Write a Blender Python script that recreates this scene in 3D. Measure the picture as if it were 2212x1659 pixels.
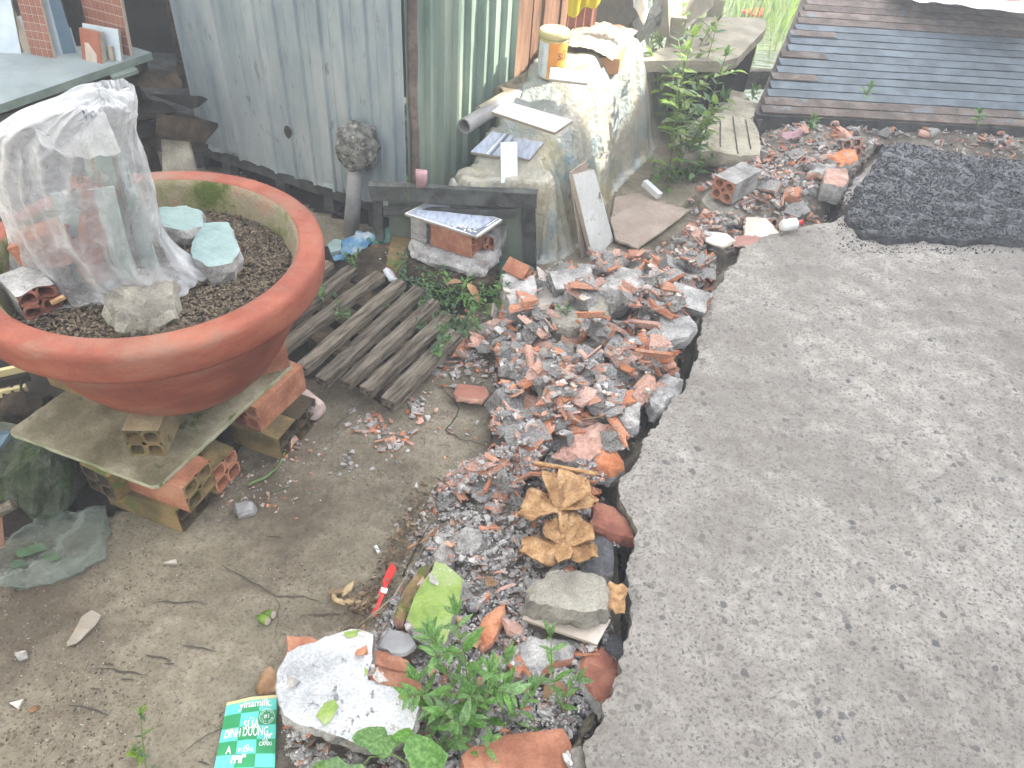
import bpy, bmesh, math, random
import numpy as np
from mathutils import Vector, Matrix, Euler, noise
from mathutils.geometry import delaunay_2d_cdt
R = math.radians
random.seed(7)
scene = bpy.context.scene
for o in list(bpy.data.objects):
    bpy.data.objects.remove(o)
COL = scene.collection

# ---------------------------------------------------------------- camera, sky, sun, exposure
FPX, EYE = 745.0, 1.5
_d = Vector((437 - 512, -(1200 - 384), -FPX)).normalized()      # straight down, in camera axes
_up = -_d
_f = Vector((0, 0, -1.0)); _fy = (_f - _up * _f.dot(_up)).normalized()
_rx = _fy.cross(_up)
CM = Matrix((_rx, _fy, _up))
cam = bpy.data.objects.new('camera', bpy.data.cameras.new('camera'))
COL.objects.link(cam); scene.camera = cam
cam.data.sensor_width = 36.0; cam.data.lens = FPX * 36.0 / 1024.0
cam.data.clip_start = 0.02; cam.data.clip_end = 500
cam.matrix_world = Matrix.Translation((0, 0, EYE)) @ CM.to_4x4()

SUN_EL, SUN_AZ = 40.0, 72.0            # azimuth measured from +Y towards +X
world = bpy.data.worlds.new('World'); scene.world = world; world.use_nodes = True
wn = world.node_tree.nodes; wl = world.node_tree.links
for n in list(wn): wn.remove(n)
sky = wn.new('ShaderNodeTexSky'); sky.sky_type = 'NISHITA'; sky.sun_disc = False
sky.sun_elevation = R(SUN_EL); sky.sun_rotation = R(SUN_AZ)
sky.air_density = 1.0; sky.dust_density = 2.0; sky.ozone_density = 1.0
hsv = wn.new('ShaderNodeHueSaturation'); hsv.inputs['Saturation'].default_value = 0.30      # milky, humid sky
bg = wn.new('ShaderNodeBackground'); bg.inputs[1].default_value = 0.15
wo = wn.new('ShaderNodeOutputWorld')
wl.new(sky.outputs[0], hsv.inputs['Color']); wl.new(hsv.outputs[0], bg.inputs[0]); wl.new(bg.outputs[0], wo.inputs[0])
sl = bpy.data.lights.new('sun', 'SUN'); sl.energy = 4.0; sl.angle = R(0.6); sl.color = (1.0, 0.93, 0.80)
sun = bpy.data.objects.new('sun', sl); COL.objects.link(sun)
_s = Vector((math.cos(R(SUN_EL)) * math.sin(R(SUN_AZ)), math.cos(R(SUN_EL)) * math.cos(R(SUN_AZ)), math.sin(R(SUN_EL))))
sun.rotation_euler = _s.to_track_quat('Z', 'Y').to_euler()
vs = scene.view_settings
vs.view_transform = 'Standard'; vs.look = 'None'; vs.gamma = 1.0; vs.use_curve_mapping = False
vs.exposure = 3.08
scene.render.engine = 'CYCLES'
cy = scene.cycles
cy.max_bounces = 6; cy.diffuse_bounces = 4; cy.glossy_bounces = 2; cy.transmission_bounces = 3
cy.transparent_max_bounces = 10; cy.caustics_reflective = False; cy.caustics_refractive = False
cy.use_denoising = True

# ---------------------------------------------------------------- points of the place, read off the photograph
U = 1024 / 2212.0
def V(u, v, z=0.0):
    w = CM @ Vector((u * U - 512, -(v * U - 384), -FPX)); t = (z - EYE) / w.z
    return Vector((w.x * t, w.y * t, z))
def VY(u, v, Y):
    w = CM @ Vector((u * U - 512, -(v * U - 384), -FPX)); t = Y / w.y
    return Vector((w.x * t, Y, EYE + w.z * t))
def VL(pts, z): return [V(u, v, z) for u, v in pts]

def N(x, y, z=0.0): return noise.noise(Vector((x, y, z)))
def FB(x, y, z=0.0, o=4): return noise.fractal(Vector((x, y, z)), 0.8, 2.1, o)
rnd = random.random
def ru(a, b): return random.uniform(a, b)
def sm(t): t = min(1, max(0, t)); return t * t * (3 - 2 * t)

# ---------------------------------------------------------------- materials
def hexc(h):
    c = [int(h[i:i + 2], 16) / 255 for i in (0, 2, 4)]
    return tuple((x / 12.92 if x <= .04045 else ((x + .055) / 1.055) ** 2.4) for x in c)
MATS = {}
def mat(name, cols, scale=8, rough=0.8, bump=0.3, bscale=60, rv=0.0, spots=None, metal=0.0, spec=0.3,
        stretch=None, rotz=0.0, grain=True, detail=6, spots2=None, alpha=None, trans=0.0, hue=0.0):
    """Procedural surface: colours blended along noise, optional spots, relief, and a value that differs per piece."""
    m = bpy.data.materials.new(name); m.use_nodes = True; nt = m.node_tree; n = nt.nodes; l = nt.links
    b = n['Principled BSDF']
    tc = n.new('ShaderNodeTexCoord'); oi = n.new('ShaderNodeObjectInfo'); ge = n.new('ShaderNodeNewGeometry')
    add = n.new('ShaderNodeMath'); add.operation = 'ADD'
    l.new(oi.outputs['Random'], add.inputs[0]); l.new(ge.outputs['Random Per Island'], add.inputs[1])
    fr = n.new('ShaderNodeMath'); fr.operation = 'FRACT'; l.new(add.outputs[0], fr.inputs[0])
    mp = n.new('ShaderNodeMapping'); l.new(tc.outputs['Object'], mp.inputs['Vector'])
    if rv > 0 or hue > 0:
        mul = n.new('ShaderNodeMath'); mul.operation = 'MULTIPLY'; mul.inputs[1].default_value = 37.0
        l.new(fr.outputs[0], mul.inputs[0]); l.new(mul.outputs[0], mp.inputs['Location'])
    if stretch: mp.inputs['Scale'].default_value = stretch
    if rotz: mp.vector_type = 'TEXTURE'; mp.inputs['Rotation'].default_value[2] = rotz; mp.inputs['Scale'].default_value = tuple(1 / q for q in (stretch or (1, 1, 1)))
    nz = n.new('ShaderNodeTexNoise'); nz.inputs['Scale'].default_value = scale; nz.inputs['Detail'].default_value = detail
    nz.inputs['Roughness'].default_value = 0.65
    l.new(mp.outputs[0], nz.inputs['Vector'])
    cr = n.new('ShaderNodeValToRGB'); l.new(nz.outputs['Fac'], cr.inputs[0])
    el = cr.color_ramp.elements
    k = len(cols); lo, hi = 0.38, 0.62
    while len(el) < k: el.new(0.5)
    for i, c in enumerate(cols):
        el[i].position = lo + (hi - lo) * (i / max(1, k - 1)); el[i].color = (*c, 1)
    out = cr.outputs[0]
    for sp in (spots, spots2):
        if not sp: continue
        col, ss, thr, kind = sp
        if kind == 'vor':
            t = n.new('ShaderNodeTexVoronoi'); t.inputs['Scale'].default_value = ss; l.new(mp.outputs[0], t.inputs['Vector'])
            sx = n.new('ShaderNodeSeparateColor'); l.new(t.outputs['Color'], sx.inputs[0])
            a = n.new('ShaderNodeMath'); a.operation = 'GREATER_THAN'; a.inputs[1].default_value = thr; l.new(sx.outputs[0], a.inputs[0])
            c2 = n.new('ShaderNodeMath'); c2.operation = 'LESS_THAN'; c2.inputs[1].default_value = 0.42; l.new(t.outputs['Distance'], c2.inputs[0])
            f = n.new('ShaderNodeMath'); f.operation = 'MULTIPLY'; l.new(a.outputs[0], f.inputs[0]); l.new(c2.outputs[0], f.inputs[1])
            fac = f.outputs[0]
        else:
            t = n.new('ShaderNodeTexNoise'); t.inputs['Scale'].default_value = ss; t.inputs['Detail'].default_value = 8
            t.inputs['Roughness'].default_value = 0.7
            l.new(mp.outputs[0], t.inputs['Vector'])
            f = n.new('ShaderNodeMapRange'); f.inputs[1].default_value = thr; f.inputs[2].default_value = thr + (0.16 if kind == 's' else 0.05)
            l.new(t.outputs['Fac'], f.inputs[0]); fac = f.outputs[0]
        mx = n.new('ShaderNodeMix'); mx.data_type = 'RGBA'; l.new(fac, mx.inputs[0]); l.new(out, mx.inputs[6]); mx.inputs[7].default_value = (*col, 1)
        out = mx.outputs[2]
    if rv > 0 or hue > 0:
        hs = n.new('ShaderNodeHueSaturation')
        mr = n.new('ShaderNodeMapRange'); mr.inputs[3].default_value = 1 - rv; mr.inputs[4].default_value = 1 + rv
        l.new(fr.outputs[0], mr.inputs[0]); l.new(mr.outputs[0], hs.inputs['Value'])
        if hue > 0:
            f2 = n.new('ShaderNodeMath'); f2.operation = 'MULTIPLY'; f2.inputs[1].default_value = 7.31; l.new(fr.outputs[0], f2.inputs[0])
            f3 = n.new('ShaderNodeMath'); f3.operation = 'FRACT'; l.new(f2.outputs[0], f3.inputs[0])
            m2 = n.new('ShaderNodeMapRange'); m2.inputs[3].default_value = 1 - hue; m2.inputs[4].default_value = 1 + hue * .6
            l.new(f3.outputs[0], m2.inputs[0]); l.new(m2.outputs[0], hs.inputs['Saturation'])
        l.new(out, hs.inputs['Color']); out = hs.outputs[0]
    if bump >= .3 and grain:      # fine grain of the surface itself
        gn = n.new('ShaderNodeTexNoise'); gn.inputs['Scale'].default_value = 210; gn.inputs['Detail'].default_value = 4; gn.inputs['Roughness'].default_value = .7
        l.new(mp.outputs[0], gn.inputs['Vector']); gr = n.new('ShaderNodeMapRange'); gr.inputs[1].default_value = .35; gr.inputs[2].default_value = .65; gr.inputs[3].default_value = 1 - .30 * min(1, bump); gr.inputs[4].default_value = 1 + .22 * min(1, bump)
        l.new(gn.outputs['Fac'], gr.inputs[0]); vm = n.new('ShaderNodeVectorMath'); vm.operation = 'SCALE'; l.new(out, vm.inputs[0]); l.new(gr.outputs[0], vm.inputs[3]); out = vm.outputs[0]
    l.new(out, b.inputs['Base Color'])
    b.inputs['Roughness'].default_value = rough; b.inputs['Metallic'].default_value = metal
    b.inputs['Specular IOR Level'].default_value = spec
    if bump > 0:
        bn = n.new('ShaderNodeTexNoise'); bn.inputs['Scale'].default_value = bscale; bn.inputs['Detail'].default_value = 6
        bn.inputs['Roughness'].default_value = 0.7
        l.new(mp.outputs[0], bn.inputs['Vector'])
        bp = n.new('ShaderNodeBump'); bp.inputs['Strength'].default_value = bump; bp.inputs['Distance'].default_value = 0.9 / bscale
        l.new(bn.outputs['Fac'], bp.inputs['Height']); l.new(bp.outputs[0], b.inputs['Normal'])
    if trans > 0:      # thin leaves and films let light through
        tr = n.new('ShaderNodeBsdfTranslucent'); l.new(out, tr.inputs[0])
        ms = n.new('ShaderNodeMixShader'); ms.inputs[0].default_value = trans
        l.new(b.outputs[0], ms.inputs[1]); l.new(tr.outputs[0], ms.inputs[2])
        l.new(ms.outputs[0], n['Material Output'].inputs[0])
    if alpha is not None:
        tp = n.new('ShaderNodeBsdfTransparent')
        an = n.new('ShaderNodeTexNoise'); an.inputs['Scale'].default_value = 14; an.inputs['Detail'].default_value = 3; l.new(mp.outputs[0], an.inputs['Vector'])
        lw = n.new('ShaderNodeLayerWeight'); lw.inputs[0].default_value = 0.35
        ad = n.new('ShaderNodeMath'); ad.operation = 'MULTIPLY_ADD'; ad.inputs[1].default_value = 0.9; ad.inputs[2].default_value = alpha - 0.35
        l.new(an.outputs['Fac'], ad.inputs[0])
        ad2 = n.new('ShaderNodeMath'); ad2.operation = 'ADD'; ad2.use_clamp = True; l.new(ad.outputs[0], ad2.inputs[0]); l.new(lw.outputs['Facing'], ad2.inputs[1])
        ms2 = n.new('ShaderNodeMixShader'); l.new(ad2.outputs[0], ms2.inputs[0]); l.new(tp.outputs[0], ms2.inputs[1])
        src = ms.outputs[0] if trans > 0 else b.outputs[0]
        l.new(src, ms2.inputs[2]); l.new(ms2.outputs[0], n['Material Output'].inputs[0])
    MATS[name] = m
    return m
H = hexc
M_brick = mat('fired_clay', [H('a0705a'), H('bb8369'), H('cd9c82')], 14, .9, .5, 90, rv=.16, hue=.35, spots=(H('9c9693'), 9, .57, 'n'))
M_brick_d = mat('dark_clay', [H('6b4236'), H('865546'), H('956552')], 14, .85, .4, 90, rv=.15, spots=(H('75706c'), 10, .60, 'n'))
M_mortar = mat('mortar_grey', [H('807e7c'), H('a5a3a1'), H('c0bebb')], 16, .95, .9, 130, rv=.15, spots=(H('b0765c'), 12, .64, 'n'), spots2=(H('5e5f60'), 80, .64, 'n'))
M_conc = mat('concrete_chunk', [H('7b7976'), H('a09e9a'), H('bfbcb7')], 14, .95, 1.0, 120, rv=.18, spots=(H('5b5c5e'), 90, .62, 'n'))
M_conc_y = mat('concrete_weathered', [H('76726a'), H('918d82'), H('a5a195')], 9, .95, .8, 150, rv=.05, spots=(H('4d4b40'), 110, .62, 'n'))
M_peb = mat('pebble_grey', [H('7a7978'), H('9d9a97'), H('b9b6b1')], 20, .9, .4, 80, rv=.3, hue=.2)
M_tileS = mat('ceramic_pale', [H('a0958a'), H('b4aaa0'), H('c2bab2')], 6, .45, .1, 60, rv=.1, hue=.3, spots=(H('8d8279'), 14, .63, 'n'))
M_shade = mat('painted_ground_shade', [H('1d1a16'), H('2b2721'), H('3a352d')], 12, 1, 1.0, 80)  # near-black ground colour with the shade painted in
M_earth = mat('damp_earth', [H('5c564d'), H('787065'), H('90887d')], 10, 1, 1.0, 90, spots=(H('8a857c'), 120, .66, 'n'))
M_terra = mat('terracotta_pot', [H('7a4234'), H('8b4d3c'), H('985d48')], 6, .68, .30, 60, spots=(H('87695a'), 4, .52, 's'), spots2=(H('5f4034'), 7, .60, 's'), stretch=(1, 1, 2.5))
M_moss = mat('mossy_clay', [H('4d5a24'), H('7c7a55'), H('8f8770'), H('9a7f68')], 9, .95, .6, 60)
M_soil = mat('soil_dark', [H('2b2520'), H('3f372e'), H('554a3d')], 30, 1, 1.0, 120)
M_mulch = mat('dry_husk', [H('463d32'), H('5f5445'), H('75695a')], 10, .9, .2, 60, rv=.4)
M_wood = mat('weathered_wood', [H('4e473c'), H('6f675a'), H('857c6d')], 26, .92, .9, 40, rv=.12, stretch=(1, 1, 1))
M_pallet = mat('pallet_wood', [H('5a5145'), H('7d7365'), H('978c7c'), H('a99f8f')], 9, .93, 1.0, 26, rv=.2, stretch=(1, 9, 9), rotz=R(64), spots=(H('2f2a22'), 16, .66, 'n'))
M_wood_d = mat('dark_wood', [H('2f302e'), H('434543'), H('555855')], 18, .8, .5, 60, rv=.1)
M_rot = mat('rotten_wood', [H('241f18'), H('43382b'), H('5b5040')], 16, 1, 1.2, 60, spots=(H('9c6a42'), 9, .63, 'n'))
M_galv = mat('galvanised_sheet', [H('7d8b93'), H('96a2a6'), H('aab2b4')], 5, .45, .12, 30, metal=.25, spec=.5, spots=(H('7c8484'), 45, .60, 'n'), spots2=(H('5f5d50'), 9, .66, 'n'), stretch=(1, 1, .3))
M_green = mat('green_painted_sheet', [H('66796f'), H('7c8d82'), H('8f9a8c')], 6, .5, .12, 30, spots=(H('a99a88'), 8, .66, 'n'), spots2=(H('6b4a38'), 16, .72, 'n'), stretch=(1, 1, .3))
M_plank = mat('reddish_planks', [H('5a4436'), H('755846'), H('876c58')], 14, .9, .5, 50, rv=.2, stretch=(1, 1, .2))
M_redsheet = mat('red_sheet', [H('6d4238'), H('87594b')], 8, .6, .2, 40)
M_tarp = mat('milky_plastic_sheet', [H('99a19f'), H('b0ad9f'), H('bbb6a7'), H('b1ab90')], 3.0, .22, .45, 7, grain=False, detail=2, spec=.6, trans=.25, spots=(H('7e98a0'), 3.6, .50, 's'), spots2=(H('b5aa82'), 4.4, .52, 's'))
_b = M_tarp.node_tree.nodes['Principled BSDF']; _b.inputs['Coat Weight'].default_value = .6; _b.inputs['Coat Roughness'].default_value = .10
M_film = mat('clear_plastic_film', [H('b9bcc0'), H('d2d4d6')], 6, .12, .5, 9, grain=False, spec=1.0, trans=.25, alpha=.20)
M_filmg = mat('green_plastic_film', [H('8c9c90'), H('aab5ab')], 6, .18, .8, 14, grain=False, spec=.9, trans=.3, alpha=.02)
M_white = mat('glazed_white', [H('c5c9cc'), H('d2d5d6')], 3, .18, .0, 60, spec=.6)
M_tbody = mat('tile_body', [H('9a8f80'), H('b0a694')], 20, .9, .3, 90)
M_bluet = mat('blue_grey_glaze', [H('8d97ab'), H('a7b0c2'), H('b8bfce')], 22, .2, .0, 60, spec=.6, stretch=(3, 1, 1))
M_dline = mat('dark_glaze', [H('59616e'), H('6b7380')], 22, .25, .0, 60, spec=.6)
M_pink = mat('pink_mosaic', [H('845648'), H('97695a')], 12, .5, .1, 60)
M_grout = mat('pale_grout', [H('b3a399'), H('c0b2a8')], 12, .9, .2, 60)
M_lime = mat('lime_painted_plaster', [H('6f8643'), H('82984f'), H('909f6c')], 12, .85, .4, 70, spots=(H('b3b5aa'), 14, .62, 'n'), spots2=(H('66704a'), 60, .62, 'n'))
M_plas = mat('white_plaster', [H('a2a5a7'), H('bcbec0'), H('cccdce')], 9, .9, .8, 90, spots=(H('77787a'), 34, .57, 'n'), spots2=(H('ab9f92'), 7, .60, 'n'))
M_turq = mat('turquoise_plaster', [H('738886'), H('8b9d9a')], 8, .8, .3, 70, spots=(H('8f8f88'), 6, .64, 'n'))
M_husk = mat('coconut_husk', [H('8f6a48'), H('b28b60'), H('c6a37a')], 30, .75, .8, 60, rv=.06, spots=(H('5a5140'), 9, .65, 'n'), stretch=(1, 1, 1))
M_leaf = mat('fresh_leaf', [H('46702f'), H('5f8a42'), H('7ea35a')], 8, .5, .1, 40, rv=.25, hue=.2, trans=.35, spec=.4)
M_leaf_y = mat('sunlit_leaf', [H('5a7a30'), H('76933f'), H('8da653')], 8, .5, .1, 40, rv=.25, hue=.25, trans=.45)
M_leaf_g = mat('grey_green_leaf', [H('3a553a'), H('4c6a48'), H('5d7b56')], 8, .55, .1, 40, rv=.25, hue=.25, trans=.3)
M_stem = mat('green_stem', [H('5b6b3a'), H('77804c')], 10, .7, .1, 40)
M_bark = mat('bark', [H('6a6152'), H('8c8371'), H('a39a86')], 14, .95, .8, 60, rv=.15)
M_lit = mat('leaf_litter', [H('3f3429'), H('5d4e3d'), H('7b6b57')], 12, .9, .2, 50, rv=.4, hue=.3)
M_dry = mat('dry_leaf', [H('6a4c34'), H('8c6c4e'), H('a58667')], 12, .85, .4, 50, rv=.3, trans=.15)
M_pod = mat('dry_pod', [H('7d6a50'), H('9c8768'), H('b09c7c')], 14, .8, .3, 50, rv=.2)
M_asph = mat('asphalt_rubble', [H('26282b'), H('37393d'), H('4c4f53')], 60, .50, .4, 90, spec=.5, rv=.12, spots=(H('5c6065'), 70, .70, 'n'))
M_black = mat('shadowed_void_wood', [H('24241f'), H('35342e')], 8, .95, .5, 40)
M_rustw = mat('rusty_timber', [H('57504b'), H('6b5f58'), H('80746c')], 14, .9, .6, 60, rv=.15, spots=(H('767c80'), 8, .58, 'n'))
M_blue = mat('blue_painted_slat', [H('454f57'), H('545f67'), H('626d75')], 10, .65, .3, 70, rv=.07, spots=(H('3e3a36'), 12, .66, 'n'), spots2=(H('6e4a3c'), 4, .70, 'n'))
M_red = mat('red_plastic', [H('b5201c'), H('c93a33')], 10, .35, .1, 40)
M_pinkc = mat('pink_cloth', [H('9c767b'), H('b3969a')], 10, .8, .3, 60)
M_yel = mat('yellow_sheet', [H('b7a62e'), H('cabb46')], 6, .6, .3, 30, trans=.4)
M_orangel = mat('orange_label', [H('c9853c'), H('d69850')], 6, .45, .05, 30)
M_cream = mat('cream_plastic', [H('b5a878'), H('c6ba8d')], 6, .45, .05, 30)
M_labelw = mat('label_white', [H('b8bdc2'), H('c9cdd0')], 50, .5, .0, 30)
M_ink = mat('brown_ink', [H('4a2c20'), H('5b3828')], 6, .6, 0)
M_cgreen = mat('carton_green', [H('1f7d4c'), H('2b8f5a')], 6, .4, .1, 30)
M_cteal = mat('carton_teal', [H('4fb5a8'), H('63c2b5')], 6, .4, .1, 30)
M_cwhite = mat('print_white', [H('d4d8d6'), H('e0e3e1')], 6, .45, 0)
M_net = mat('turquoise_netting', [H('447a6e'), H('5f968a')], 14, .6, .5, 80, trans=.3)
M_bluep = mat('blue_wrapper', [H('41739c'), H('6f94ad'), H('a8b5bd')], 14, .3, .4, 30)
M_pipe = mat('grey_pipe', [H('7a7a7c'), H('989796')], 10, .45, .2, 60)
M_silver = mat('crinkled_foil', [H('9c907c'), H('b8ab94'), H('c2b7a4')], 7, .3, .9, 18, grain=False, spec=.7, spots=(H('a8674a'), 5, .60, 'n'))
M_card = mat('brown_cardboard', [H('8c6748'), H('a07a58')], 6, .85, .2, 60)
M_bench = mat('aged_terrazzo', [H('7c7668'), H('958f7f')], 12, .9, .4, 140, spots=(H('5c574b'), 80, .64, 'n'))
M_stone = mat('worn_stone_slab', [H('7e7868'), H('9a9483'), H('aaa493')], 7, .95, .7, 70, spots=(H('5d5a4e'), 30, .64, 'n'))
M_rope = mat('crack_dirt', [H('3d3a33'), H('4d4940')], 20, 1, .4, 90)
M_flake = mat('flaking_white_paint', [H('b9bab8'), H('cbccca')], 7, .8, .4, 60, spots=(H('5c574f'), 17, .58, 'n'), stretch=(1.5, 1, .6))
M_panel = mat('dull_green_panel', [H('5c665c'), H('727a6c')], 4, .7, .2, 30)
M_sheet2 = mat('pinkish_board', [H('8f8176'), H('a3958a')], 8, .85, .6, 70)
M_bottle = mat('pink_tinted_bottle', [H('c9b0aa'), H('d6c2bc')], 6, .12, .2, 20, spec=.8, alpha=.25)
M_blocker = mat('blocker_plaster', [H('8d8a82'), H('a09d94')], 2, .9, .3, 20)

# ---------------------------------------------------------------- mesh building
class MB:
    def __init__(s): s.v = []; s.f = []; s.m = []
    def add(s, vs, fs, mi=0):
        o = len(s.v); s.v += [Vector(v) for v in vs]
        s.f += [tuple(i + o for i in f) for f in fs]
        s.m += (list(mi) if isinstance(mi, (list, tuple)) else [mi] * len(fs)); return s
    def box(s, c, d, rot=None, mi=0, jit=0.0):
        r = Euler(rot).to_matrix() if rot is not None and not isinstance(rot, Matrix) else (rot or Matrix.Identity(3))
        vs = []
        for x in (-.5, .5):
            for y in (-.5, .5):
                for z in (-.5, .5):
                    p = Vector((x * d[0] + ru(-jit, jit), y * d[1] + ru(-jit, jit), z * d[2] + ru(-jit, jit)))
                    vs.append(Vector(c) + r @ p)
        return s.add(vs, [(0, 1, 3, 2), (4, 6, 7, 5), (0, 4, 5, 1), (2, 3, 7, 6), (0, 2, 6, 4), (1, 5, 7, 3)], mi)
    def beam(s, p0, p1, w, h, mi=0, n=1, jit=0.0, up=Vector((0, 0, 1))):
        """Bar from p0 to p1 (axis along its middle) w wide, h high."""
        p0 = Vector(p0); p1 = Vector(p1); a = (p1 - p0).normalized(); sd = a.cross(up).normalized(); u = sd.cross(a)
        vs = []
        for i in range(n + 1):
            c = p0.lerp(p1, i / n)
            for (x, y) in ((-1, -1), (1, -1), (1, 1), (-1, 1)):
                vs.append(c + sd * (x * w / 2 + ru(-jit, jit)) + u * (y * h / 2 + ru(-jit, jit) * .5) + a * (ru(-jit, jit) if i in (0, n) else 0))
        fs = [(3, 2, 1, 0), tuple(4 * n + k for k in range(4))]
        for i in range(n):
            for k in range(4):
                a0 = 4 * i + k; b0 = 4 * i + (k + 1) % 4; fs.append((a0, b0, b0 + 4, a0 + 4))
        return s.add(vs, fs, mi)
    def tube(s, pts, rad, n=8, mi=0, cap=True):
        pts = [Vector(p) for p in pts]; vs = []; fs = []
        if not isinstance(rad, (list, tuple)): rad = [rad] * len(pts)
        for i, p in enumerate(pts):
            t = (pts[min(i + 1, len(pts) - 1)] - pts[max(i - 1, 0)]).normalized()
            a = t.orthogonal().normalized() if i == 0 else (a - t * a.dot(t)).normalized()
            b = t.cross(a)
            for k in range(n):
                q = 2 * math.pi * k / n; vs.append(p + (a * math.cos(q) + b * math.sin(q)) * rad[i])
        for i in range(len(pts) - 1):
            for k in range(n):
                fs.append((i * n + k, i * n + (k + 1) % n, (i + 1) * n + (k + 1) % n, (i + 1) * n + k))
        if cap: fs += [tuple(range(n - 1, -1, -1)), tuple((len(pts) - 1) * n + k for k in range(n))]
        return s.add(vs, fs, mi)
    def prism(s, top, thick, mi=0, down=Vector((0, 0, -1)), smi=None):
        """Flat piece: outline of its face, and its thickness."""
        n = len(top); top = [Vector(p) for p in top]; bot = [p + down * thick for p in top]
        fs = [tuple(range(n)), tuple(range(2 * n - 1, n - 1, -1))]
        fs += [(i, n + i, n + (i + 1) % n, (i + 1) % n) for i in range(n)]
        return s.add(top + bot, fs, [mi, smi if smi is not None else mi] + [smi if smi is not None else mi] * n)
    def lathe(s, prof, c, n=64, mi=None, close=False):
        vs = []; fs = []; ms = []
        for (r, z) in prof:
            for k in range(n):
                q = 2 * math.pi * k / n; vs.append((c[0] + r * math.cos(q), c[1] + r * math.sin(q), c[2] + z))
        for i in range(len(prof) - 1):
            for k in range(n):
                fs.append((i * n + k, i * n + (k + 1) % n, (i + 1) * n + (k + 1) % n, (i + 1) * n + k)); ms.append(mi[i] if mi else 0)
        return s.add(vs, fs, ms)
    def xf(s, Mx): s.v = [Mx @ v for v in s.v]; return s

def meta(o, label=None, cat=None, group=None, kind=None):
    for k, v in (('label', label), ('category', cat), ('group', group), ('kind', kind)):
        if v: o[k] = v
    return o
def mesh(name, mb, mats, smooth=False, fix=True):
    me = bpy.data.meshes.new(name)
    me.from_pydata([tuple(v) for v in mb.v], [], mb.f)
    for m in (mats if isinstance(mats, (list, tuple)) else [mats]): me.materials.append(m)
    if mb.m: me.polygons.foreach_set('material_index', mb.m)
    if fix:
        bm = bmesh.new(); bm.from_mesh(me); bmesh.ops.recalc_face_normals(bm, faces=bm.faces); bm.to_mesh(me); bm.free()
    if smooth: me.polygons.foreach_set('use_smooth', [True] * len(me.polygons))
    me.update(); return me
def obj(name, mb, mats, parent=None, smooth=False, label=None, cat=None, group=None, kind=None, fix=True, origin=None):
    """One mesh object. World coordinates go in; its origin ends up at its own base, or at its thing's."""
    if parent is not None: off = parent_loc(parent)
    elif origin is not None: off = Vector(origin)
    else:
        xs = [v.x for v in mb.v]; ys = [v.y for v in mb.v]; zs = [v.z for v in mb.v]
        off = Vector(((min(xs) + max(xs)) / 2, (min(ys) + max(ys)) / 2, min(zs)))
    mb.v = [v - off for v in mb.v]
    o = bpy.data.objects.new(name, mesh(name, mb, mats, smooth, fix)); COL.objects.link(o)
    if parent is not None: o.parent = parent
    else: o.location = off
    return meta(o, label, cat, group, kind)
def parent_loc(p):
    l = Vector(p.location)
    while p.parent: p = p.parent; l += p.location
    return l
def thing(name, label, cat, loc=(0, 0, 0), group=None):
    o = bpy.data.objects.new(name, None); COL.objects.link(o); o.location = loc; o.empty_display_size = .05
    return meta(o, label, cat, group)

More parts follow.
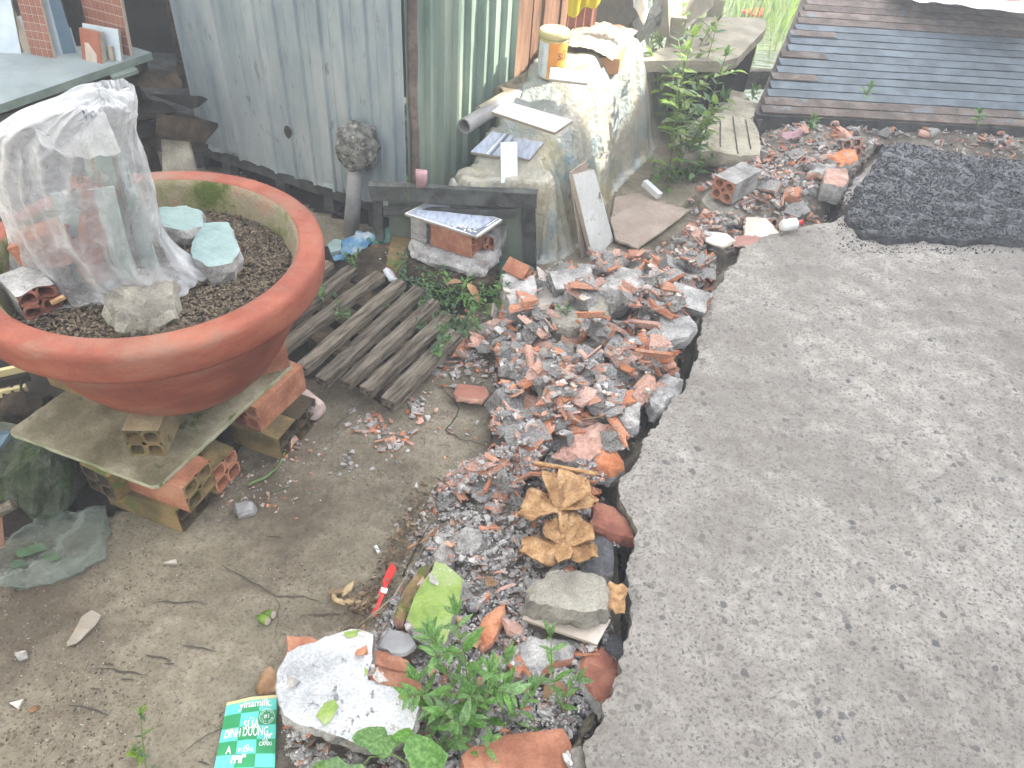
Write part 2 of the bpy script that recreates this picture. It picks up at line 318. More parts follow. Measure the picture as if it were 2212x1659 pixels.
def jagged(pts, step, amp, seed=0):
    """An outline with its straight sides broken up."""
    out = []; n = len(pts)
    for i in range(n):
        a = pts[i]; b = pts[(i + 1) % n]; L = (b - a).length; k = max(1, int(L / step))
        t = Vector((-(b - a).y, (b - a).x, 0)).normalized() if L > 1e-6 else Vector((0, 0, 0))
        for j in range(k):
            p = a.lerp(b, j / k)
            w = FB(p.x * 25 + seed, p.y * 25, seed * 1.7, 3) * amp
            out.append(p + t * w + Vector((ru(-1, 1), ru(-1, 1), 0)) * amp * .25)
    return out
def plate(outline, thick, res=.012, jit=.004, topn=.002, sidew=.006, rings=3, seed=0, under=0.0, mi=(0, 1), topfreq=30):
    """Solid piece under an outline given at the height of its top; sides rough, top slightly uneven."""
    ol = jagged([Vector(p) for p in outline], res, jit, seed); n = len(ol)
    pc = sum(ol, Vector()) / n
    # plane through outline heights
    A = np.array([[p.x, p.y, 1] for p in ol]); zc = np.linalg.lstsq(A, np.array([p.z for p in ol]), rcond=None)[0]
    zf = lambda x, y: zc[0] * x + zc[1] * y + zc[2]
    xs = [p.x for p in ol]; ys = [p.y for p in ol]
    inner = []
    def inside(x, y):
        c = False; j = n - 1
        for i in range(n):
            if (ys[i] > y) != (ys[j] > y) and x < (xs[j] - xs[i]) * (y - ys[i]) / (ys[j] - ys[i]) + xs[i]: c = not c
            j = i
        return c
    y = min(ys) + res
    while y < max(ys):
        x = min(xs) + res
        while x < max(xs):
            px, py = x + ru(-.3, .3) * res, y + ru(-.3, .3) * res
            if inside(px, py) and min((px - a) ** 2 + (py - b) ** 2 for a, b in zip(xs, ys)) > (res * .6) ** 2: inner.append((px, py))
            x += res
        y += res
    v2 = [Vector((p.x, p.y)) for p in ol] + [Vector(p) for p in inner]
    r = delaunay_2d_cdt(v2, [(i, (i + 1) % n) for i in range(n)], [tuple(range(n))], 1, 1e-7)
    rv, rf, ov = r[0], r[2], r[3]
    mp = {}
    for k, origs in enumerate(ov):
        for q in origs: mp[q] = k
    mb = MB(); b = mp.get
    edge = set(b(i) for i in range(n))
    top = []
    for k, p in enumerate(rv):
        e = 0.4 if k in edge else 1
        top.append(Vector((p.x, p.y, zf(p.x, p.y) + FB(p.x * topfreq, p.y * topfreq, seed * 3.1) * topn * (1 if k not in edge else 1.5) - (topn * .8 if k in edge else 0))))
    mb.add(top, [tuple(f) for f in rf], mi[0])
    loop = [top[b(i)].copy() for i in range(n)]
    prev = loop; base = 0
    rings_v = [loop]
    for q in range(1, rings + 1):
        t = q / rings; ring = []
        for p in loop:
            o_ = Vector((p.x - pc.x, p.y - pc.y, 0)).normalized()
            w = FB(p.x * 40, p.y * 40, q * 1.3 + seed, 3) * sidew + (sidew * .6 if q < rings else -sidew * .5) - under * t
            ring.append(Vector((p.x, p.y, p.z - thick * t)) + o_ * w)
        rings_v.append(ring)
    vs = [p for rg in rings_v for p in rg]; fs = []
    for q in range(rings):
        for i in range(n): fs.append((q * n + i, q * n + (i + 1) % n, (q + 1) * n + (i + 1) % n, (q + 1) * n + i))
    fs.append(tuple(rings * n + i for i in range(n - 1, -1, -1)))
    mb.add(vs, fs, mi[1])
    return mb

# ---------------------------------------------------------------- two cast surfaces with embedded stones
def cast_mat(name, cols, peb, pscale, amount, bump, dirt=None, dirt_amt=0.5, grain=1.0, big=1.2, big2=(.25,)):
    m = bpy.data.materials.new(name); m.use_nodes = True; nt = m.node_tree; n = nt.nodes; l = nt.links
    b = n['Principled BSDF']; tc = n.new('ShaderNodeTexCoord')
    def nz(s, d=8, r=.65):
        t = n.new('ShaderNodeTexNoise'); t.inputs['Scale'].default_value = s; t.inputs['Detail'].default_value = d
        t.inputs['Roughness'].default_value = r; l.new(tc.outputs['Object'], t.inputs['Vector']); return t.outputs['Fac']
    def mr(src, a, c, lo=0, hi=1):
        t = n.new('ShaderNodeMapRange'); t.inputs[1].default_value = a; t.inputs[2].default_value = c
        t.inputs[3].default_value = lo; t.inputs[4].default_value = hi; l.new(src, t.inputs[0]); return t.outputs[0]
    def mix(f, a, c):
        t = n.new('ShaderNodeMix'); t.data_type = 'RGBA'
        l.new(f, t.inputs[0]) if not isinstance(f, float) else setattr(t.inputs[0], 'default_value', f)
        for i, q in ((6, a), (7, c)):
            if isinstance(q, tuple): t.inputs[i].default_value = (*q, 1)
            else: l.new(q, t.inputs[i])
        return t.outputs[2]
    def mul(a, c):
        t = n.new('ShaderNodeMath'); t.operation = 'MULTIPLY'; l.new(a, t.inputs[0])
        l.new(c, t.inputs[1]) if not isinstance(c, float) else setattr(t.inputs[1], 'default_value', c); return t.outputs[0]
    def add(a, c):
        t = n.new('ShaderNodeMath'); t.operation = 'ADD'; l.new(a, t.inputs[0]); l.new(c, t.inputs[1]); return t.outputs[0]
    c = mix(mr(nz(big), .38, .62), cols[0], cols[1])
    c = mix(mr(nz(9), .42, .6), c, cols[2])
    c = mix(mul(mr(nz(34, 10, .75), .45, .62), .55 * grain), c, cols[0])
    c = mix(mul(mr(nz(120, 6, .8), .5, .64), .7 * grain), c, cols[3])
    hts = []
    for k, (ps, am) in enumerate(((pscale, amount), (pscale * 2.3, amount * 1.2))):
        wv = n.new('ShaderNodeVectorMath'); wv.operation = 'ADD'; ns = n.new('ShaderNodeTexNoise'); ns.inputs['Scale'].default_value = ps * .9
        l.new(tc.outputs['Object'], ns.inputs['Vector']); sc = n.new('ShaderNodeVectorMath'); sc.operation = 'SCALE'; sc.inputs[3].default_value = .9 / ps
        l.new(ns.outputs['Color'], sc.inputs[0]); l.new(tc.outputs['Object'], wv.inputs[0]); l.new(sc.outputs[0], wv.inputs[1])
        vo = n.new('ShaderNodeTexVoronoi'); vo.inputs['Scale'].default_value = ps; l.new(wv.outputs[0], vo.inputs['Vector'])
        sx = n.new('ShaderNodeSeparateColor'); l.new(vo.outputs['Color'], sx.inputs[0])
        th = mr(sx.outputs[0], 1 - am, 1 - am + .02)
        dd = mr(vo.outputs['Distance'], .42, .30)
        f = mul(th, dd)
        pc = mix(sx.outputs[1], peb[0], peb[1])
        c = mix(mul(f, .8), c, pc); hts.append(f)
    if dirt:
        dm = mul(mr(nz(2.2, 9, .7), .46, .60), dirt_amt)
        c = mix(dm, c, dirt)
    l.new(c, b.inputs['Base Color']); b.inputs['Roughness'].default_value = .92; b.inputs['Specular IOR Level'].default_value = .25
    hh = add(mul(nz(55, 8, .75), 1.0), add(mul(hts[0], .25), add(mul(hts[1], .12), mul(nz(260, 5, .8), .35))))
    bp = n.new('ShaderNodeBump'); bp.inputs['Strength'].default_value = bump; bp.inputs['Distance'].default_value = .015
    l.new(hh, bp.inputs['Height']); l.new(bp.outputs[0], b.inputs['Normal'])
    return m
M_road = cast_mat('road_concrete', [H('a29c95'), H('b8b2ab'), H('cbc6be'), H('66625c')], (H('575b61'), H('928e88')), 46, .15, 1.0,
                  dirt=H('87817a'), dirt_amt=.6, grain=1.35, big=.8)
M_roadside = mat('broken_concrete_edge', [H('6f6c66'), H('8d8a83'), H('a19d95')], 18, .95, 1.2, 60, spots=(H('55575b'), 45, .62, 'n'))
M_yard = cast_mat('yard_concrete', [H('7c7565'), H('918875'), H('9e9583'), H('605a4c')], (H('56544a'), H('7b796d')), 110, .07, .8,
                  dirt=H('4d4337'), dirt_amt=.75, big=1.0, grain=1.3)

# ---------------------------------------------------------------- ground, water, road
def smoothstep(a, b, x): return sm((x - a) / (b - a))
def ground_z(x, y):
    g = -0.02 * smoothstep(3.0, 3.5, y) - 0.60 * smoothstep(3.75, 4.15, y - .1 * max(0, x - 1))
    g += .012 * N(x * 1.2, y * 1.2) + .004 * FB(x * 6, y * 6)
    return g
xs = list(np.arange(-3.4, 3.2, .03)); ys = list(np.arange(-.3, 4.6, .03))
mb = MB(); W_ = len(xs)
mb.v = [Vector((x, y, ground_z(x, y))) for y in ys for x in xs]
mb.f = [(j * W_ + i, j * W_ + i + 1, (j + 1) * W_ + i + 1, (j + 1) * W_ + i) for j in range(len(ys) - 1) for i in range(W_ - 1)]
mb.m = [0] * len(mb.f)
obj('ground', mb, M_yard, smooth=True, kind='structure', fix=False, origin=(0, 0, 0))
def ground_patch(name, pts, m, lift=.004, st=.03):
    """A sheet of painted shade following the ground inside an outline."""
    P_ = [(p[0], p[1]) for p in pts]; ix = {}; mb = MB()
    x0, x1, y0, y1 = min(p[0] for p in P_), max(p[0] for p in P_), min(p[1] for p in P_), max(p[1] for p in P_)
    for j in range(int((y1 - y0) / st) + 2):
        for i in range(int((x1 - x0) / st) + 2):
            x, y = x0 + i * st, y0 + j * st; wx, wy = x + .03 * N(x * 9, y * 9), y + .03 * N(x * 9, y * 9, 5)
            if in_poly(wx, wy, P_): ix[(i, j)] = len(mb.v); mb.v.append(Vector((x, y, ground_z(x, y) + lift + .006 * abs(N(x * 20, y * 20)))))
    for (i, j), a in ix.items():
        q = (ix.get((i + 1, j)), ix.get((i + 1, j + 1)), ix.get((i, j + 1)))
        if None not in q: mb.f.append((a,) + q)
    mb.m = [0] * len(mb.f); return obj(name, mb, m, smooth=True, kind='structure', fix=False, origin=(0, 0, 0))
def in_poly(x, y, poly):
    c = False; j = len(poly) - 1
    for i in range(len(poly)):
        xi, yi = poly[i]; xj, yj = poly[j]
        if (yi > y) != (yj > y) and x < (xj - xi) * (y - yi) / (yj - yi) + xi: c = not c
        j = i
    return c
ground_patch('shade_patch', [V(330, 330, 0), V(520, 385, 0), V(700, 470, 0), V(820, 500, 0), V(1160, 560, 0), (.4, 3.2), (.6, 3.7), (-3.3, 3.7), (-3.3, 1.9), V(60, 700, 0)], M_shade, st=.025)  # shade under the shed, painted as dark ground
ground_patch('shade_patch', [V(545, 690, 0), V(650, 575, 0), V(720, 520, 0), V(900, 590, 0), V(1070, 600, 0), V(1010, 690, 0), V(930, 800, 0), V(850, 860, 0), V(790, 830, 0), V(640, 815, 0)], M_shade, lift=.005, st=.015)  # dark sheet painted for the shade below the pallet
ground_patch('shade_patch', [(-1.6, 1.0), V(30, 1180, 0), V(120, 1130, 0), V(230, 1130, 0), V(400, 1090, 0), V(560, 960, 0), V(600, 880, 0), V(560, 800, 0), (-.8, 1.9), (-1.6, 1.9)], M_shade, lift=.006, st=.02)  # the same painted shade below slab and pot
# the wider land under and round it
mb = MB(); mb.add([(-60, -60, -.62), (60, -60, -.62), (60, 90, -.62), (-60, 90, -.62)], [(0, 1, 2, 3)])
mb.add([(-60, -60, -.08), (60, -60, -.08), (60, -.28, -.08), (-60, -.28, -.08)], [(0, 1, 2, 3)])
mb.add([(3.15, -.28, -.08), (60, -.28, -.08), (60, 3.9, -.08), (3.15, 3.9, -.08)], [(0, 1, 2, 3)])
mb.add([(-60, -.28, -.08), (-3.35, -.28, -.08), (-3.35, 3.9, -.08), (-60, 3.9, -.08)], [(0, 1, 2, 3)])
obj('terrain', mb, M_earth, kind='structure', origin=(0, 0, -.62))
mw = bpy.data.materials.new('murky_water'); mw.use_nodes = True; nt = mw.node_tree; b = nt.nodes['Principled BSDF']
b.inputs['Base Color'].default_value = (*H('4d5634'), 1); b.inputs['Roughness'].default_value = .06; b.inputs['Specular IOR Level'].default_value = .9
tz = nt.nodes.new('ShaderNodeTexNoise'); tz.inputs['Scale'].default_value = 9; tz.inputs['Detail'].default_value = 3; tcn = nt.nodes.new('ShaderNodeTexCoord')
mpn = nt.nodes.new('ShaderNodeMapping'); mpn.inputs['Scale'].default_value = (.7, 2.4, 1); nt.links.new(tcn.outputs['Object'], mpn.inputs[0]); nt.links.new(mpn.outputs[0], tz.inputs['Vector'])
bpn = nt.nodes.new('ShaderNodeBump'); bpn.inputs['Strength'].default_value = .35; bpn.inputs['Distance'].default_value = .03
nt.links.new(tz.outputs['Fac'], bpn.inputs['Height']); nt.links.new(bpn.outputs[0], b.inputs['Normal'])
mb = MB(); mb.add([(-60, 3.3, -.33), (60, 3.3, -.33), (60, 88, -.33), (-60, 88, -.33)], [(0, 1, 2, 3)])
obj('water', mb, mw, kind='structure', origin=(0, 3.3, -.33))

# the raised road slab: its broken left edge, traced at the height of its top
RZ = .12
EDGE_V = [(1255, 1705), (1262, 1659), (1262, 1600), (1290, 1560), (1312, 1500), (1330, 1480), (1350, 1400), (1362, 1330), (1357, 1250), (1372, 1180), (1370, 1120), (1345, 1070),
          (1335, 1040), (1380, 980), (1400, 930), (1440, 880), (1480, 830), (1500, 790), (1515, 730), (1530, 650), (1560, 600),
          (1590, 560), (1606, 530), (1650, 503), (1720, 488), (1795, 475), (1830, 455), (1826, 420), (1850, 380), (1885, 345), (1912, 318), (1975, 318), (2050, 334), (2120, 340), (2212, 352)]
EDGE = VL(EDGE_V, RZ)
EDGE = [Vector((.10, -.3, RZ)), Vector((.16, .1, RZ))] + EDGE + [Vector((3.0, 3.25, RZ)), Vector((6.0, 3.3, RZ))]
dense = []
for a, b_ in zip(EDGE, EDGE[1:]):
    L = (b_ - a).length; k = max(1, int(L / .007)) if L < .8 else int(L / .03)
    for j in range(k):
        p = a.lerp(b_, j / k); t = Vector((-(b_ - a).y, (b_ - a).x, 0)).normalized()
        w = FB(p.x * 9, p.y * 9, 3, 3) * .010 + FB(p.x * 38, p.y * 38, 5, 3) * .008
        dense.append(p + t * w)
n_ = len(dense); far0, far1 = Vector((6.5, -.8, RZ)), Vector((6.8, 3.0, RZ))
NV = 150; vs = []; cum = [0.0]
for a, b_ in zip(dense, dense[1:]): cum.append(cum[-1] + (b_ - a).length)
def road_z(x, y, v):
    h = .005 * N(x * 2.2, y * 2.2, 9) + .0040 * FB(x * 14, y * 14, 2, 4) + .0020 * FB(x * 60, y * 60, 1, 3)
    d = v
    if d < .07: h -= .014 * (1 - d / .07) ** 2.5 + .009 * abs(N(x * 42, y * 42, 4)) * (1 - d / .07)
    return RZ + h
for i, p in enumerate(dense):
    q = far0.lerp(far1, sm(cum[i] / cum[-1])); L = (q - p).length
    for j in range(NV + 1):
        t = (j / NV); t = .0035 * j / L * .8 + (1 - .0035 * NV / L * .8) * t ** 3.2
        r_ = p.lerp(q, t); vs.append(Vector((r_.x, r_.y, road_z(r_.x, r_.y, t * L))))
mb = MB(); K = NV + 1
fs = [(i * K + j, (i + 1) * K + j, (i + 1) * K + j + 1, i * K + j + 1) for i in range(n_ - 1) for j in range(NV)]
mb.add(vs, fs, 0)
# broken side face going down
sv = []; RG = 7
for i, p in enumerate(dense):
    tdir = (dense[min(i + 1, n_ - 1)] - dense[max(i - 1, 0)]).normalized(); nrm = Vector((tdir.y, -tdir.x, 0))
    for j in range(RG + 1):
        q = vs[i * K] + nrm * (0.022 * (j / RG) + .010 * FB(p.x * 22, p.y * 22, j * .5, 3) * (j > 0)) + Vector((0, 0, -.20 * j / RG))
        sv.append(q)
mb.add(sv, [(i * (RG + 1) + j, i * (RG + 1) + j + 1, (i + 1) * (RG + 1) + j + 1, (i + 1) * (RG + 1) + j) for i in range(n_ - 1) for j in range(RG)], 1)
obj('road', mb, [M_road, M_roadside], smooth=True, kind='structure', fix=False, origin=(0, 0, 0))

# road edge lookup: how far a point lies from the slab, and on which side
EP = np.array([[p.x, p.y] for p in dense])
def in_poly(x, y, poly):
    c = False; j = len(poly) - 1
    for i in range(len(poly)):
        xi, yi = poly[i]; xj, yj = poly[j]
        if (yi > y) != (yj > y) and x < (xj - xi) * (y - yi) / (yj - yi) + xi: c = not c
        j = i
    return c
ROADP = [(p.x, p.y) for p in dense[::4]] + [(6.5, 3.3), (6.5, -.8), (.1, -.8)]
def road_d(x, y): return float(np.min(np.hypot(EP[:, 0] - x, EP[:, 1] - y)))

# cracks and gouges in the yard: narrow ditches filled with dirt
def crack(name, pts, w, z=.0):
    P_ = VL(pts, z); o = []
    for a, b_ in zip(P_, P_[1:]):
        k = max(2, int((b_ - a).length / .006))
        for j in range(k):
            p = a.lerp(b_, j / k); o.append(p + Vector((N(p.x * 30, p.y * 30), N(p.x * 30, p.y * 30, 8), 0)) * .008)
    mb = MB(); vs = []
    for i, p in enumerate(o):
        t = (o[min(i + 1, len(o) - 1)] - o[max(0, i - 1)]).normalized(); s_ = Vector((-t.y, t.x, 0))
        ww = w * (.35 + .65 * math.sin(math.pi * (i + .5) / len(o))) * (.7 + .8 * abs(N(p.x * 60, p.y * 60)))
        g = ground_z(p.x, p.y) + .0035
        vs += [Vector((p.x, p.y, g)) + s_ * ww, Vector((p.x, p.y, g)) - s_ * ww]
    mb.add(vs, [(2 * i, 2 * i + 1, 2 * i + 3, 2 * i + 2) for i in range(len(o) - 1)])
    return obj(name, mb, M_rope, kind='structure')
crack('ground_crack', [(478, 1225), (530, 1250), (575, 1275), (600, 1290), (650, 1292), (700, 1300)], .0020)
crack('ground_crack', [(590, 1285), (605, 1310), (600, 1345), (590, 1380)], .0010)
crack('ground_crack', [(392, 1635), (450, 1590), (500, 1560), (560, 1525), (600, 1505)], .0012)
crack('ground_crack', [(940, 830), (985, 870), (990, 905), (960, 935), (985, 950), (1040, 965), (1060, 985)], .0022)
for g in ([(340, 1300), (400, 1303), (452, 1308)], [(395, 1400), (430, 1404), (475, 1410)], [(315, 1420), (350, 1426), (378, 1432)], [(215, 1448), (260, 1452), (330, 1458)],
          [(195, 1490), (225, 1492)], [(150, 1526), (190, 1532), (245, 1546)], [(262, 1472), (295, 1474)], [(665, 1332), (720, 1328), (800, 1325)], [(430, 1648), (460, 1660)], [(575, 1160), (615, 1166)],
          [(222, 1438), (250, 1442)], [(355, 1436), (385, 1438)]):
    crack('gouge_mark', g, .0022)

# ---------------------------------------------------------------- metal-walled shed on short piles
WB = .13
A0 = V(434, 308, WB); S0 = V(880, 455, WB)
def sheet(mbx, p0, p1, z0, z1, prof, out, mi=0, ragged=.012, seed=0, wav=.004, rows=26):
    """Ribbed sheet: prof = list of (distance along, depth) for one rib pitch, repeated."""
    d = (p1 - p0); L = d.length; d.normalize(); pts = []
    pitch = prof[-1][0]; k = 0
    while k * pitch < L:
        for (a, h) in prof[:-1]:
            if k * pitch + a <= L: pts.append((k * pitch + a, h))
        k += 1
    pts.append((L, 0)); vs = []
    for r_ in range(rows + 1):
        for (a, h) in pts:
            zb = z0 + FB(a * 20, seed, 0, 3) * ragged
            z = zb + (z1 - zb) * (r_ / rows) ** 1.5
            w = wav * N(a * 3, z * 2, seed) + .0015 * N(a * 12, z * 9, seed) + (.010 * N(a * 9, 7, seed) if r_ == 0 else 0)
            q = p0 + d * a + out * (h + w); vs.append(Vector((q.x, q.y, z)))
    c = len(pts); mbx.add(vs, [(j * c + i, j * c + i + 1, (j + 1) * c + i + 1, (j + 1) * c + i) for j in range(rows) for i in range(c - 1)], mi)
shed = thing('metal_shed', 'grey galvanised corrugated iron wall of the shed behind the big pot', 'shed wall', (A0.x, A0.y, 0))
d1 = (S0 - A0); d1.z = 0; d1.normalize(); o1 = Vector((d1.y, -d1.x, 0))
mb = MB(); sheet(mb, Vector((A0.x, A0.y, 0)), Vector((S0.x, S0.y, 0)), WB - .015, 2.3, [(0, 0), (.012, 0), (.017, .011), (.025, .011), (.030, 0), (.056, .0), (.058, .003), (.061, 0), (.090, 0)], o1, seed=1)
obj('wall_sheet', mb, M_galv, shed, fix=False)
P2 = Vector((S0.x, S0.y, 0)); P3 = Vector((-.115, 2.95, 0)); d2 = (P3 - P2).normalized(); o2 = Vector((d2.y, -d2.x, 0))
mb = MB(); sheet(mb, P2 + d2 * .012, P3, .08, 2.3, [(0, 0), (.022, 0), (.030, .018), (.044, .018), (.052, 0), (.076, 0)], o2, seed=5)
shed2 = thing('green_metal_wall', 'faded green ribbed sheet wall with rust streaks behind the covered heap', 'shed wall', (P2.x, P2.y, 0))
obj('wall_sheet', mb, M_green, shed2, fix=False)
# rust-brown timber post seen in the gap between the two sheets
mb = MB(); mb.tube([P2 + d2 * .035 + o2 * .012 + Vector((0, 0, .1 + .11 * i)) + o2 * .012 * N(i * .6, 2) + d2 * .006 * N(i * .7, 5) for i in range(20)], [.016 + .004 * N(i * .5, 1) for i in range(20)], 8)
obj('corner_post', mb, M_rustw, shed2, smooth=True)
# timber floor beams and piles below the grey sheet
mb = MB(); mb.beam(Vector((A0.x, A0.y, WB - .035)) - o1 * .03 - d1 * .1, Vector((S0.x, S0.y, WB - .04)) - o1 * .03, .05, .045, n=12, jit=.003)
obj('floor_beam', mb, M_wood_d, shed)
mb = MB(); mb.beam(Vector((A0.x, A0.y, .06)) - o1 * .25 - d1 * .1, Vector((S0.x, S0.y, .05)) - o1 * .25, .05, .05, n=12, jit=.003)
obj('floor_beam', mb, M_wood_d, shed)
for t in (.10, .38, .62, .83):
    q = Vector((A0.x, A0.y, 0)).lerp(Vector((S0.x, S0.y, 0)), t) - o1 * .035
    mb = MB(); mb.beam(q + Vector((0, 0, -.03)), q + Vector((0, 0, WB - .03)), .04, .045, up=d1); obj('pile', mb, M_wood_d, shed)
# the floor and inner side of the shed, which keep the space under it dark
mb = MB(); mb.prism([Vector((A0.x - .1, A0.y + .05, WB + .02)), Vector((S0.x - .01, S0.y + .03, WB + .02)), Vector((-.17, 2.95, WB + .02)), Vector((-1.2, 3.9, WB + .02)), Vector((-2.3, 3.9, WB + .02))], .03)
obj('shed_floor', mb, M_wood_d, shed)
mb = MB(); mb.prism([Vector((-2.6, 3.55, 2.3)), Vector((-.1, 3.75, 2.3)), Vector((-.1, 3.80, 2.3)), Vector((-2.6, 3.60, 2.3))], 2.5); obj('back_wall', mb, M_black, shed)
# left return wall: old stained timber and rubble masonry seen between table and sheet
mb = MB()
q0, q1 = V(434, 308, WB) + Vector((0, .01, -WB)), Vector((-1.62, 4.0, 0)); vs = []
for i in range(25):
    for j in range(21):
        p = q0.lerp(q1, i / 24); z = -.05 + 2.2 * j / 20
        w = .03 * FB(i * .5, j * .5, 4); vs.append(Vector((p.x - w, p.y, z)))
mb.add(vs, [(i * 21 + j, (i + 1) * 21 + j, (i + 1) * 21 + j + 1, i * 21 + j + 1) for i in range(24) for j in range(20)])
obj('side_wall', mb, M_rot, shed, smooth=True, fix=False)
for (u, v, z, s_) in ((520, 275, .30, 0), (600, 262, .4, 0)):
    pass
mb = MB(); qh = V(575, 318, .25); t_h = (qh - A0).dot(d1); hc = Vector((A0.x, A0.y, 0)) + d1 * .47 + o1 * .0135 + Vector((0, 0, WB + .17))
mb.prism([hc + d1 * math.cos(a) * .017 * (1 + .3 * N(a, 3)) + Vector((0, 0, math.sin(a) * .024 * (1 + .3 * N(a, 7)))) for a in [i * .52 for i in range(12)]], .001, down=-o1); obj('rust_hole', mb, M_black, shed)
# nails on the sheets
for (u, v) in ((527, 305), (794, 355), (640, 160), (700, 120), (880, 380)):
    q = V(u, v, .4)
# brown plank wall beyond the green sheet
pw = thing('plank_wall', 'upright reddish brown boards with strips of sunlight beyond the green sheet', 'wall', (P3.x, P3.y, 0))
p = P3.copy(); k = 0
while k < 6:
    w = ru(.050, .075); a = p + o2 * ru(-.006, .012); b_ = a + d2 * w
    mb = MB(); z0 = .33 + ru(-.05, .05)
    mb.beam((a + b_) / 2 + Vector((0, 0, z0)), (a + b_) / 2 + Vector((0, 0, 2.2)), w, .015, up=o2, n=3, jit=.002)
    obj('plank', mb, M_plank, pw); p = p + d2 * (w + ru(.003, .012)); k += 1
P4 = p.copy()
mb = MB(); sheet(mb, P4, P4 + Vector((.13, .06, 0)), .25, 2.0, [(0, 0), (.012, .01), (.024, 0), (.036, 0)], Vector((.2, -1, 0)), seed=3)
obj('red_sheet_wall', mb, M_redsheet, label='narrow strip of red corrugated sheet behind the yellow sheet', cat='wall', fix=False)
mb = MB(); mb.prism([P4 + Vector((.10, .07, 2.1)), P4 + Vector((.33, .25, 2.1)), P4 + Vector((.31, .29, 2.1)), P4 + Vector((.08, .12, 2.1))], 1.9)
obj('dark_board_wall', mb, M_black, label='dark grey-brown board wall in shade at the end of the shed', cat='wall')
# yellow sheet hanging from the eaves
mb = MB(); vs = []
c0 = VY(1222, -20, 2.85); c1 = VY(1330, -20, 2.9)
for i in range(17):
    for j in range(9):
        s_ = i / 16; t = j / 8; low = VY(1225 + 72 * s_, 34 - 30 * s_ ** 1.6 + 4 * math.sin(s_ * 9), 2.82 + .06 * s_)
        hi = c0.lerp(c1, s_) + Vector((0, 0, .35)); q = hi.lerp(low, t); q.y += .02 * math.sin(s_ * 11 + t * 2); vs.append(q)
mb.add(vs, [(i * 9 + j, (i + 1) * 9 + j, (i + 1) * 9 + j + 1, i * 9 + j + 1) for i in range(16) for j in range(8)])
obj('yellow_sheet', mb, M_yel, smooth=True, label='bright yellow plastic sheet hanging down at the top of the picture', cat='plastic sheet', fix=False)

# ---------------------------------------------------------------- unseen blocks added to cast the shade and dim the left side's sky
mb = MB(); mb.box((8.2, -1.69, 3.3), (6, 12.22, 6.7)); mb.box((8.2, -1.69, 6.7), (6.02, 12.22, .12))
hs = thing('tall_blocker', 'added unseen tall house across the road that shades the whole yard', 'blocker', (8.2, -1.9, 0)); obj('wall', mb, M_blocker, hs)
mb = MB(); mb.box((8.2, 5.82, 2.1), (6, 2.74, 4.6)); mb.box((8.2, 5.82, 4.44), (6.02, 2.74, .06))
hs = thing('low_blocker', 'added unseen low house beside the water beyond the ramp', 'blocker', (8.2, 5.5, 0)); obj('wall', mb, M_blocker, hs)

mb = MB(); mb.box((-4.4, -1.6, 1.9), (3.6, 6.4, 4.0)); mb.box((-4.4, -1.6, 3.95), (3.9, 6.6, .1))
hs = thing('left_blocker', 'added unseen house close on the left, beyond the edge of the picture', 'blocker', (-4.4, -1.6, 0)); obj('wall', mb, M_blocker, hs)

# ---------------------------------------------------------------- the covered heap
HP = [Vector((-.36, 2.275, 0)), Vector((.075, 2.305, 0)), Vector((.155, 2.36, 0)), V(1262, 530, 0), V(1312, 440, 0), V(1400, 340, 0), V(1443, 262, 0), Vector((.62, 3.85, 0)), Vector((.25, 3.9, 0)), Vector((.02, 3.4, 0)), Vector((-.085, 2.95, 0)), Vector((-.20, 2.65, 0)), Vector((-.34, 2.33, 0))]
hp2 = np.array([[p.x, p.y] for p in HP])
def poly_d(x, y, P_):
    a = P_; b = np.roll(P_, -1, 0); ab = b - a; ap = np.array([x, y]) - a
    t = np.clip((ap * ab).sum(1) / (ab * ab).sum(1), 0, 1); d = ap - ab * t[:, None]; dd = np.hypot(d[:, 0], d[:, 1]); k = int(dd.argmin())
    return float(dd[k]), k + float(t[k])
hpl = [tuple(p) for p in hp2]
def heap_top(x, y):
    t = y + .25 * x
    h = .285 + .125 * sm((t - 2.38) / .34) + .095 * sm((t - 2.70) / .36) - .10 * sm((t - 3.3) / .5)
    h -= .03 * sm((x - (.10 + (y - 2.3) * .38)) / .22)
    return h + .020 * N(x * 5, y * 5, 2) + .006 * N(x * 12, y * 12, 4)
def heap_z(x, y):
    if not in_poly(x, y, hpl): return None
    d, s_ = poly_d(x, y, hp2)
    fold = max(0, 1 - 2.6 * abs(N(s_ * 4.2 + .5 * N(x * 5, y * 5), 3.3, 0))) * .050 + max(0, 1 - 3 * abs(N(s_ * 11, 1.1, 0))) * .022
    dd = d - fold * .55
    w = .05 + .12 * sm((s_ - 1.2) / 1.2) * (1 - sm((s_ - 8) / 1))
    e = sm(dd / w) ** .62 if dd > 0 else 0
    return heap_top(x, y) * e 
st = .009; gx = np.arange(-.40, .80, st); gy = np.arange(2.24, 3.95, st); idx = {}; mb = MB()
for j, y in enumerate(gy):
    for i, x in enumerate(gx):
        z = heap_z(float(x), float(y))
        if z is None and any(in_poly(float(x) + a * st * 1.5, float(y) + b_ * st * 1.5, hpl) for a, b_ in ((1, 0), (-1, 0), (0, 1), (0, -1), (1, 1), (-1, -1), (1, -1), (-1, 1))): z = -.02
        if z is not None:
            idx[(i, j)] = len(mb.v)
            cz = .016 * abs(N(x * 3 + y, (y - x * .4) * 13, z * 3)) + .014 * abs(N(x * 12 + y * 2, y * 3.5, z * 4 + 3)) + .005 * abs(N(x * 24, y * 10, z * 9))
            mb.v.append(Vector((x, y, z if z < 0 else z + cz)))
for (i, j), a in idx.items():
    b_ = idx.get((i + 1, j)); c = idx.get((i + 1, j + 1)); d = idx.get((i, j + 1))
    if b_ is not None and c is not None and d is not None: mb.f.append((a, b_, c, d))
mb.m = [0] * len(mb.f)
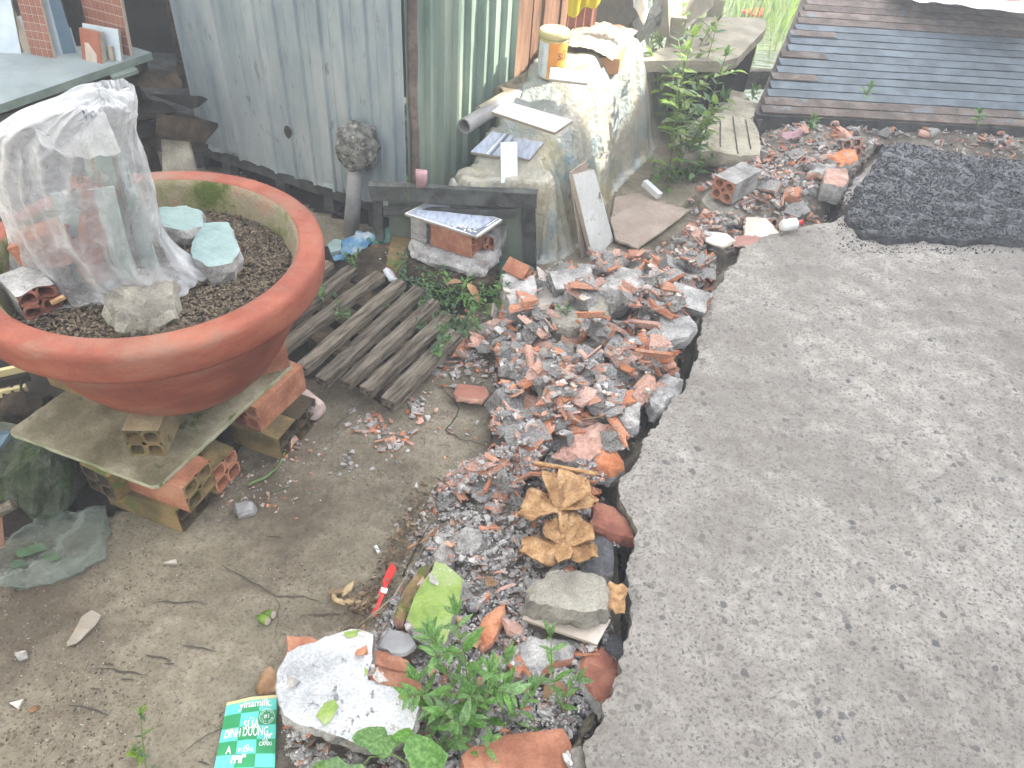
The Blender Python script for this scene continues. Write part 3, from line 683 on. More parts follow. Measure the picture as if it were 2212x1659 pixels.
obj('covered_heap', mb, M_tarp, smooth=True, label='long heap draped in milky yellowed plastic sheeting beside the green metal wall', cat='covered heap', fix=False, origin=(0, 2.9, 0))
def on_heap(u, v):
    """Point of the heap's surface seen at a picture point."""
    w = CM @ Vector((u * U - 512, -(v * U - 384), -FPX)); best = None
    for k in range(400):
        t = (2.2 + k * .005) / w.y; x = w.x * t; y = w.y * t; z = EYE + w.z * t
        hz = heap_z(x, y)
        if hz is not None and z <= hz: return Vector((x, y, hz))
    return V(u, v, .3)
def tile(name, pts, thick=.009, top=M_white, body=M_tbody, label=None, group=None, lift=.004, cat='tile', parent=None):
    """Ceramic tile lying or leaning with its four or five corners at these points."""
    c = sum(pts, Vector()) / len(pts); nrm = (pts[1] - pts[0]).cross(pts[2] - pts[1]).normalized()
    if nrm.z < 0: nrm = -nrm
    t = thing(name, label, cat, c, group) if parent is None else parent
    P_ = [p + Vector((0, 0, lift)) for p in pts]
    mb = MB(); mb.prism([p - nrm * .0025 for p in P_], thick - .0025, down=-nrm); obj('tile_body', mb, body, t)
    mb = MB(); mb.prism([p for p in P_], .0024, down=-nrm); obj('glazed_face', mb, top, t)
    return t, P_, nrm
def heap_quad(vp, lift=.006):
    p = [on_heap(u, v) for u, v in vp]
    # best-fitting plane so that the tile stays flat
    A = np.array([[q.x, q.y, 1] for q in p]); z = np.linalg.lstsq(A, np.array([q.z for q in p]), rcond=None)[0]
    r_ = [Vector((q.x, q.y, z[0] * q.x + z[1] * q.y + z[2])) for q in p]
    up = max(0, max(q.z - s_.z for q, s_ in zip(p, r_))); return [q + Vector((0, 0, lift + up * .6 + .012)) for q in r_]
tile('floor_tile', [V(1062, 243, .452), V(1092, 220, .475), V(1236, 262, .470), V(1198, 288, .447)], .014, label='large plain white tile lying across the middle of the covered heap')
tile('floor_tile', [V(1186, 172, .520), V(1190, 147, .530), V(1274, 158, .528), V(1268, 182, .518)], .010, label='bright white tile in full sun just below the orange tub')
t_, P_, nr = tile('patterned_tile', heap_quad([(1016, 340), (1062, 300), (1110, 306), (1078, 352)]), .012, M_bluet, label='broken grey-blue tile with a dark line, left one of the pair on the heap')
def strip(P_a, P_b, w, nrm, m, parent, name='printed_line', lift=.0008):
    mb = MB(); a, b_ = Vector(P_a), Vector(P_b); s_ = (b_ - a).cross(nrm).normalized() * w / 2
    mb.add([a + s_ + nrm * lift, b_ + s_ + nrm * lift, b_ - s_ + nrm * lift, a - s_ + nrm * lift], [(0, 1, 2, 3)]); return obj(name, mb, m, parent)
strip(P_[2].lerp(P_[1], .25), P_[3].lerp(P_[0], .3), .010, nr, M_dline, t_); strip(P_[2].lerp(P_[1], .4), P_[3].lerp(P_[0], .45), .004, nr, M_cwhite, t_)
tile('patterned_tile', heap_quad([(1118, 352), (1106, 312), (1174, 320), (1142, 358)]), .012, M_bluet, label='pale grey-violet tile piece, right one of the pair on the heap')
a, b_ = on_heap(1082, 404), on_heap(1118, 402); c = VY(1117, 308, b_.y + .06); d = VY(1081, 310, a.y + .06)
a.z += .0; t_, _, _ = tile('white_tile_strip', [a, b_, c, d], .008, label='narrow white tile strip leaning upright against the pair of patterned tiles')

# tub with an orange label
CT = Vector((.038, 2.90, .492)); hz = heap_z(CT.x, CT.y) or .49; CT.z = hz - .003
tub = thing('plastic_tub', 'orange and white round plastic tub with a cream lid standing on the heap', 'tub', CT)
mb = MB(); mb.lathe([(0, 0), (.048, 0), (.051, .004), (.053, .145), (.0, .145)], CT, 40); obj('tub_body', mb, M_cream, tub, smooth=True)
mb = MB(); mb.lathe([(.0, .143), (.057, .143), (.0575, .158), (.056, .166), (.052, .169), (.046, .166), (0, .166)], CT, 40); obj('lid', mb, M_cream, tub, smooth=True)
def cyl_patch(c, r, a0, a1, z0, z1, n=20, tap=0):
    mb = MB(); vs = []
    for i in range(n + 1):
        a = a0 + (a1 - a0) * i / n
        for z in (z0, z1): rr = r + tap * z; vs.append(Vector((c.x + rr * math.sin(a), c.y - rr * math.cos(a), c.z + z)))
    mb.add(vs, [(2 * i, 2 * i + 2, 2 * i + 3, 2 * i + 1) for i in range(n)]); return mb
obj('orange_label', cyl_patch(CT, .0515, R(-18), R(110), .006, .135, tap=.014), M_orangel, tub)
obj('white_label', cyl_patch(CT, .0517, R(-75), R(-18), .006, .130, tap=.014), M_labelw, tub)
def text_mb(s_, size, ext=0.0):
    cu = bpy.data.curves.new('t', 'FONT'); cu.body = s_; cu.size = size; cu.align_x = 'CENTER'; cu.align_y = 'CENTER'; cu.extrude = ext; cu.resolution_u = 3; cu.offset = size * .012
    o = bpy.data.objects.new('t', cu); COL.objects.link(o); dg = bpy.context.evaluated_depsgraph_get()
    me = bpy.data.meshes.new_from_object(o.evaluated_get(dg)); mb = MB(); mb.add([v.co.copy() for v in me.vertices], [tuple(p.vertices) for p in me.polygons])
    bpy.data.objects.remove(o); bpy.data.curves.remove(cu); bpy.data.meshes.remove(me); return mb
def wrap_text(s_, size, c, r, a, z, m, parent):
    mb = text_mb(s_, size); mb.v = [Vector((c.x + (r) * math.sin(a + v.x / r), c.y - r * math.cos(a + v.x / r), c.z + z + v.y)) for v in mb.v]
    return obj('lettering', mb, m, parent)
wrap_text('SỮ', .034, CT, .0545, R(42), .086, M_ink, tub)
wrap_text('dinh dưỡng', .006, CT, .0540, R(8), .052, M_ink, tub); wrap_text('cao cấp', .006, CT, .0540, R(8), .045, M_ink, tub)
wrap_text('100%', .008, CT, .0540, R(48), .045, M_ink, tub); wrap_text('380 g', .006, CT, .0540, R(50), .018, M_ink, tub)
for k in range(9): wrap_text('|||||||', .0045, CT, .0540, R(-45), .030 + k * .010, M_ink, tub)

# crumpled foil-like sheet folded over a carton behind the tub
fb = thing('foil_covered_box', 'cardboard box under a crinkled shiny sheet on the far end of the heap', 'box', VY(1290, 130, 3.25))
q = [VY(1240, 88, 3.15), VY(1352, 100, 3.2), VY(1345, 150, 3.0), VY(1245, 150, 2.98)]
mb = MB(); mb.prism([VY(1235, 120, 3.02), VY(1340, 128, 3.06), VY(1362, 80, 3.4), VY(1255, 66, 3.4)], .06); obj('carton', mb, M_card, fb)
mb = MB(); vs = []; ca = [VY(1226, 108, 3.00), VY(1322, 138, 3.03), VY(1378, 74, 3.42), VY(1238, 56, 3.42)]
for i in range(31):
    for j in range(31):
        s_, t = i / 30, j / 30; q = ca[0].lerp(ca[1], s_).lerp(ca[3].lerp(ca[2], s_), t)
        q.z += .012 + .012 * abs(N(s_ * 5, t * 4, 1)) + .005 * FB(s_ * 14, t * 12) + .015 * math.sin(math.pi * s_); vs.append(q)
mb.add(vs, [(i * 31 + j, (i + 1) * 31 + j, (i + 1) * 31 + j + 1, i * 31 + j + 1) for i in range(30) for j in range(30)])
obj('foil_sheet', mb, M_silver, fb, smooth=True, fix=False)

# pipe and two logs lying between heap and wall
def log_obj(name, a, b_, r, m, label, cat, hollow=False, n=14):
    mb = MB(); pts = [a.lerp(b_, i / 8) + Vector((0, 0, .004 * N(i * .7, r * 90))) for i in range(9)]
    rr = [r * (1 + .12 * N(i * .9, r * 50)) if not hollow else r for i in range(9)]
    if not hollow: mb.tube(pts, rr, n); return obj(name, mb, m, smooth=False, label=label, cat=cat)
    mb.tube(pts, rr, 20, cap=False); mb.tube([p for p in pts], [r * .80] * 9, 20, cap=False)
    ax = (b_ - a).normalized(); k = len(mb.v) // 2
    mb.add([], []); mb.f += [(i, (i + 1) % 20, k + (i + 1) % 20, k + i) for i in range(20)]; mb.m += [0] * 20
    return obj(name, mb, m, smooth=False, label=label, cat=cat)
pa = VY(1003, 273, 2.50); log_obj('metal_pipe', pa, pa + d2 * .9 + Vector((-.03, 0, .0)), .027, M_pipe, 'grey metal pipe with an open end lying behind the covered heap', 'pipe', True)
pa = VY(1036, 243, 2.62); log_obj('rough_log', pa, pa + d2 * .7 + Vector((0, 0, .02)), .022, M_bark, 'rough barked log just above the grey pipe beside the wall', 'log')
pa = VY(1078, 203, 2.78); log_obj('rough_log', pa, pa + d2 * .35 + Vector((.03, 0, .02)), .026, M_bark, 'short thick log stub, the upper one behind the heap', 'log')

# ---------------------------------------------------------------- dark wooden frame standing before the heap
fr = thing('old_table', 'dark weathered wooden table frame standing against the front of the heap', 'table frame', Vector((-.25, 2.30, 0)))
fl, frt = VY(805, 396, 2.262), VY(1150, 408, 2.262)
def bar(name, a, b_, w, h, m=M_wood_d, parent=fr, up=Vector((0, 0, 1)), n=6, jit=.003):
    mb = MB(); mb.beam(a, b_, w, h, n=n, jit=jit, up=up); return obj(name, mb, m, parent)
bar('top_rail', VY(800, 412, 2.255), VY(1160, 430, 2.255), .030, .055)
bar('lower_rail', VY(830, 455, 2.245), VY(1115, 462, 2.235), .022, .026, M_wood_d)
bar('leg', VY(1142, 425, 2.262), V(1150, 580, 0) + Vector((-.008, 0, 0)), .045, .03, up=Vector((0, 1, 0)))
bar('leg', VY(812, 400, 2.262), VY(822, 515, 2.262), .030, .03, up=Vector((0, 1, 0)))
mb = MB(); mb.prism([VY(838, 430, 2.272), VY(1130, 440, 2.272), VY(1135, 575, 2.272), VY(845, 560, 2.272)], .008, down=Vector((0, 1, 0))); obj('panel', mb, M_panel, fr)
mb = MB(); mb.box((0, 0, 0), (.03, .024, .045), jit=.006); mb.xf(Matrix.Translation(VY(910, 386, 2.24))); obj('red_knot', mb, M_pinkc, smooth=True, label='small pink cloth knot tied at the corner of the shed wall', cat='cloth')

# concrete lump on a post
mc = thing('post_footing', 'upturned post with a rough lump of concrete on its end before the grey wall', 'post', V(757, 505, 0))
b0 = V(757, 505, 0); b1 = VY(770, 365, b0.y)
mb = MB(); mb.tube([b0 + Vector((0, 0, -.01)), b0.lerp(b1, .5), b1 + Vector((0, 0, .02))], [.030, .028, .026], 14); obj('post', mb, M_pipe, mc, smooth=True)
def rough_ball(c, dims, sub=4, amp=.12, fr_=3.0, seed=0, box=.5):
    bm = bmesh.new(); bmesh.ops.create_icosphere(bm, subdivisions=sub, radius=1); mb = MB()
    for v in bm.verts:
        p = v.co.copy(); q = Vector([math.copysign(abs(t) ** box, t) for t in p]); q.normalize(); mxx = max(abs(p.x), abs(p.y), abs(p.z))
        p = p.lerp(p / mxx, box * .55)
        p *= 1 + amp * FB(p.x * fr_ + seed, p.y * fr_, p.z * fr_, 5)
        v.co = p
    mb.v = [Vector(c) + Vector((v.co.x * dims[0], v.co.y * dims[1], v.co.z * dims[2])) for v in bm.verts]
    mb.f = [tuple(v.index for v in f.verts) for f in bm.faces]; mb.m = [0] * len(mb.f); bm.free(); return mb
M_aggr = mat('exposed_aggregate', [H('5d5e5b'), H('85857f'), H('a8a79f')], 40, .95, 1.6, 70, spots=(H('b9b8b2'), 55, .72, 'vor'), spots2=(H('3b3a36'), 45, .60, 'n'))
obj('concrete_lump', rough_ball(VY(772, 318, b0.y), (.072, .06, .082), 4, .16, 2.2, 3), M_aggr, mc, smooth=True)

# leaning board with flaking white paint, thin panels behind it
tile('flaked_board', [V(1283, 562, .0), V(1326, 520, .0), VY(1284, 366, 2.50), VY(1238, 378, 2.40)], .018, M_flake, M_tbody, 'old board with flaking white paint leaning on the side of the heap', cat='board', lift=0)
t_, _, _ = tile('thin_board', [V(1258, 560, .0), V(1285, 540, .0), VY(1268, 348, 2.50), VY(1232, 372, 2.41)], .006, M_sheet2, M_tbody, 'thin brown panel leaning behind the white flaked board', cat='panel', lift=-.0)
for k, (pts, z) in enumerate((([(1318, 470), (1400, 430), (1492, 452), (1378, 535), (1330, 515)], .03), ([(1330, 425), (1395, 412), (1440, 438), (1360, 478), (1320, 470)], .018))):
    mb = plate(VL(pts, z), .010, .02, .003, .003, .001, 2, seed=k); obj('old_floor_panel', mb, [M_sheet2, M_tbody], smooth=False, label=('pinkish brown floor panel with a raised pattern and broken front edge' if k == 0 else 'thin pinkish sheet under the heap edge behind the floor panel'), cat='panel')
mb = MB(); mb.tube([V(1392, 394, .06), V(1425, 424, .04)], [.018, .018], 4); obj('white_tube', mb, M_white, label='short white square plastic tube lying at the foot of the bush', cat='tube')

# ---------------------------------------------------------------- hollow bricks
def hollow_brick_mb(L, W, Hh, nx=2, ny=2, rr=.70, sq=.45, broken=0.0, seed=0):
    """Clay block with channels running through its length (local x)."""
    mb = MB(); N_ = 16; cw, ch = W / nx, Hh / ny; secs = 7 if broken else 3
    def outer(k):
        a = 2 * math.pi * (k + .5) / N_; c, s_ = math.cos(a), math.sin(a); m_ = max(abs(c), abs(s_)); return c / m_, s_ / m_
    def inner(k):
        a = 2 * math.pi * (k + .5) / N_; c, s_ = math.cos(a), math.sin(a); m_ = max(abs(c), abs(s_))
        return (c * (1 - sq) + c / m_ * sq) * rr, (s_ * (1 - sq) + s_ / m_ * sq) * rr
    def X(i, y, z):
        x = -L / 2 + L * i / (secs - 1)
        if broken and i == secs - 1: x -= broken * (.5 + N(y * 45 + seed, z * 45, seed))
        return x
    for ix in range(nx):
        for iy in range(ny):
            cy_, cz = -W / 2 + cw * (ix + .5), -Hh / 2 + ch * (iy + .5)
            for i in (0, secs - 1):
                O = []; I = []
                for k in range(N_):
                    a, b_ = outer(k); y, z = cy_ + a * cw / 2, cz + b_ * ch / 2; O.append((X(i, y, z), y, z))
                    a, b_ = inner(k); y, z = cy_ + a * cw / 2, cz + b_ * ch / 2; I.append((X(i, y, z), y, z))
                mb.add(O + I, [(k, (k + 1) % N_, N_ + (k + 1) % N_, N_ + k) if i else (k, N_ + k, N_ + (k + 1) % N_, (k + 1) % N_) for k in range(N_)], 0)
            vs = []
            for i in (0, secs - 1):
                for k in range(N_):
                    a, b_ = inner(k); y, z = cy_ + a * cw / 2, cz + b_ * ch / 2; vs.append((X(i, y, z), y, z))
            mb.add(vs, [(k, (k + 1) % N_, N_ + (k + 1) % N_, N_ + k) for k in range(N_)], 0)
    # outer skin
    per = []
    for k in range(4 * 8):
        s_, t = divmod(k, 8); t /= 8
        per.append([(-1 + 2 * t, -1), (1, -1 + 2 * t), (1 - 2 * t, 1), (-1, 1 - 2 * t)][s_])
    vs = []
    for i in (0, secs - 1):
        for (a, b_) in per:
            y, z = a * W / 2, b_ * Hh / 2; vs.append((X(i, y, z), y, z))
    n = len(per); mb.add(vs, [(k, (k + 1) % n, n + (k + 1) % n, n + k) for k in range(n)], 1)
    return mb
def place_mb(mb, c, ax, up=Vector((0, 0, 1))):
    ax = Vector(ax).normalized(); sd = Vector(up).cross(ax).normalized(); u = ax.cross(sd)
    Mx = Matrix((ax, sd, u)).transposed().to_4x4(); Mx.translation = Vector(c); return mb.xf(Mx)
M_brick_o = mat('orange_block', [H('8a5a45'), H('a26e56'), H('b5866c')], 12, .88, .5, 70, rv=.05, spots=(H('8c6a4f'), 5, .62, 'n'))
M_brick_m = mat('mossy_block', [H('5a5038'), H('7b6a48'), H('8d7852')], 10, .92, .5, 70, rv=.08, spots=(H('57602f'), 8, .56, 'n'))
M_brick_k = mat('dark_block', [H('2e2a22'), H('433b2e'), H('574a38')], 10, .92, .5, 70)  # near-black brown for bricks under the slab

# ---------------------------------------------------------------- the slab table under the pot
SZ = .185
sc = [V(154, 0, 0)]
c_f, c_r, c_l = V(335, 1052, SZ), V(635, 783, SZ), V(15, 932, SZ); c_b = c_r + c_l - c_f
def round_corner(P_, r=.018, n=5):
    out = []
    for i in range(len(P_)):
        a, b_, c = P_[i - 1], P_[i], P_[(i + 1) % len(P_)]; u1 = (a - b_).normalized(); u2 = (c - b_).normalized()
        for k in range(n + 1):
            t = k / n; out.append((b_ + u1 * r).lerp(b_, t).lerp(b_.lerp(b_ + u2 * r, t), t))
    return out
M_slab = mat('mossy_slab', [H('5d5742'), H('7b7560'), H('97917c')], 7, .8, .5, 60, spots=(H('4d5a22'), 6, .57, 'n'), spots2=(H('3f3a2d'), 24, .63, 'n'))
M_slabe = mat('slab_edge', [H('7d8565'), H('a2a58b'), H('b5b59d')], 9, .8, .5, 60, spots=(H('5c6a34'), 10, .6, 'n'))
mb = plate(round_corner([c_f, c_r, c_b, c_l]), .013, .02, .0016, .0015, .0012, 2, seed=2)
obj('stone_slab', mb, [M_slab, M_slabe], label='mossy square stone slab lying on hollow bricks under the terracotta pot', cat='slab', smooth=False)
def brick(c, ax, L, W, Hh, label, m0=M_brick_m, m1=M_brick_m, up=(0, 0, 1), **k):
    mb = place_mb(hollow_brick_mb(L, W, Hh, **k), c, ax, up)
    return obj('hollow_brick', mb, [m0, m1], label=label, cat='brick', smooth=False)
dr = (c_r - c_f).normalized(); dl = (c_l - c_f).normalized(); z_ = SZ - .013
def under(a, b_, z): q = c_f + dr * a + dl * b_; return Vector((q.x, q.y, z))
# front corner pile
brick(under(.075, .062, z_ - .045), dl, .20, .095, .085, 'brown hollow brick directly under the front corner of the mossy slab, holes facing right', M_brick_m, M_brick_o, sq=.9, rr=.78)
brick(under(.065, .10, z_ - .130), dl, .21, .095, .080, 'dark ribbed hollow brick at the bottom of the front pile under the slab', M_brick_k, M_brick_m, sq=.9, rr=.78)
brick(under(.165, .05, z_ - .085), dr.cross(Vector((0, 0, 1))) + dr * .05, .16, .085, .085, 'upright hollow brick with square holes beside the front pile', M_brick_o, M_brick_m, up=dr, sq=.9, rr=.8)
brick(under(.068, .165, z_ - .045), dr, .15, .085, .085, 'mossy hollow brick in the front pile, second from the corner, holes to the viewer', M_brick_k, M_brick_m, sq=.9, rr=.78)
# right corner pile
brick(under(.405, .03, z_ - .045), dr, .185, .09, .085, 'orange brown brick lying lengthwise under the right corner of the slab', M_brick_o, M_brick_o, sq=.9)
brick(under(.43, .015, z_ - .130), dl, .15, .085, .08, 'black hollow brick at the right end of the lower row beside the bottle', M_brick_k, M_brick_k, sq=.9, rr=.8)
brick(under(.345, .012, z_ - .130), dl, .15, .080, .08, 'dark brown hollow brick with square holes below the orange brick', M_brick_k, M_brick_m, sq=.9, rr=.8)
brick(under(.28, .35, z_ - .09), dr, .30, .15, .16, 'dark block holding up the far side of the slab', M_brick_k, M_brick_k)
# bricks between slab and pot
BW = .082
qf = V(322, 985, SZ); dv = (V(368, 880, SZ) - V(322, 985, SZ)).normalized()
brick(qf + dv * .095 + Vector((0, 0, BW / 2)), dv, .19, .078, BW, 'pale green stained hollow brick standing under the front of the pot', M_brick_m, mat('ribbed_block', [H('8f8266'), H('a4977c'), H('b3a27f')], 9, .85, .4, 60, spots=(H('6d7038'), 6, .58, 'n')), sq=.8, rr=.72)
qf = V(520, 825, SZ); qe = V(596, 800, SZ); dv = (qe - qf).normalized()
brick(qf.lerp(qe, .5) + Vector((-.02, .03, .04)), dv, .16, .08, .08, 'bright orange brick wedged under the right side of the pot', M_brick_o, M_brick_o, sq=.8)
brick(under(.20, .38, SZ + .040), dl, .16, .08, .08, 'brown brick holding the pot at the back', M_brick_m, M_brick_m)

# ---------------------------------------------------------------- the pot
PC = Vector((-.788, 1.312, 0)); PT = Vector((PC.x, PC.y, .267))
pot = thing('terracotta_pot', 'huge round terracotta bowl pot with a thick rolled rim', 'flower pot', PT)
z0 = PT.z
prof = [(0, 0), (.145, 0), (.165, .004), (.190, .020), (.222, .055), (.253, .105), (.276, .155), (.293, .200), (.300, .218), (.299, .222), (.305, .226), (.306, .232), (.304, .236), (.311, .241), (.312, .247), (.322, .254),
        (.343, .260), (.351, .264), (.354, .272), (.356, .296), (.357, .318), (.3545, .328), (.347, .334), (.332, .337), (.312, .337), (.303, .333), (.296, .318), (.290, .285), (.282, .255), (.270, .22), (.0, .215)]
mi = [0] * 25 + [1] * 5
mb = MB(); mb.lathe(prof, PT, 120, mi); obj('bowl', mb, [M_terra, M_moss], pot, smooth=True)
SOIL = z0 + .262
mb = MB(); vs = [PC + Vector((0, 0, SOIL + .01))]; fs = []
for i in range(1, 26):
    for k in range(72):
        a = 2 * math.pi * k / 72; r_ = .286 * i / 25; x, y = PC.x + r_ * math.cos(a), PC.y + r_ * math.sin(a)
        vs.append(Vector((x, y, SOIL + .008 * FB(x * 12, y * 12) + .004 * FB(x * 50, y * 50))))
for k in range(72): fs.append((0, 1 + k, 1 + (k + 1) % 72))
for i in range(24):
    for k in range(72): a = 1 + i * 72; fs.append((a + k, a + 72 + k, a + 72 + (k + 1) % 72, a + (k + 1) % 72))
mb.add(vs, fs); obj('soil', mb, M_soil, pot, smooth=True, fix=False)
mb = MB()
for k in range(9000):
    a = ru(0, 6.283); r_ = .284 * math.sqrt(rnd()); x, y = PC.x + r_ * math.cos(a), PC.y + r_ * math.sin(a)
    z = SOIL + .008 * FB(x * 12, y * 12) + .003 + ru(0, .004); L = ru(.005, .011); w = ru(.0010, .0022); t = ru(0, 6.28)
    d = Vector((math.cos(t), math.sin(t), ru(-.4, .4))); s_ = Vector((-d.y, d.x, ru(-.4, .4))) * w; c = Vector((x, y, z))
    mb.add([c - d * L / 2 - s_, c + Vector((0, 0, .0016)) - s_, c + d * L / 2 - s_, c + d * L / 2 + s_, c + Vector((0, 0, .0016)) + s_, c - d * L / 2 + s_], [(0, 1, 4, 5), (1, 2, 3, 4)])
obj('husk_mulch', mb, M_mulch, pot, kind='stuff', fix=False)

# things lying on the soil
def chunk(name, vp, z, thick, m, label, cat, zf=None, **k):
    P_ = [V(u, v, z) for u, v in vp]
    if zf:
        P_ = [Vector((p.x, p.y, z + zf(p.x, p.y))) for p in P_]
    kw = dict(res=.010, jit=.004, topn=.003, sidew=.006, rings=3, under=.0); kw.update(k)
    seed = int(vp[0][0]) % 17; return obj(name, plate(P_, thick, seed=seed, **kw), m, label=label, cat=cat, smooth=False)
zz = SOIL
chunk('concrete_fragment', [(222, 648), (262, 600), (300, 572), (350, 580), (376, 610), (372, 660), (300, 685), (250, 690)], zz + .045, .05, [M_conc_y, M_conc_y], 'rough mossy concrete lump on the front of the pot soil, on the plastic sheet', 'concrete fragment', topn=.012, sidew=.012)
mb = plate([VY(222, 640, 1.165), VY(300, 590, 1.20), VY(300, 572, 1.245), VY(370, 585, 1.24), VY(376, 640, 1.20), VY(260, 680, 1.14)], .03, seed=3, topn=.01)
chunk('painted_block', [(412, 520), (440, 482), (492, 476), (508, 508), (518, 540), (500, 568), (450, 575), (415, 556)], zz + .050, .055, [M_turq, M_mortar], 'turquoise painted brick fragment with an orange broken end on the pot soil', 'brick fragment', zf=lambda x, y: .0)
brick(V(478, 552, zz + .02), V(510, 560, zz) - V(440, 548, zz), .075, .05, .04, 'orange hollow brick end showing under the turquoise painted fragment', M_brick_o, M_brick_o, broken=.01)
chunk('painted_block', [(342, 470), (345, 446), (400, 443), (436, 455), (440, 488), (400, 496), (355, 490)], zz + .045, .05, [M_turq, M_mortar], 'flat turquoise painted fragment at the back of the pot soil', 'brick fragment')
brick(V(66, 632, zz + .035), V(100, 655, zz) - V(50, 605, zz), .10, .07, .06, 'broken grey hollow brick at the left edge of the plastic sheet in the pot', M_brick_d, M_mortar, sq=.7, rr=.75, broken=.012)

# plastic sheet over a stack of glass panes and bricks
CB = Vector((-.868, 1.285, zz))
fp = thing('plastic_cover', 'crumpled clear plastic sheet draped upright over the plant stump in the pot', 'plastic sheet', CB)
SIL = [(585, 40, 425), (575, 42, 418), (545, 40, 375), (500, 28, 345), (460, 15, 335), (420, 4, 326), (385, -4, 316), (350, -8, 308), (320, -6, 300), (290, 2, 292), (262, 40, 290), (240, 85, 288), (222, 125, 285), (210, 165, 280), (203, 195, 262), (201, 215, 235)]
NA, NR = 170, 80; vs = []
for j in range(NR + 1):
    t = j / NR * (len(SIL) - 1); i = min(int(t), len(SIL) - 2); f = t - i
    v_, uL, uR = [SIL[i][q] * (1 - f) + SIL[i + 1][q] * f for q in range(3)]
    pL, pR = VY(uL, v_, 1.29), VY(uR, v_, 1.29); hf = j / NR; c_ = (pL + pR) / 2; hw_ = (pR - pL).length / 2; zc_ = max(c_.z, zz + .004)
    ry_ = (.105 - .045 * hf) * min(1, (1 - hf) / .10 + .12)
    for k in range(NA):
        a = 2 * math.pi * k / NA; c, s_ = math.cos(a), math.sin(a)
        q = Vector((c * 1.8 + hf * 1.2, s_ * 1.8 - hf, hf * 2.4)); n1 = abs(noise.noise(q)); n2 = abs(noise.noise(q * 2.3 + Vector((3, 1, 7)))); n3 = abs(noise.noise(q * 5.5 + Vector((9, 4, 2))))
        fold = .30 * n1 + .16 * n2 + .07 * n3
        sharp = 1.06 - fold * (.55 + .45 * abs(s_))
        x = hw_ * c * (1.04 - fold * .35); y = ry_ * s_ * sharp * 1.15
        base = (1 - sm(hf / .08)) * (.16 * max(0, N(c * 2.5, s_ * 2.5, 9)) + .06)
        vs.append(Vector((c_.x + x * (1 + base), 1.29 + y * (1 + base), zc_ + .010 * N(c * 3, s_ * 3, hf * 4) + .012 * n2 * hf - (.02 * s_ * s_ if hf > .9 else 0))))
fs = [(j * NA + k, j * NA + (k + 1) % NA, (j + 1) * NA + (k + 1) % NA, (j + 1) * NA + k) for j in range(NR) for k in range(NA)]
fs.append(tuple(NR * NA + k for k in range(NA)))
mb = MB(); mb.add(vs, fs); obj('film', mb, M_film, fp, smooth=True, fix=False)
# a second fold of the sheet, its lip hanging forward like an open beak
vs = []
for i in range(25):
    for j in range(13):
        s_, t = i / 24, j / 12
        q = VY(95, 318, 1.20).lerp(VY(262, 326, 1.185), s_).lerp(VY(60, 262, 1.25).lerp(VY(215, 222, 1.25), s_), t); q.z += .012 * math.sin(t * 3.1) + .008 * N(s_ * 5, t * 4) - .016 * math.sin(s_ * 3.1) * (1 - t); q.y -= .008 * abs(N(s_ * 7, t * 5, 3)); vs.append(q)
mb = MB(); mb.add(vs, [(i * 13 + j, (i + 1) * 13 + j, (i + 1) * 13 + j + 1, i * 13 + j + 1) for i in range(24) for j in range(12)]); obj('film_lip', mb, M_film, fp, smooth=True, fix=False)
for (pts, sd) in (([(80, 668), (230, 655), (380, 632), (425, 602), (470, 588), (500, 578), (415, 590), (300, 640), (150, 655)], 0),):
    P_ = VL(pts, zz + .010); mb = plate(P_, .0015, .012, .004, .008, .001, 1, seed=4, topfreq=60); obj('film_hem', mb, [M_film, M_film], fp, smooth=True)
# what stands under the film
gl = mat('greenish_glass', [H('8fa39c'), H('a9b8b2')], 5, .1, 0, 30, spec=.8, alpha=.5)
for k, (a, b_, c, d) in enumerate((((-.08, -.02, .0), (.06, -.03, .0), (.07, -.02, .235), (-.07, -.01, .20)), ((-.02, .03, 0), (.09, .02, 0), (.085, .02, .33), (-.0, .03, .31)))):
    P_ = [CB + Vector(q) for q in (a, b_, c, d)]; mb = MB(); mb.prism(P_, .005, down=Vector((0, 1, 0)))
    obj('glass_pane', mb, gl, label=('low greenish glass pane under the plastic sheet in the pot' if k == 0 else 'tall glass pane at the back under the plastic sheet in the pot'), cat='glass pane')
brick(CB + Vector((-.01, .0, .12)), (0.2, .2, 1), .20, .075, .06, 'orange brick standing upright inside the plastic sheet', M_brick_o, M_brick_o)
brick(CB + Vector((-.10, -.02, .09)), (1, .3, .3), .12, .075, .07, 'orange brick lying at the left inside the plastic sheet', M_brick_o, M_brick_o)
for k, (a, b_) in enumerate((((.03, -.03, -.01), (-.015, -.02, .22)), ((.065, -.02, -.01), (.03, .0, .30)), ((.045, .02, 0), (.07, .02, .335)))):
    mb = MB(); p0, p1 = CB + Vector(a), CB + Vector(b_); mb.tube([p0.lerp(p1, i / 6) + Vector((.004 * N(i, k), 0, 0)) for i in range(7)], .006 - .001 * k, 7)
    obj('bare_stem', mb, M_bark, label=('leaning', 'tall middle', 'straight right hand')[k] + ' bare plant stem under the plastic sheet in the pot', cat='stem', smooth=True)
mb = MB(); mb.tube([V(110, 655, zz + .03), V(140, 640, zz + .035)], .006, 6); obj('bud', mb, M_husk, label='small ochre shoot in the soil at the front rim of the pot', cat='shoot')

# bottle beside the slab
pb = thing('plastic_bottle', 'clear pinkish plastic bottle lying on its side beside the right brick pile', 'bottle', V(670, 885, 0))
a, b_ = V(640, 855, .032), V(690, 892, .032); mb = MB(); dd = (b_ - a)
mb.tube([a + dd * t for t in (-.9, -.6, 0, .3, .6, .85, .97, 1.03)], [.012, .022, .032, .033, .032, .031, .025, .008], 20); obj('body', mb, M_bottle, pb, smooth=True)

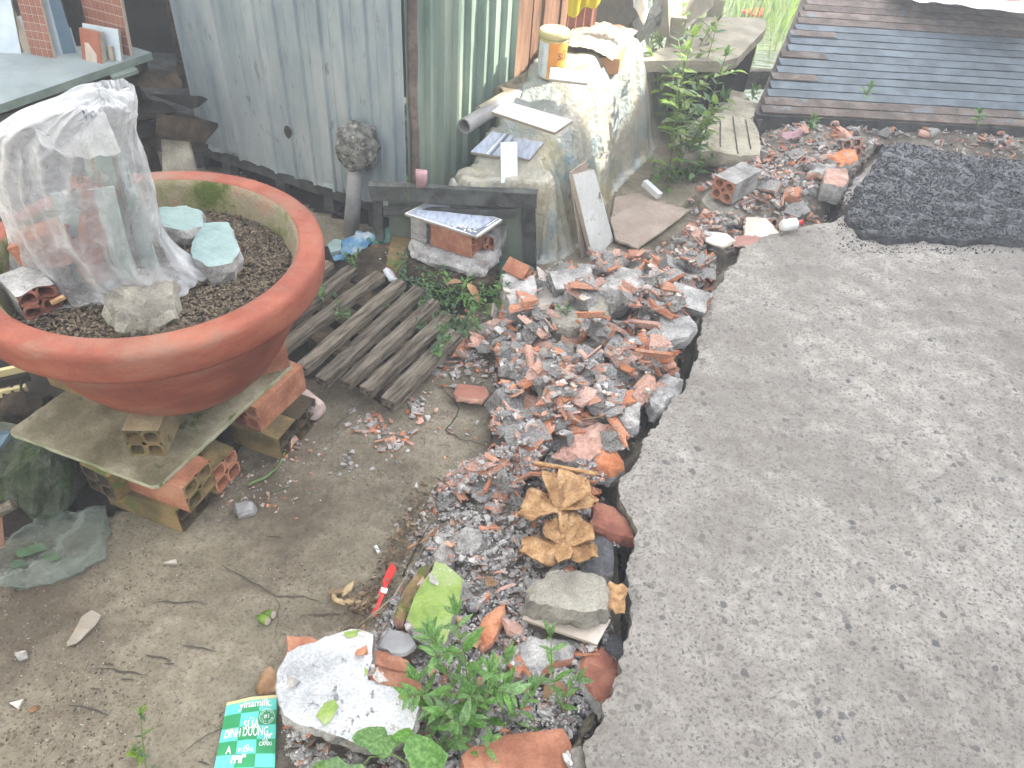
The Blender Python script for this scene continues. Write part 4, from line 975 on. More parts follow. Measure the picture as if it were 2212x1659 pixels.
# ---------------------------------------------------------------- pallet
pal = thing('wooden_pallet', 'grey weathered wooden pallet lying on the yard between pot and rubble', 'pallet', V(760, 720, 0))
SL = [((556, 652), (640, 583), .036), ((556, 700), (712, 572), .036), ((575, 733), (762, 583), .046), ((585, 772), (822, 596), .044), ((650, 800), (868, 612), .042), ((695, 825), (905, 628), .046), ((745, 832), (940, 655), .040),
      ((790, 848), (968, 684), .044), ((838, 872), (985, 722), .052)]
zt = .078
for k, (a, b_, w) in enumerate(SL):
    p0, p1 = V(*a, zt), V(*b_, zt); mb = MB()
    n = 14; mb.beam(p0, p1, w * .90, .028, n=n, jit=.0024); o = obj('slat', mb, M_pallet, pal)
for t in (.12, .5, .88):
    p0 = V(*SL[0][0], .034).lerp(V(*SL[0][1], .034), t); p1 = V(*SL[-1][0], .034).lerp(V(*SL[-1][1], .034), t)
    e = (p1 - p0).normalized() * .03
    mb = MB(); mb.beam(p0 - e * 3, p1 + e * .3, .075, .062, n=10, jit=.002); obj('stringer', mb, M_rot, pal)
mb = MB()
for (a, b_, w) in SL:
    for t in (.12, .5, .88):
        q = V(*a, zt + .0102).lerp(V(*b_, zt + .0102), t)
        for s_ in (-.01, .012): mb.tube([q + Vector((s_, s_, -.001)), q + Vector((s_, s_, .0015))], .0028, 6)
obj('nail_heads', mb, M_rustw, pal, kind='stuff')

# ---------------------------------------------------------------- brick stack with the patterned tile
chunk('rotten_log', [(872, 548), (880, 520), (930, 512), (1000, 530), (1070, 545), (1078, 570), (1068, 615), (1010, 618), (940, 600), (880, 585)], .085, .085, [M_rot, M_rot], 'dark rotten timber block under the brick stack, weeds in front', 'timber block', topn=.012, sidew=.012)
chunk('mortar_slab', [(885, 518), (905, 495), (1000, 505), (1074, 520), (1076, 545), (1040, 580), (960, 560), (905, 545)], .125, .04, [M_mortar, M_mortar], 'thick bed of grey mortar between the timber block and the orange bricks', 'mortar piece', topn=.008, sidew=.01)
TZ = .225
tp = [V(874, 461, TZ), V(940, 428, TZ), V(952, 425, TZ), V(964, 429, TZ), V(1085, 475, TZ), V(1031, 511, TZ)]
aL = (tp[5] - tp[0]).normalized()
q = V(985, 520, .17)
brick(tp[0].lerp(tp[5], .62) + aL.cross(Vector((0, 0, -1))) * .05 + Vector((0, 0, -.055)), aL, .155, .075, .085, 'clean orange hollow brick directly under the patterned tile', M_brick_o, M_brick_o, sq=.85, rr=.75)
brick(tp[0].lerp(tp[5], .16) + aL.cross(Vector((0, 0, -1))) * .055 + Vector((0, 0, -.055)), aL, .06, .08, .085, 'grey mortared brick end at the left under the patterned tile', M_mortar, M_mortar)
brick(V(1066, 520, .135), aL.cross(Vector((0, 0, 1))), .10, .05, .085, 'brick end with open holes and mortar at the right of the stack', M_brick_o, M_mortar, sq=.4, broken=.01)
brick(V(1000, 480, .185) + Vector((.0, .05, -.0)), aL, .17, .08, .085, 'mortar grey brick at the back under the patterned tile', M_mortar, M_mortar)
t_, P_, nr = tile('patterned_tile', tp, .008, M_bluet, label='grey-blue tile with a scrolled white border and flowers on top of the brick stack', lift=0)
c = sum(P_, Vector()) / 6
def inset(f): return [p + (c - p) * f for p in P_]
def ring(fa, fb_, m, lift):
    A, B = inset(fa), inset(fb_); n = len(A); mb = MB(); mb.add([p + nr * lift for p in A + B], [(i, (i + 1) % n, n + (i + 1) % n, n + i) for i in range(n)]); obj('printed_border', mb, m, t_)
ring(.0, .055, M_cwhite, .0006); ring(.055, .085, M_dline, .0007); ring(.085, .11, M_cwhite, .0006); ring(.115, .135, M_dline, .0007)
ex, ey = (P_[5] - P_[0]).normalized(), (P_[1] - P_[0]).normalized()
mb = MB(); o_ = P_[5] - ex * .012 + ey * .012
mb.add([p + nr * .0008 for p in (P_[5] - ex * .11 + ey * .010, P_[5] - ex * .006, P_[5] + (P_[4] - P_[5]) * .62 - ex * .012, P_[5] - ex * .03 + ey * .045, P_[5] - ex * .065 + ey * .030)], [(0, 1, 2, 3, 4)]); obj('corner_panel', mb, M_dline, t_)
for k in range(12):
    a = k / 12 * 6.28; cc_ = P_[5] - ex * (.035 + .026 * (k % 3)) + ey * (.022 + .004 * (k % 2)); r_ = .009
    c2 = cc_ + (ex * math.cos(a) + ey * math.sin(a)) * .010 + nr * .0012; d_ = (ex * math.cos(a) + ey * math.sin(a)); s_ = nr.cross(d_)
    mb = MB(); mb.add([c2 + d_ * r_, c2 + s_ * .004, c2 - d_ * r_, c2 - s_ * .004], [(0, 1, 2, 3)]); obj('flower_petal', mb, (M_cwhite, M_tileS)[k % 2], t_)
# leaning brown brick, wrappers and netting at the left of the stack
chunk('old_brick', [(832, 570), (850, 500), (880, 478), (905, 480), (912, 500), (890, 545), (858, 582)], .085, .07, [M_brick_m, M_brick_d], 'rust-brown stained brick leaning left of the brick stack', 'brick', zf=lambda x, y: .0)
chunk('rotten_board', [(740, 590), (752, 560), (800, 530), (850, 520), (852, 560), (820, 590), (770, 610)], .075, .03, [M_rot, M_rot], 'damp rotten board above the top end of the pallet', 'board', topn=.006)
def crumple(name, vp, z, amp, m, label, cat, freq=40, res=.008, seed=1, thick=.001, kind=None, parent=None):
    P_ = VL(vp, z); mb = plate(P_, thick, res, .005, amp, .001, 1, seed=seed, topfreq=freq); zb = min(v.z for v in mb.v)
    return obj(name, mb, [m, m], label=label, cat=cat, smooth=True, parent=parent)
crumple('blue_wrapper', [(716, 548), (735, 520), (770, 500), (800, 497), (815, 512), (790, 532), (760, 545), (722, 556)], .055, .012, M_bluep, 'blue and white plastic wrapper behind the pallet next to the post', 'wrapper', 45)
crumple('white_wrapper', [(820, 570), (826, 540), (836, 545), (850, 580), (862, 610), (838, 600)], .07, .012, M_labelw, 'small white and blue plastic scrap between the pallet and the brick stack', 'wrapper', 60)
crumple('green_net', [(780, 515), (840, 488), (850, 465), (862, 492), (900, 480), (890, 515), (820, 530)], .055, .014, M_net, 'torn turquoise netting at the foot of the wooden frame', 'netting', 55)
crumple('turquoise_sheet', [(1072, 585), (1080, 562), (1130, 566), (1158, 578), (1120, 592)], .035, .008, M_net, 'thin turquoise plastic sheet under the frame leg beside the rubble', 'plastic sheet', 40)
obj('soap_chip', MB().prism(VL([(708, 528), (722, 516), (738, 518), (736, 540), (715, 545)], .07), .012), M_turq, label='pale turquoise tile chip left of the blue wrapper', cat='tile chip')

# ---------------------------------------------------------------- work table with tile offcuts at the upper left
TH = .55
tf, tr = V(-60, 246, TH), V(327, 113, TH); dtab = (tr - tf).normalized(); bk = Vector((-dtab.y, dtab.x, 0)) * .62
tb = thing('work_table', 'grey-topped table of old boards carrying leaning tiles at the upper left', 'table', Vector((tr.x - .4, tr.y, 0)))
M_ttop = mat('table_laminate', [H('74807f'), H('859092'), H('909b9c')], 4, .55, .15, 50, spots=(H('6e726f'), 30, .68, 'n'))
M_tedge = mat('table_edge', [H('6f7d76'), H('8b978d')], 9, .7, .3, 60)
mb = MB(); mb.prism([tf, tr, tr + bk, tf + bk], .024, 0, smi=1); obj('table_top', mb, [M_ttop, M_tedge], tb)
mb = MB(); mb.beam(tf + Vector((0, 0, -.06)) + bk * .05, tr + Vector((-.02, 0, -.06)) + bk * .05, .04, .07, n=8, jit=.004); obj('apron', mb, M_rot, tb)
for t in (.12, .88):
    q = tf.lerp(tr, t) + bk * .12; mb = MB(); mb.beam(Vector((q.x, q.y, -.02)), Vector((q.x, q.y, TH - .03)), .06, .06, up=dtab); obj('leg', mb, M_rot, tb)
mb = MB(); mb.prism([V(237, 162, TH - .024), V(290, 143, TH - .024), V(298, 150, TH - .022), V(243, 168, TH - .024)], .012); obj('edge_strip', mb, M_tedge, tb)
def stand_tile(foot_l, foot_r, h, lean, m, label, body=M_tbody, thick=.009, name='tile_offcut', grid=None):
    """Tile whose lower edge stands on the table, leaning back."""
    a, b_ = V(*foot_l, TH), V(*foot_r, TH); e = (b_ - a).normalized(); back = Vector((-e.y, e.x, 0))
    if back.y < 0: back = -back
    up = (Vector((0, 0, 1)) + back * lean).normalized(); P_ = [a, b_, b_ + up * h, a + up * h]
    nr = e.cross(up); nr = nr if nr.y < 0 else -nr; t = thing(name, label, 'tile', (a + b_) / 2)
    mb = MB(); mb.prism([p - nr * .002 for p in P_], thick, down=-nr); obj('tile_body', mb, body, t)
    if grid:
        nx, ny = grid; w = (b_ - a).length
        mb = MB(); mb.prism(P_, .002, down=-nr); obj('glazed_face', mb, M_grout, t)
        for i in range(nx):
            for j in range(ny):
                q = [a + e * (w * (i + f) / nx) + up * (h * (j + g) / ny) + nr * .0022 for f, g in ((.1, .06), (.9, .06), (.9, .94), (.1, .94))]
                mb = MB(); mb.prism(q, .002, down=-nr); obj('mosaic_piece', mb, m, t)
    else:
        mb = MB(); mb.prism(P_, .002, down=-nr); obj('glazed_face', mb, m, t)
    return t
M_bwhite = mat('cool_white_glaze', [H('a9b8c4'), H('b8c5ce'), H('c3cdd4')], 9, .3, .05, 40)
M_bluegrey = mat('blue_grey_board', [H('4f6473'), H('64798a')], 6, .6, .2, 40)
M_redst = mat('veined_red_tile', [H('8a5444'), H('9d6654')], 10, .5, .1, 40, spots=(H('b99a8c'), 9, .60, 'n'))
stand_tile((-40, 112), (46, 116), .40, .35, M_bwhite, 'speckled pale blue tile at the far left of the table, leaning')
stand_tile((54, 115), (72, 112), .36, .45, M_tbody, 'thin tile edge leaning just right of the pale blue tile')
stand_tile((68, 118), (118, 126), .40, .12, M_pink, 'pink mosaic tile strip standing left of the pale slab', grid=(4, 16))
stand_tile((122, 116), (135, 117), .40, .12, M_bwhite, 'narrow white tile edge beside the pink mosaic strip')
stand_tile((135, 116), (165, 114), .40, .10, M_bluegrey, 'grey board with a rough edge standing in the middle of the table')
stand_tile((165, 100), (196, 98), .42, .10, M_black, 'dark board standing behind the veined red tile')
stand_tile((196, 97), (283, 122), .42, .10, M_pink, 'large pink mosaic tile at the right end of the table', grid=(9, 14))
stand_tile((186, 118), (262, 132), .095, .25, M_bwhite, 'pale blue tile piece leaning on the large pink mosaic tile')
stand_tile((178, 128), (220, 138), .095, .25, M_redst, 'veined brown-red tile piece in front of the pale blue one', thick=.02)
stand_tile((186, 131), (210, 136), .055, .3, M_tileS, 'small cream stone piece leaning on the veined red tile', thick=.018)
stand_tile((238, 132), (246, 133), .045, .2, M_tbody, 'tiny stack of tile slivers beside the red tile')

def hull_piece(n, box):
    bm = bmesh.new()
    for i in range(n):
        d = Vector((ru(-1, 1), ru(-1, 1), ru(-1, 1))); m_ = max(abs(d.x), abs(d.y), abs(d.z), .1); d = d.normalized().lerp(d / m_, .8) * ru(.85, 1); bm.verts.new((d.x * box[0], d.y * box[1], d.z * box[2]))
    r = bmesh.ops.convex_hull(bm, input=bm.verts); bmesh.ops.delete(bm, geom=[g for g in r['geom_interior'] if isinstance(g, bmesh.types.BMVert)], context='VERTS')
    bmesh.ops.subdivide_edges(bm, edges=bm.edges[:], cuts=2, use_grid_fill=True)
    for v in bm.verts: v.co *= 1 + .05 * FB(v.co.x * 16, v.co.y * 16, v.co.z * 16)
    bmesh.ops.triangulate(bm, faces=bm.faces[:]); bm.verts.index_update(); mb = MB(); mb.add([v.co.copy() for v in bm.verts], [tuple(v.index for v in f.verts) for f in bm.faces], 0); bm.free(); return mb
# rubble masonry and boards under the table, coloured darker to deepen the shade
k = 0
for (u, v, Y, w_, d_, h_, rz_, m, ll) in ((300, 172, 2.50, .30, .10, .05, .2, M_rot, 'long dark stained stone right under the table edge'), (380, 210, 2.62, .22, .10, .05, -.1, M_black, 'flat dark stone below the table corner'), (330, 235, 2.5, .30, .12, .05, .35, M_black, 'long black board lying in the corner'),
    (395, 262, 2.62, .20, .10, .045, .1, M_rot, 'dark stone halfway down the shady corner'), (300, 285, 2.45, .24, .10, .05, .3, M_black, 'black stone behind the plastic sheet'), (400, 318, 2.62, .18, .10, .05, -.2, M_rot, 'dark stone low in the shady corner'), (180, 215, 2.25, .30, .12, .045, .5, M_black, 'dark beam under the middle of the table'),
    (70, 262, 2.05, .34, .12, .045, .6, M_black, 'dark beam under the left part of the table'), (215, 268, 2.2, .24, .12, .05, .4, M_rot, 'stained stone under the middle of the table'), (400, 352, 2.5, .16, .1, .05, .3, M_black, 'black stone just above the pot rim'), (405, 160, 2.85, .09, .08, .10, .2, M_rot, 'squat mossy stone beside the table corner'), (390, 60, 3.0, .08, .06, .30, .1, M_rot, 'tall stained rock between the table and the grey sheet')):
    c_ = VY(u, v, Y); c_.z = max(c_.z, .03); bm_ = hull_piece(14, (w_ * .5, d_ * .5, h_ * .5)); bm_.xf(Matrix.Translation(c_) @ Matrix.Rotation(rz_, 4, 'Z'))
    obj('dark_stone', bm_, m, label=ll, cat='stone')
for (u, v, Y, a, b_, c, m) in () and ((330, 200, 2.5, .12, .06, .05, M_rot), (395, 215, 2.55, .10, .05, .05, M_rot), (345, 260, 2.5, .10, .05, .06, M_rot), (300, 170, 2.45, .13, .05, .04, M_rot), (410, 270, 2.5, .08, .05, .05, M_conc_y),
                                (370, 320, 2.5, .12, .06, .07, M_rot), (250, 200, 2.3, .16, .06, .04, M_rot), (150, 230, 2.2, .14, .08, .05, M_rot), (60, 260, 2.1, .14, .08, .05, M_rot), (440, 330, 2.5, .09, .05, .05, M_rot), (420, 150, 2.7, .1, .06, .08, M_rot), (385, 90, 2.8, .08, .05, .12, M_rot)):
    c_ = VY(u, v, Y); c_.z = max(c_.z, .03)
    obj('dark_stone', rough_ball(c_, (a, b_, c), 3, .25, 1.6, k * 3.1, .8), m, smooth=False, label=('dark stained stone in the shade under the left table' if k != 4 else 'paler stone in the dark corner between table and shed'), cat='stone', group='stones stacked in the dark under the table'); k += 1
mb = MB(); mb.prism([VY(340, 245, 2.35), VY(470, 265, 2.4), VY(440, 300, 2.35), VY(335, 290, 2.3)], .015); obj('dark_board', mb, M_rot, label='dark board lying askew at the shed corner behind the pot', cat='board')
mb = MB(); mb.prism([VY(348, 300, 2.35), VY(405, 305, 2.35), VY(425, 375, 2.3), VY(352, 378, 2.3)], .015, down=Vector((0, 1, 0))); obj('leaning_board', mb, M_conc_y, label='pale brown board leaning in the dark corner above the pot rim', cat='board')
# mossy rocks, crate, stick and plastic bag at the lower left
M_mossr = mat('mossy_rock', [H('35402a'), H('555c4c'), H('73766a')], 6, .95, .9, 60, spots=(H('33481c'), 4, .50, 'n'))
obj('mossy_rock', rough_ball(V(30, 1010, .04), (.10, .09, .09), 4, .2, 1.6, 2, .6), M_mossr, smooth=False, label='large mossy grey rock at the left edge below the slab', cat='rock')
obj('mossy_rock', rough_ball(V(108, 1030, .07), (.06, .09, .10), 4, .2, 1.6, 8, .6), M_mossr, smooth=False, label='grey rock with a split face between the mossy rock and the brick pile', cat='rock')
obj('metal_corner', MB().prism([V(-20, 940, .16), V(18, 928, .19), V(22, 940, .17), V(-20, 985, .13)], .01), M_bluegrey, label='corner of a blue-grey sheet at the left edge of the picture', cat='sheet')
obj('dark_rock', rough_ball(V(60, 890, .06), (.06, .05, .05), 3, .2, 2, 5, .6), M_rot, label='brown stone at the left below the pot rim', cat='stone', smooth=False)
ct = thing('plastic_crate', 'black and cream lattice crate half hidden behind the pot at the left', 'crate', V(20, 840, 0))
for k in range(4):
    a = V(-30, 812 + 22 * k, .14 - .02 * k); b_ = V(70 - 6 * k, 790 + 24 * k, .14 - .02 * k); mb = MB(); mb.beam(a, b_, .012, .02); obj('crate_slat', mb, (M_cream, M_black)[k % 2], ct)
for k in range(3):
    a = V(0 + 22 * k, 800, .13); b_ = V(14 + 18 * k, 880, .08); mb = MB(); mb.beam(a, b_, .006, .01); obj('crate_slat', mb, M_black, ct)
mb = MB(); mb.tube([V(-25, 1118, .10), V(30, 1088, .12)], [.012, .013], 12); obj('cut_stick', mb, M_wood, label='pale cut stick poking in from the left edge', cat='stick')
mb = MB(); mb.tube([V(-6, 1110, .10), V(-2, 1180, .02)], [.010, .012], 8); obj('red_stick', mb, M_brick, label='reddish handle at the very left edge below the stick', cat='stick')
bgp = thing('plastic_bag', 'pale green translucent plastic bag lying at the lower left by the bricks', 'plastic bag', V(120, 1200, 0))
mb = plate(VL([(0, 1262), (-30, 1200), (20, 1160), (75, 1105), (112, 1098), (118, 1070), (128, 1064), (140, 1072), (146, 1098), (195, 1092), (226, 1085), (232, 1130), (228, 1195), (190, 1215), (130, 1245), (40, 1270)], .030), .006, .009, .003, .018, .002, 1, seed=6, topfreq=18)
obj('bag_film', mb, [M_filmg, M_filmg], bgp, smooth=True)
for (u, v) in ((30, 1190), (60, 1180), (90, 1200), (15, 1215)):
    q = VL([(u, v), (u + 30, v - 8), (u + 45, v + 6), (u + 10, v + 14)], .03); obj('green_scrap', MB().prism(q, .001), M_leaf_g, bgp)

# ---------------------------------------------------------------- bench, stepping slabs, ramp
be = thing('stone_bench', 'old terrazzo bench with a thick backrest at the water edge, top centre', 'bench', V(1500, 175, 0))
SB = .36
mb = plate(VL([(1352, 132), (1400, 118), (1448, 95), (1490, 62), (1497, 42), (1530, 36), (1640, 38), (1656, 44), (1654, 62), (1594, 124), (1560, 133), (1500, 130)], SB), .05, .03, .002, .001, .003, 3, seed=3); obj('seat', mb, [M_bench, M_bench], be, smooth=False)
p = [VY(1440, -70, 3.72), VY(1560, -90, 4.35), VY(1552, 4, 4.35), VY(1456, 84, 3.70), VY(1446, 78, 3.70)]
mb = MB(); mb.prism(p, .055, down=Vector((-.8, .5, 0)).normalized()); obj('backrest', mb, M_bench, be)
for (u, v, w, y0) in ((1462, 60, .05, 3.75), (1545, 20, .05, 4.3)):
    q = VY(u, v, y0); mb = MB(); mb.beam(Vector((q.x, q.y, .0 if y0 < 4 else -.5)), Vector((q.x, q.y, q.z + .05)), .07, .05, up=Vector((0, 1, 0))); obj('back_support', mb, M_bench, be)
for y_ in (3.78, 4.28):
    q = VY(1540 if y_ < 4 else 1590, 100 if y_ < 4 else 50, y_); mb = MB(); mb.prism([Vector((q.x - .16, y_, SB - .05)), Vector((q.x + .14, y_, SB - .05)), Vector((q.x + .14, y_, -.55)), Vector((q.x - .12, y_, -.55))], .06, down=Vector((0, 1, 0))); obj('leg', mb, M_black, be)

chunk('stone_slab', [(1480, 330), (1455, 300), (1500, 262), (1530, 240), (1575, 248), (1625, 255), (1640, 285), (1645, 318), (1640, 332), (1600, 336), (1540, 325)], .13, .07, [M_stone, M_stone], 'broad weathered stone slab with three dark scored lines beside the bush', 'stone slab', res=.02, jit=.004, topn=.003)
for (a, b_) in (((1583, 252), (1594, 332)), ((1611, 258), (1622, 322)), ((1556, 262), (1556, 318))):
    P_ = [V(a[0] + (b_[0] - a[0]) * i / 14, a[1] + (b_[1] - a[1]) * i / 14, .1325) + Vector((.004 * N(i * .8, a[0]), 0, 0)) for i in range(15)]
    mb = MB(); vs = [];
    for p in P_: vs += [p + Vector((-.003, 0, 0)), p + Vector((.003, 0, 0))]
    mb.add(vs, [(2 * i, 2 * i + 1, 2 * i + 3, 2 * i + 2) for i in range(14)]); obj('scored_line', mb, M_rope, kind='structure')
chunk('stone_slab', [(1550, 250), (1556, 215), (1590, 208), (1640, 222), (1636, 246), (1620, 254)], .10, .06, [M_stone, M_stone], 'smaller cracked stone slab wedged behind the broad slab next to the ramp', 'stone slab', res=.02)
chunk('stone_slab', [(1500, 205), (1520, 192), (1560, 190), (1605, 198), (1618, 212), (1570, 216), (1510, 218)], .08, .06, [M_stone, M_stone], 'yellowish flat stone at the water edge below the bench', 'stone slab', res=.02)
mb = MB(); mb.beam(V(1590, 165, -.05), V(1720, 168, -.05), .05, .08, n=6, jit=.004); mb.beam(V(1600, 182, -.15), V(1720, 182, -.15), .04, .05, n=6, jit=.004); obj('sunken_plank', mb, M_wood, label='old plank frame at the water surface between bench and ramp', cat='plank')
obj('white_scrap', rough_ball(V(1588, 168, .0), (.03, .02, .02), 3, .3, 3, 2), M_labelw, label='crumpled white scrap on the plank at the water edge', cat='litter')
obj('red_board', MB().prism(VL([(1600, 22), (1640, 15), (1662, 18), (1636, 34)], -.30), .02), M_red, label='red plastic board floating in the weedy water', cat='plastic board')

# slatted timber ramp
r0, r1 = V(1640, 247, .11), V(2290, 283, .11); rb = VY(1757, -40, 4.9); rb2 = rb + (r1 - r0) * 1.35
ramp = thing('slatted_ramp', 'wide ramp of blue-grey and rust-brown timber slats over the water', 'ramp', r0)
NS = 19
def rp(s_, t): return r0.lerp(r1, s_).lerp(rb.lerp(rb2, s_), t)
for k in range(NS):
    t = (k + .5) / NS; pitch = (rb - r0).length / NS; off = Vector((0, 0, 0)); brown = k in (0, 1) or k >= 12
    s0 = ru(-.004, .006); nrm = (rp(1, t) - rp(0, t)).cross(rp(0, 1) - rp(0, 0)).normalized()
    mb = MB(); mb.beam(rp(s0, t), rp(1.0, t) , pitch * ru(.74, .84), .022, n=16, jit=.0022, up=nrm)
    mtl = M_rustw if brown else M_blue
    obj('slat', mb, mtl, ramp)
    if k in (4, 7, 10):      # a rusty patch plank spliced in at the left end
        mb = MB(); mb.beam(rp(-.008, t) + nrm * .004, rp(.13, t) + nrm * .004, pitch * .72, .024, up=nrm, jit=.002); obj('slat', mb, M_rustw, ramp)
for s_ in (.0, .33, .66, .98):
    nrm = (rp(1, .5) - rp(0, .5)).cross(rp(0, 1) - rp(0, 0)).normalized(); mb = MB(); mb.beam(rp(s_, -.01) - nrm * .055, rp(s_, 1) - nrm * .055, .05, .075, n=8, jit=.002, up=nrm); obj('bearer', mb, M_rustw, ramp)
mb = MB(); mb.beam(rp(-.01, .0) - Vector((0, -.01, .065)), rp(1.0, .0) - Vector((0, -.01, .065)), .035, .13, n=20, jit=.004); obj('front_beam', mb, M_wood_d, ramp)
for s_ in (.02, .95):
    for t in (.55, .95):
        q = rp(s_, t); mb = MB(); mb.beam(Vector((q.x, q.y, -.6)), q - Vector((0, 0, .08)), .07, .07, up=Vector((0, 1, 0))); obj('pile', mb, M_rustw, ramp)
for (ss, tt, hh_) in ((.45, .20, .03), (.72, .12, .03), (.9, .16, .05)): pass
# white tarpaulin at the top right
mb = MB(); vs = []; rp_ = lambda s_, t: rp(s_, t)
for i in range(25):
    for j in range(9):
        s_, t = i / 24, j / 8; q = VY(1935, -4, 4.62).lerp(VY(2260, 34, 4.35), s_); hi = VY(1900, -60, 5.0).lerp(VY(2300, -60, 5.0), s_); q = q.lerp(hi, t); q.z += .015 * N(s_ * 8, t * 3); q.y += .02 * N(s_ * 5, t * 3, 4); vs.append(q)
mb.add(vs, [(i * 9 + j, (i + 1) * 9 + j, (i + 1) * 9 + j + 1, i * 9 + j + 1) for i in range(24) for j in range(8)])
obj('white_tarpaulin', mb, M_cwhite, smooth=True, label='white tarpaulin with a red line lying across the far end of the ramp', cat='tarpaulin', fix=False)
q = VY(1950, 6, 4.60).lerp(VY(2260, 14, 4.42), .5)
mb = MB(); mb.beam(VY(1990, -6, 4.6) + Vector((0, -.02, .012)), VY(2260, 8, 4.4) + Vector((0, -.02, .012)), .008, .004); obj('red_line', mb, M_red, label='thin red cord lying along the white tarpaulin', cat='cord')
# leaning board and white rag at the shed end
mb = MB(); mb.prism([VY(1375, 78, 3.5), VY(1432, 30, 3.6), VY(1428, -8, 3.6), VY(1366, 48, 3.5)], .05); obj('leaning_plank', mb, M_wood_d, label='grey plank leaning above the bush beside the dark doorway', cat='plank')
crum = MB(); vs = []
for i in range(13):
    for j in range(13):
        s_, t = i / 12, j / 12; q = VY(1368 + 42 * s_, -20 + 70 * t * (1 - abs(s_ - .5)), 3.25); q.y += .03 * math.sin(s_ * 9) + .02 * N(s_ * 4, t * 4); vs.append(q)
crum.add(vs, [(i * 13 + j, (i + 1) * 13 + j, (i + 1) * 13 + j + 1, i * 13 + j + 1) for i in range(12) for j in range(12)])
obj('white_rag', crum, M_cwhite, smooth=True, label='white rag hanging in front of the dark doorway', cat='cloth', fix=False)

# asphalt patch heaped on the slab
AP = VL([(1838, 468), (1836, 430), (1862, 395), (1898, 345), (1912, 308), (1960, 303), (2050, 325), (2120, 332), (2212, 346), (2330, 360), (2340, 520), (2212, 516), (2150, 508), (2080, 512), (2000, 502), (1935, 512), (1872, 500)], RZ + .035)
mb = plate(AP, .045, .016, .008, .006, .010, 3, seed=11, topfreq=16)
for v in mb.v: v.z -= .010
for v in mb.v: v.z += .009 * FB(v.x * 26, v.y * 26, 1, 4) + .006 * abs(N(v.x * 55, v.y * 55))
obj('asphalt_patch', mb, [M_asph, M_asph], smooth=True, label='heap of black asphalt crumbs spread on the concrete beside the ramp', cat='asphalt heap')
ap2 = [(p.x, p.y) for p in AP]

# ---------------------------------------------------------------- piece shapes for the rubble
def hull_mb(n, box, pw=2.5, sub=True, amp=.05, seed=0):
    bm = bmesh.new()
    for i in range(n):
        d = Vector((ru(-1, 1), ru(-1, 1), ru(-1, 1)))
        if d.length < .2: d = Vector((1, 0, 0))
        m_ = max(abs(d.x), abs(d.y), abs(d.z)); d = d.normalized().lerp(d / m_, .55) * ru(.8, 1)
        bm.verts.new((d.x * box[0], d.y * box[1], d.z * box[2]))
    r = bmesh.ops.convex_hull(bm, input=bm.verts); bmesh.ops.delete(bm, geom=[g for g in r['geom_interior'] if isinstance(g, bmesh.types.BMVert)], context='VERTS')
    if sub:
        bmesh.ops.subdivide_edges(bm, edges=bm.edges[:], cuts=1, use_grid_fill=True)
        for v in bm.verts: v.co *= 1 + amp * N(v.co.x / box[0] * 2 + seed, v.co.y / box[1] * 2, v.co.z / box[2] * 2)
        bmesh.ops.triangulate(bm, faces=bm.faces[:])
    bm.verts.ensure_lookup_table(); bm.verts.index_update(); mb = MB(); mb.add([v.co.copy() for v in bm.verts], [tuple(v.index for v in f.verts) for f in bm.faces], 0); bm.free(); return mb
def shard_mb(kind, L, W, t, seed=0):
    """Broken piece of hollow brick wall: flat, angled, channelled or T-shaped, with torn ends; one skin of mortar."""
    if kind == 0: prof = [(-W / 2, 0), (0, 0), (W / 2, 0)]
    elif kind == 1: prof = [(-W / 2, 0), (0, 0), (.1 * W, .12 * W), (.15 * W, W * .55)]
    elif kind == 2: prof = [(W * .5 * math.cos(a), W * .36 * math.sin(a)) for a in np.linspace(.25, 2.9, 6)]
    else: prof = [(-W * .55, .12 * W), (-W * .3, -.02 * W), (0, 0.1 * W), (W * .3, -.02 * W), (W * .55, .12 * W)]
    n = len(prof); off = []
    for i in range(n):
        a = Vector(prof[max(0, i - 1)]); b_ = Vector(prof[min(n - 1, i + 1)]); d = (b_ - a).normalized(); nn = Vector((-d.y, d.x)); off.append(nn * t * (.8 + .4 * rnd()))
    mb = MB(); secs = 5; vs = []; cut0 = [ru(-.16, .16) * L for _ in range(n)]; cut1 = [ru(-.16, .16) * L for _ in range(n)]; skew = ru(-.3, .3) * L
    for s_ in range(secs):
        f = s_ / (secs - 1)
        for i in range(n):
            x = -L / 2 + L * f + (cut0[i] * (1 - f) + cut1[i] * f) + skew * (i / (n - 1) - .5) * (f * 2 - 1)
            shrink = 1 - .22 * abs(N(f * 3 + seed, i * .4)) * (1 if i in (0, n - 1) else 0)
            y, z = prof[i]; vs.append((x, y * shrink, z)); vs.append((x + ru(-.1, .1) * t, y * shrink + off[i].x, z + off[i].y))
    fs = []; ms = []
    for s_ in range(secs - 1):
        for i in range(n - 1):
            a = (s_ * n + i) * 2; b_ = (s_ * n + i + 1) * 2; c = ((s_ + 1) * n + i + 1) * 2; d = ((s_ + 1) * n + i) * 2
            fs.append((a, b_, c, d)); ms.append(0); fs.append((a + 1, d + 1, c + 1, b_ + 1)); ms.append(1)
        for i in (0, n - 1):
            a = (s_ * n + i) * 2; d = ((s_ + 1) * n + i) * 2; fs.append((a, d, d + 1, a + 1)); ms.append(0)
    for s_ in (0, secs - 1):
        for i in range(n - 1):
            a = (s_ * n + i) * 2; b_ = (s_ * n + i + 1) * 2; fs.append((a, a + 1, b_ + 1, b_)); ms.append(0)
    mb.add(vs, fs, ms); return mb
def tshard_mb(seed=0):
    k = random.randint(4, 6); pts = []
    for i in range(k):
        a = (i + ru(-.25, .25)) / k * 6.283; r_ = ru(.7, 1.0); pts.append(Vector((math.cos(a) * r_ * .5, math.sin(a) * r_ * .38, .06)))
    mb = MB(); mb.prism(pts, .12, 0, smi=1); return mb
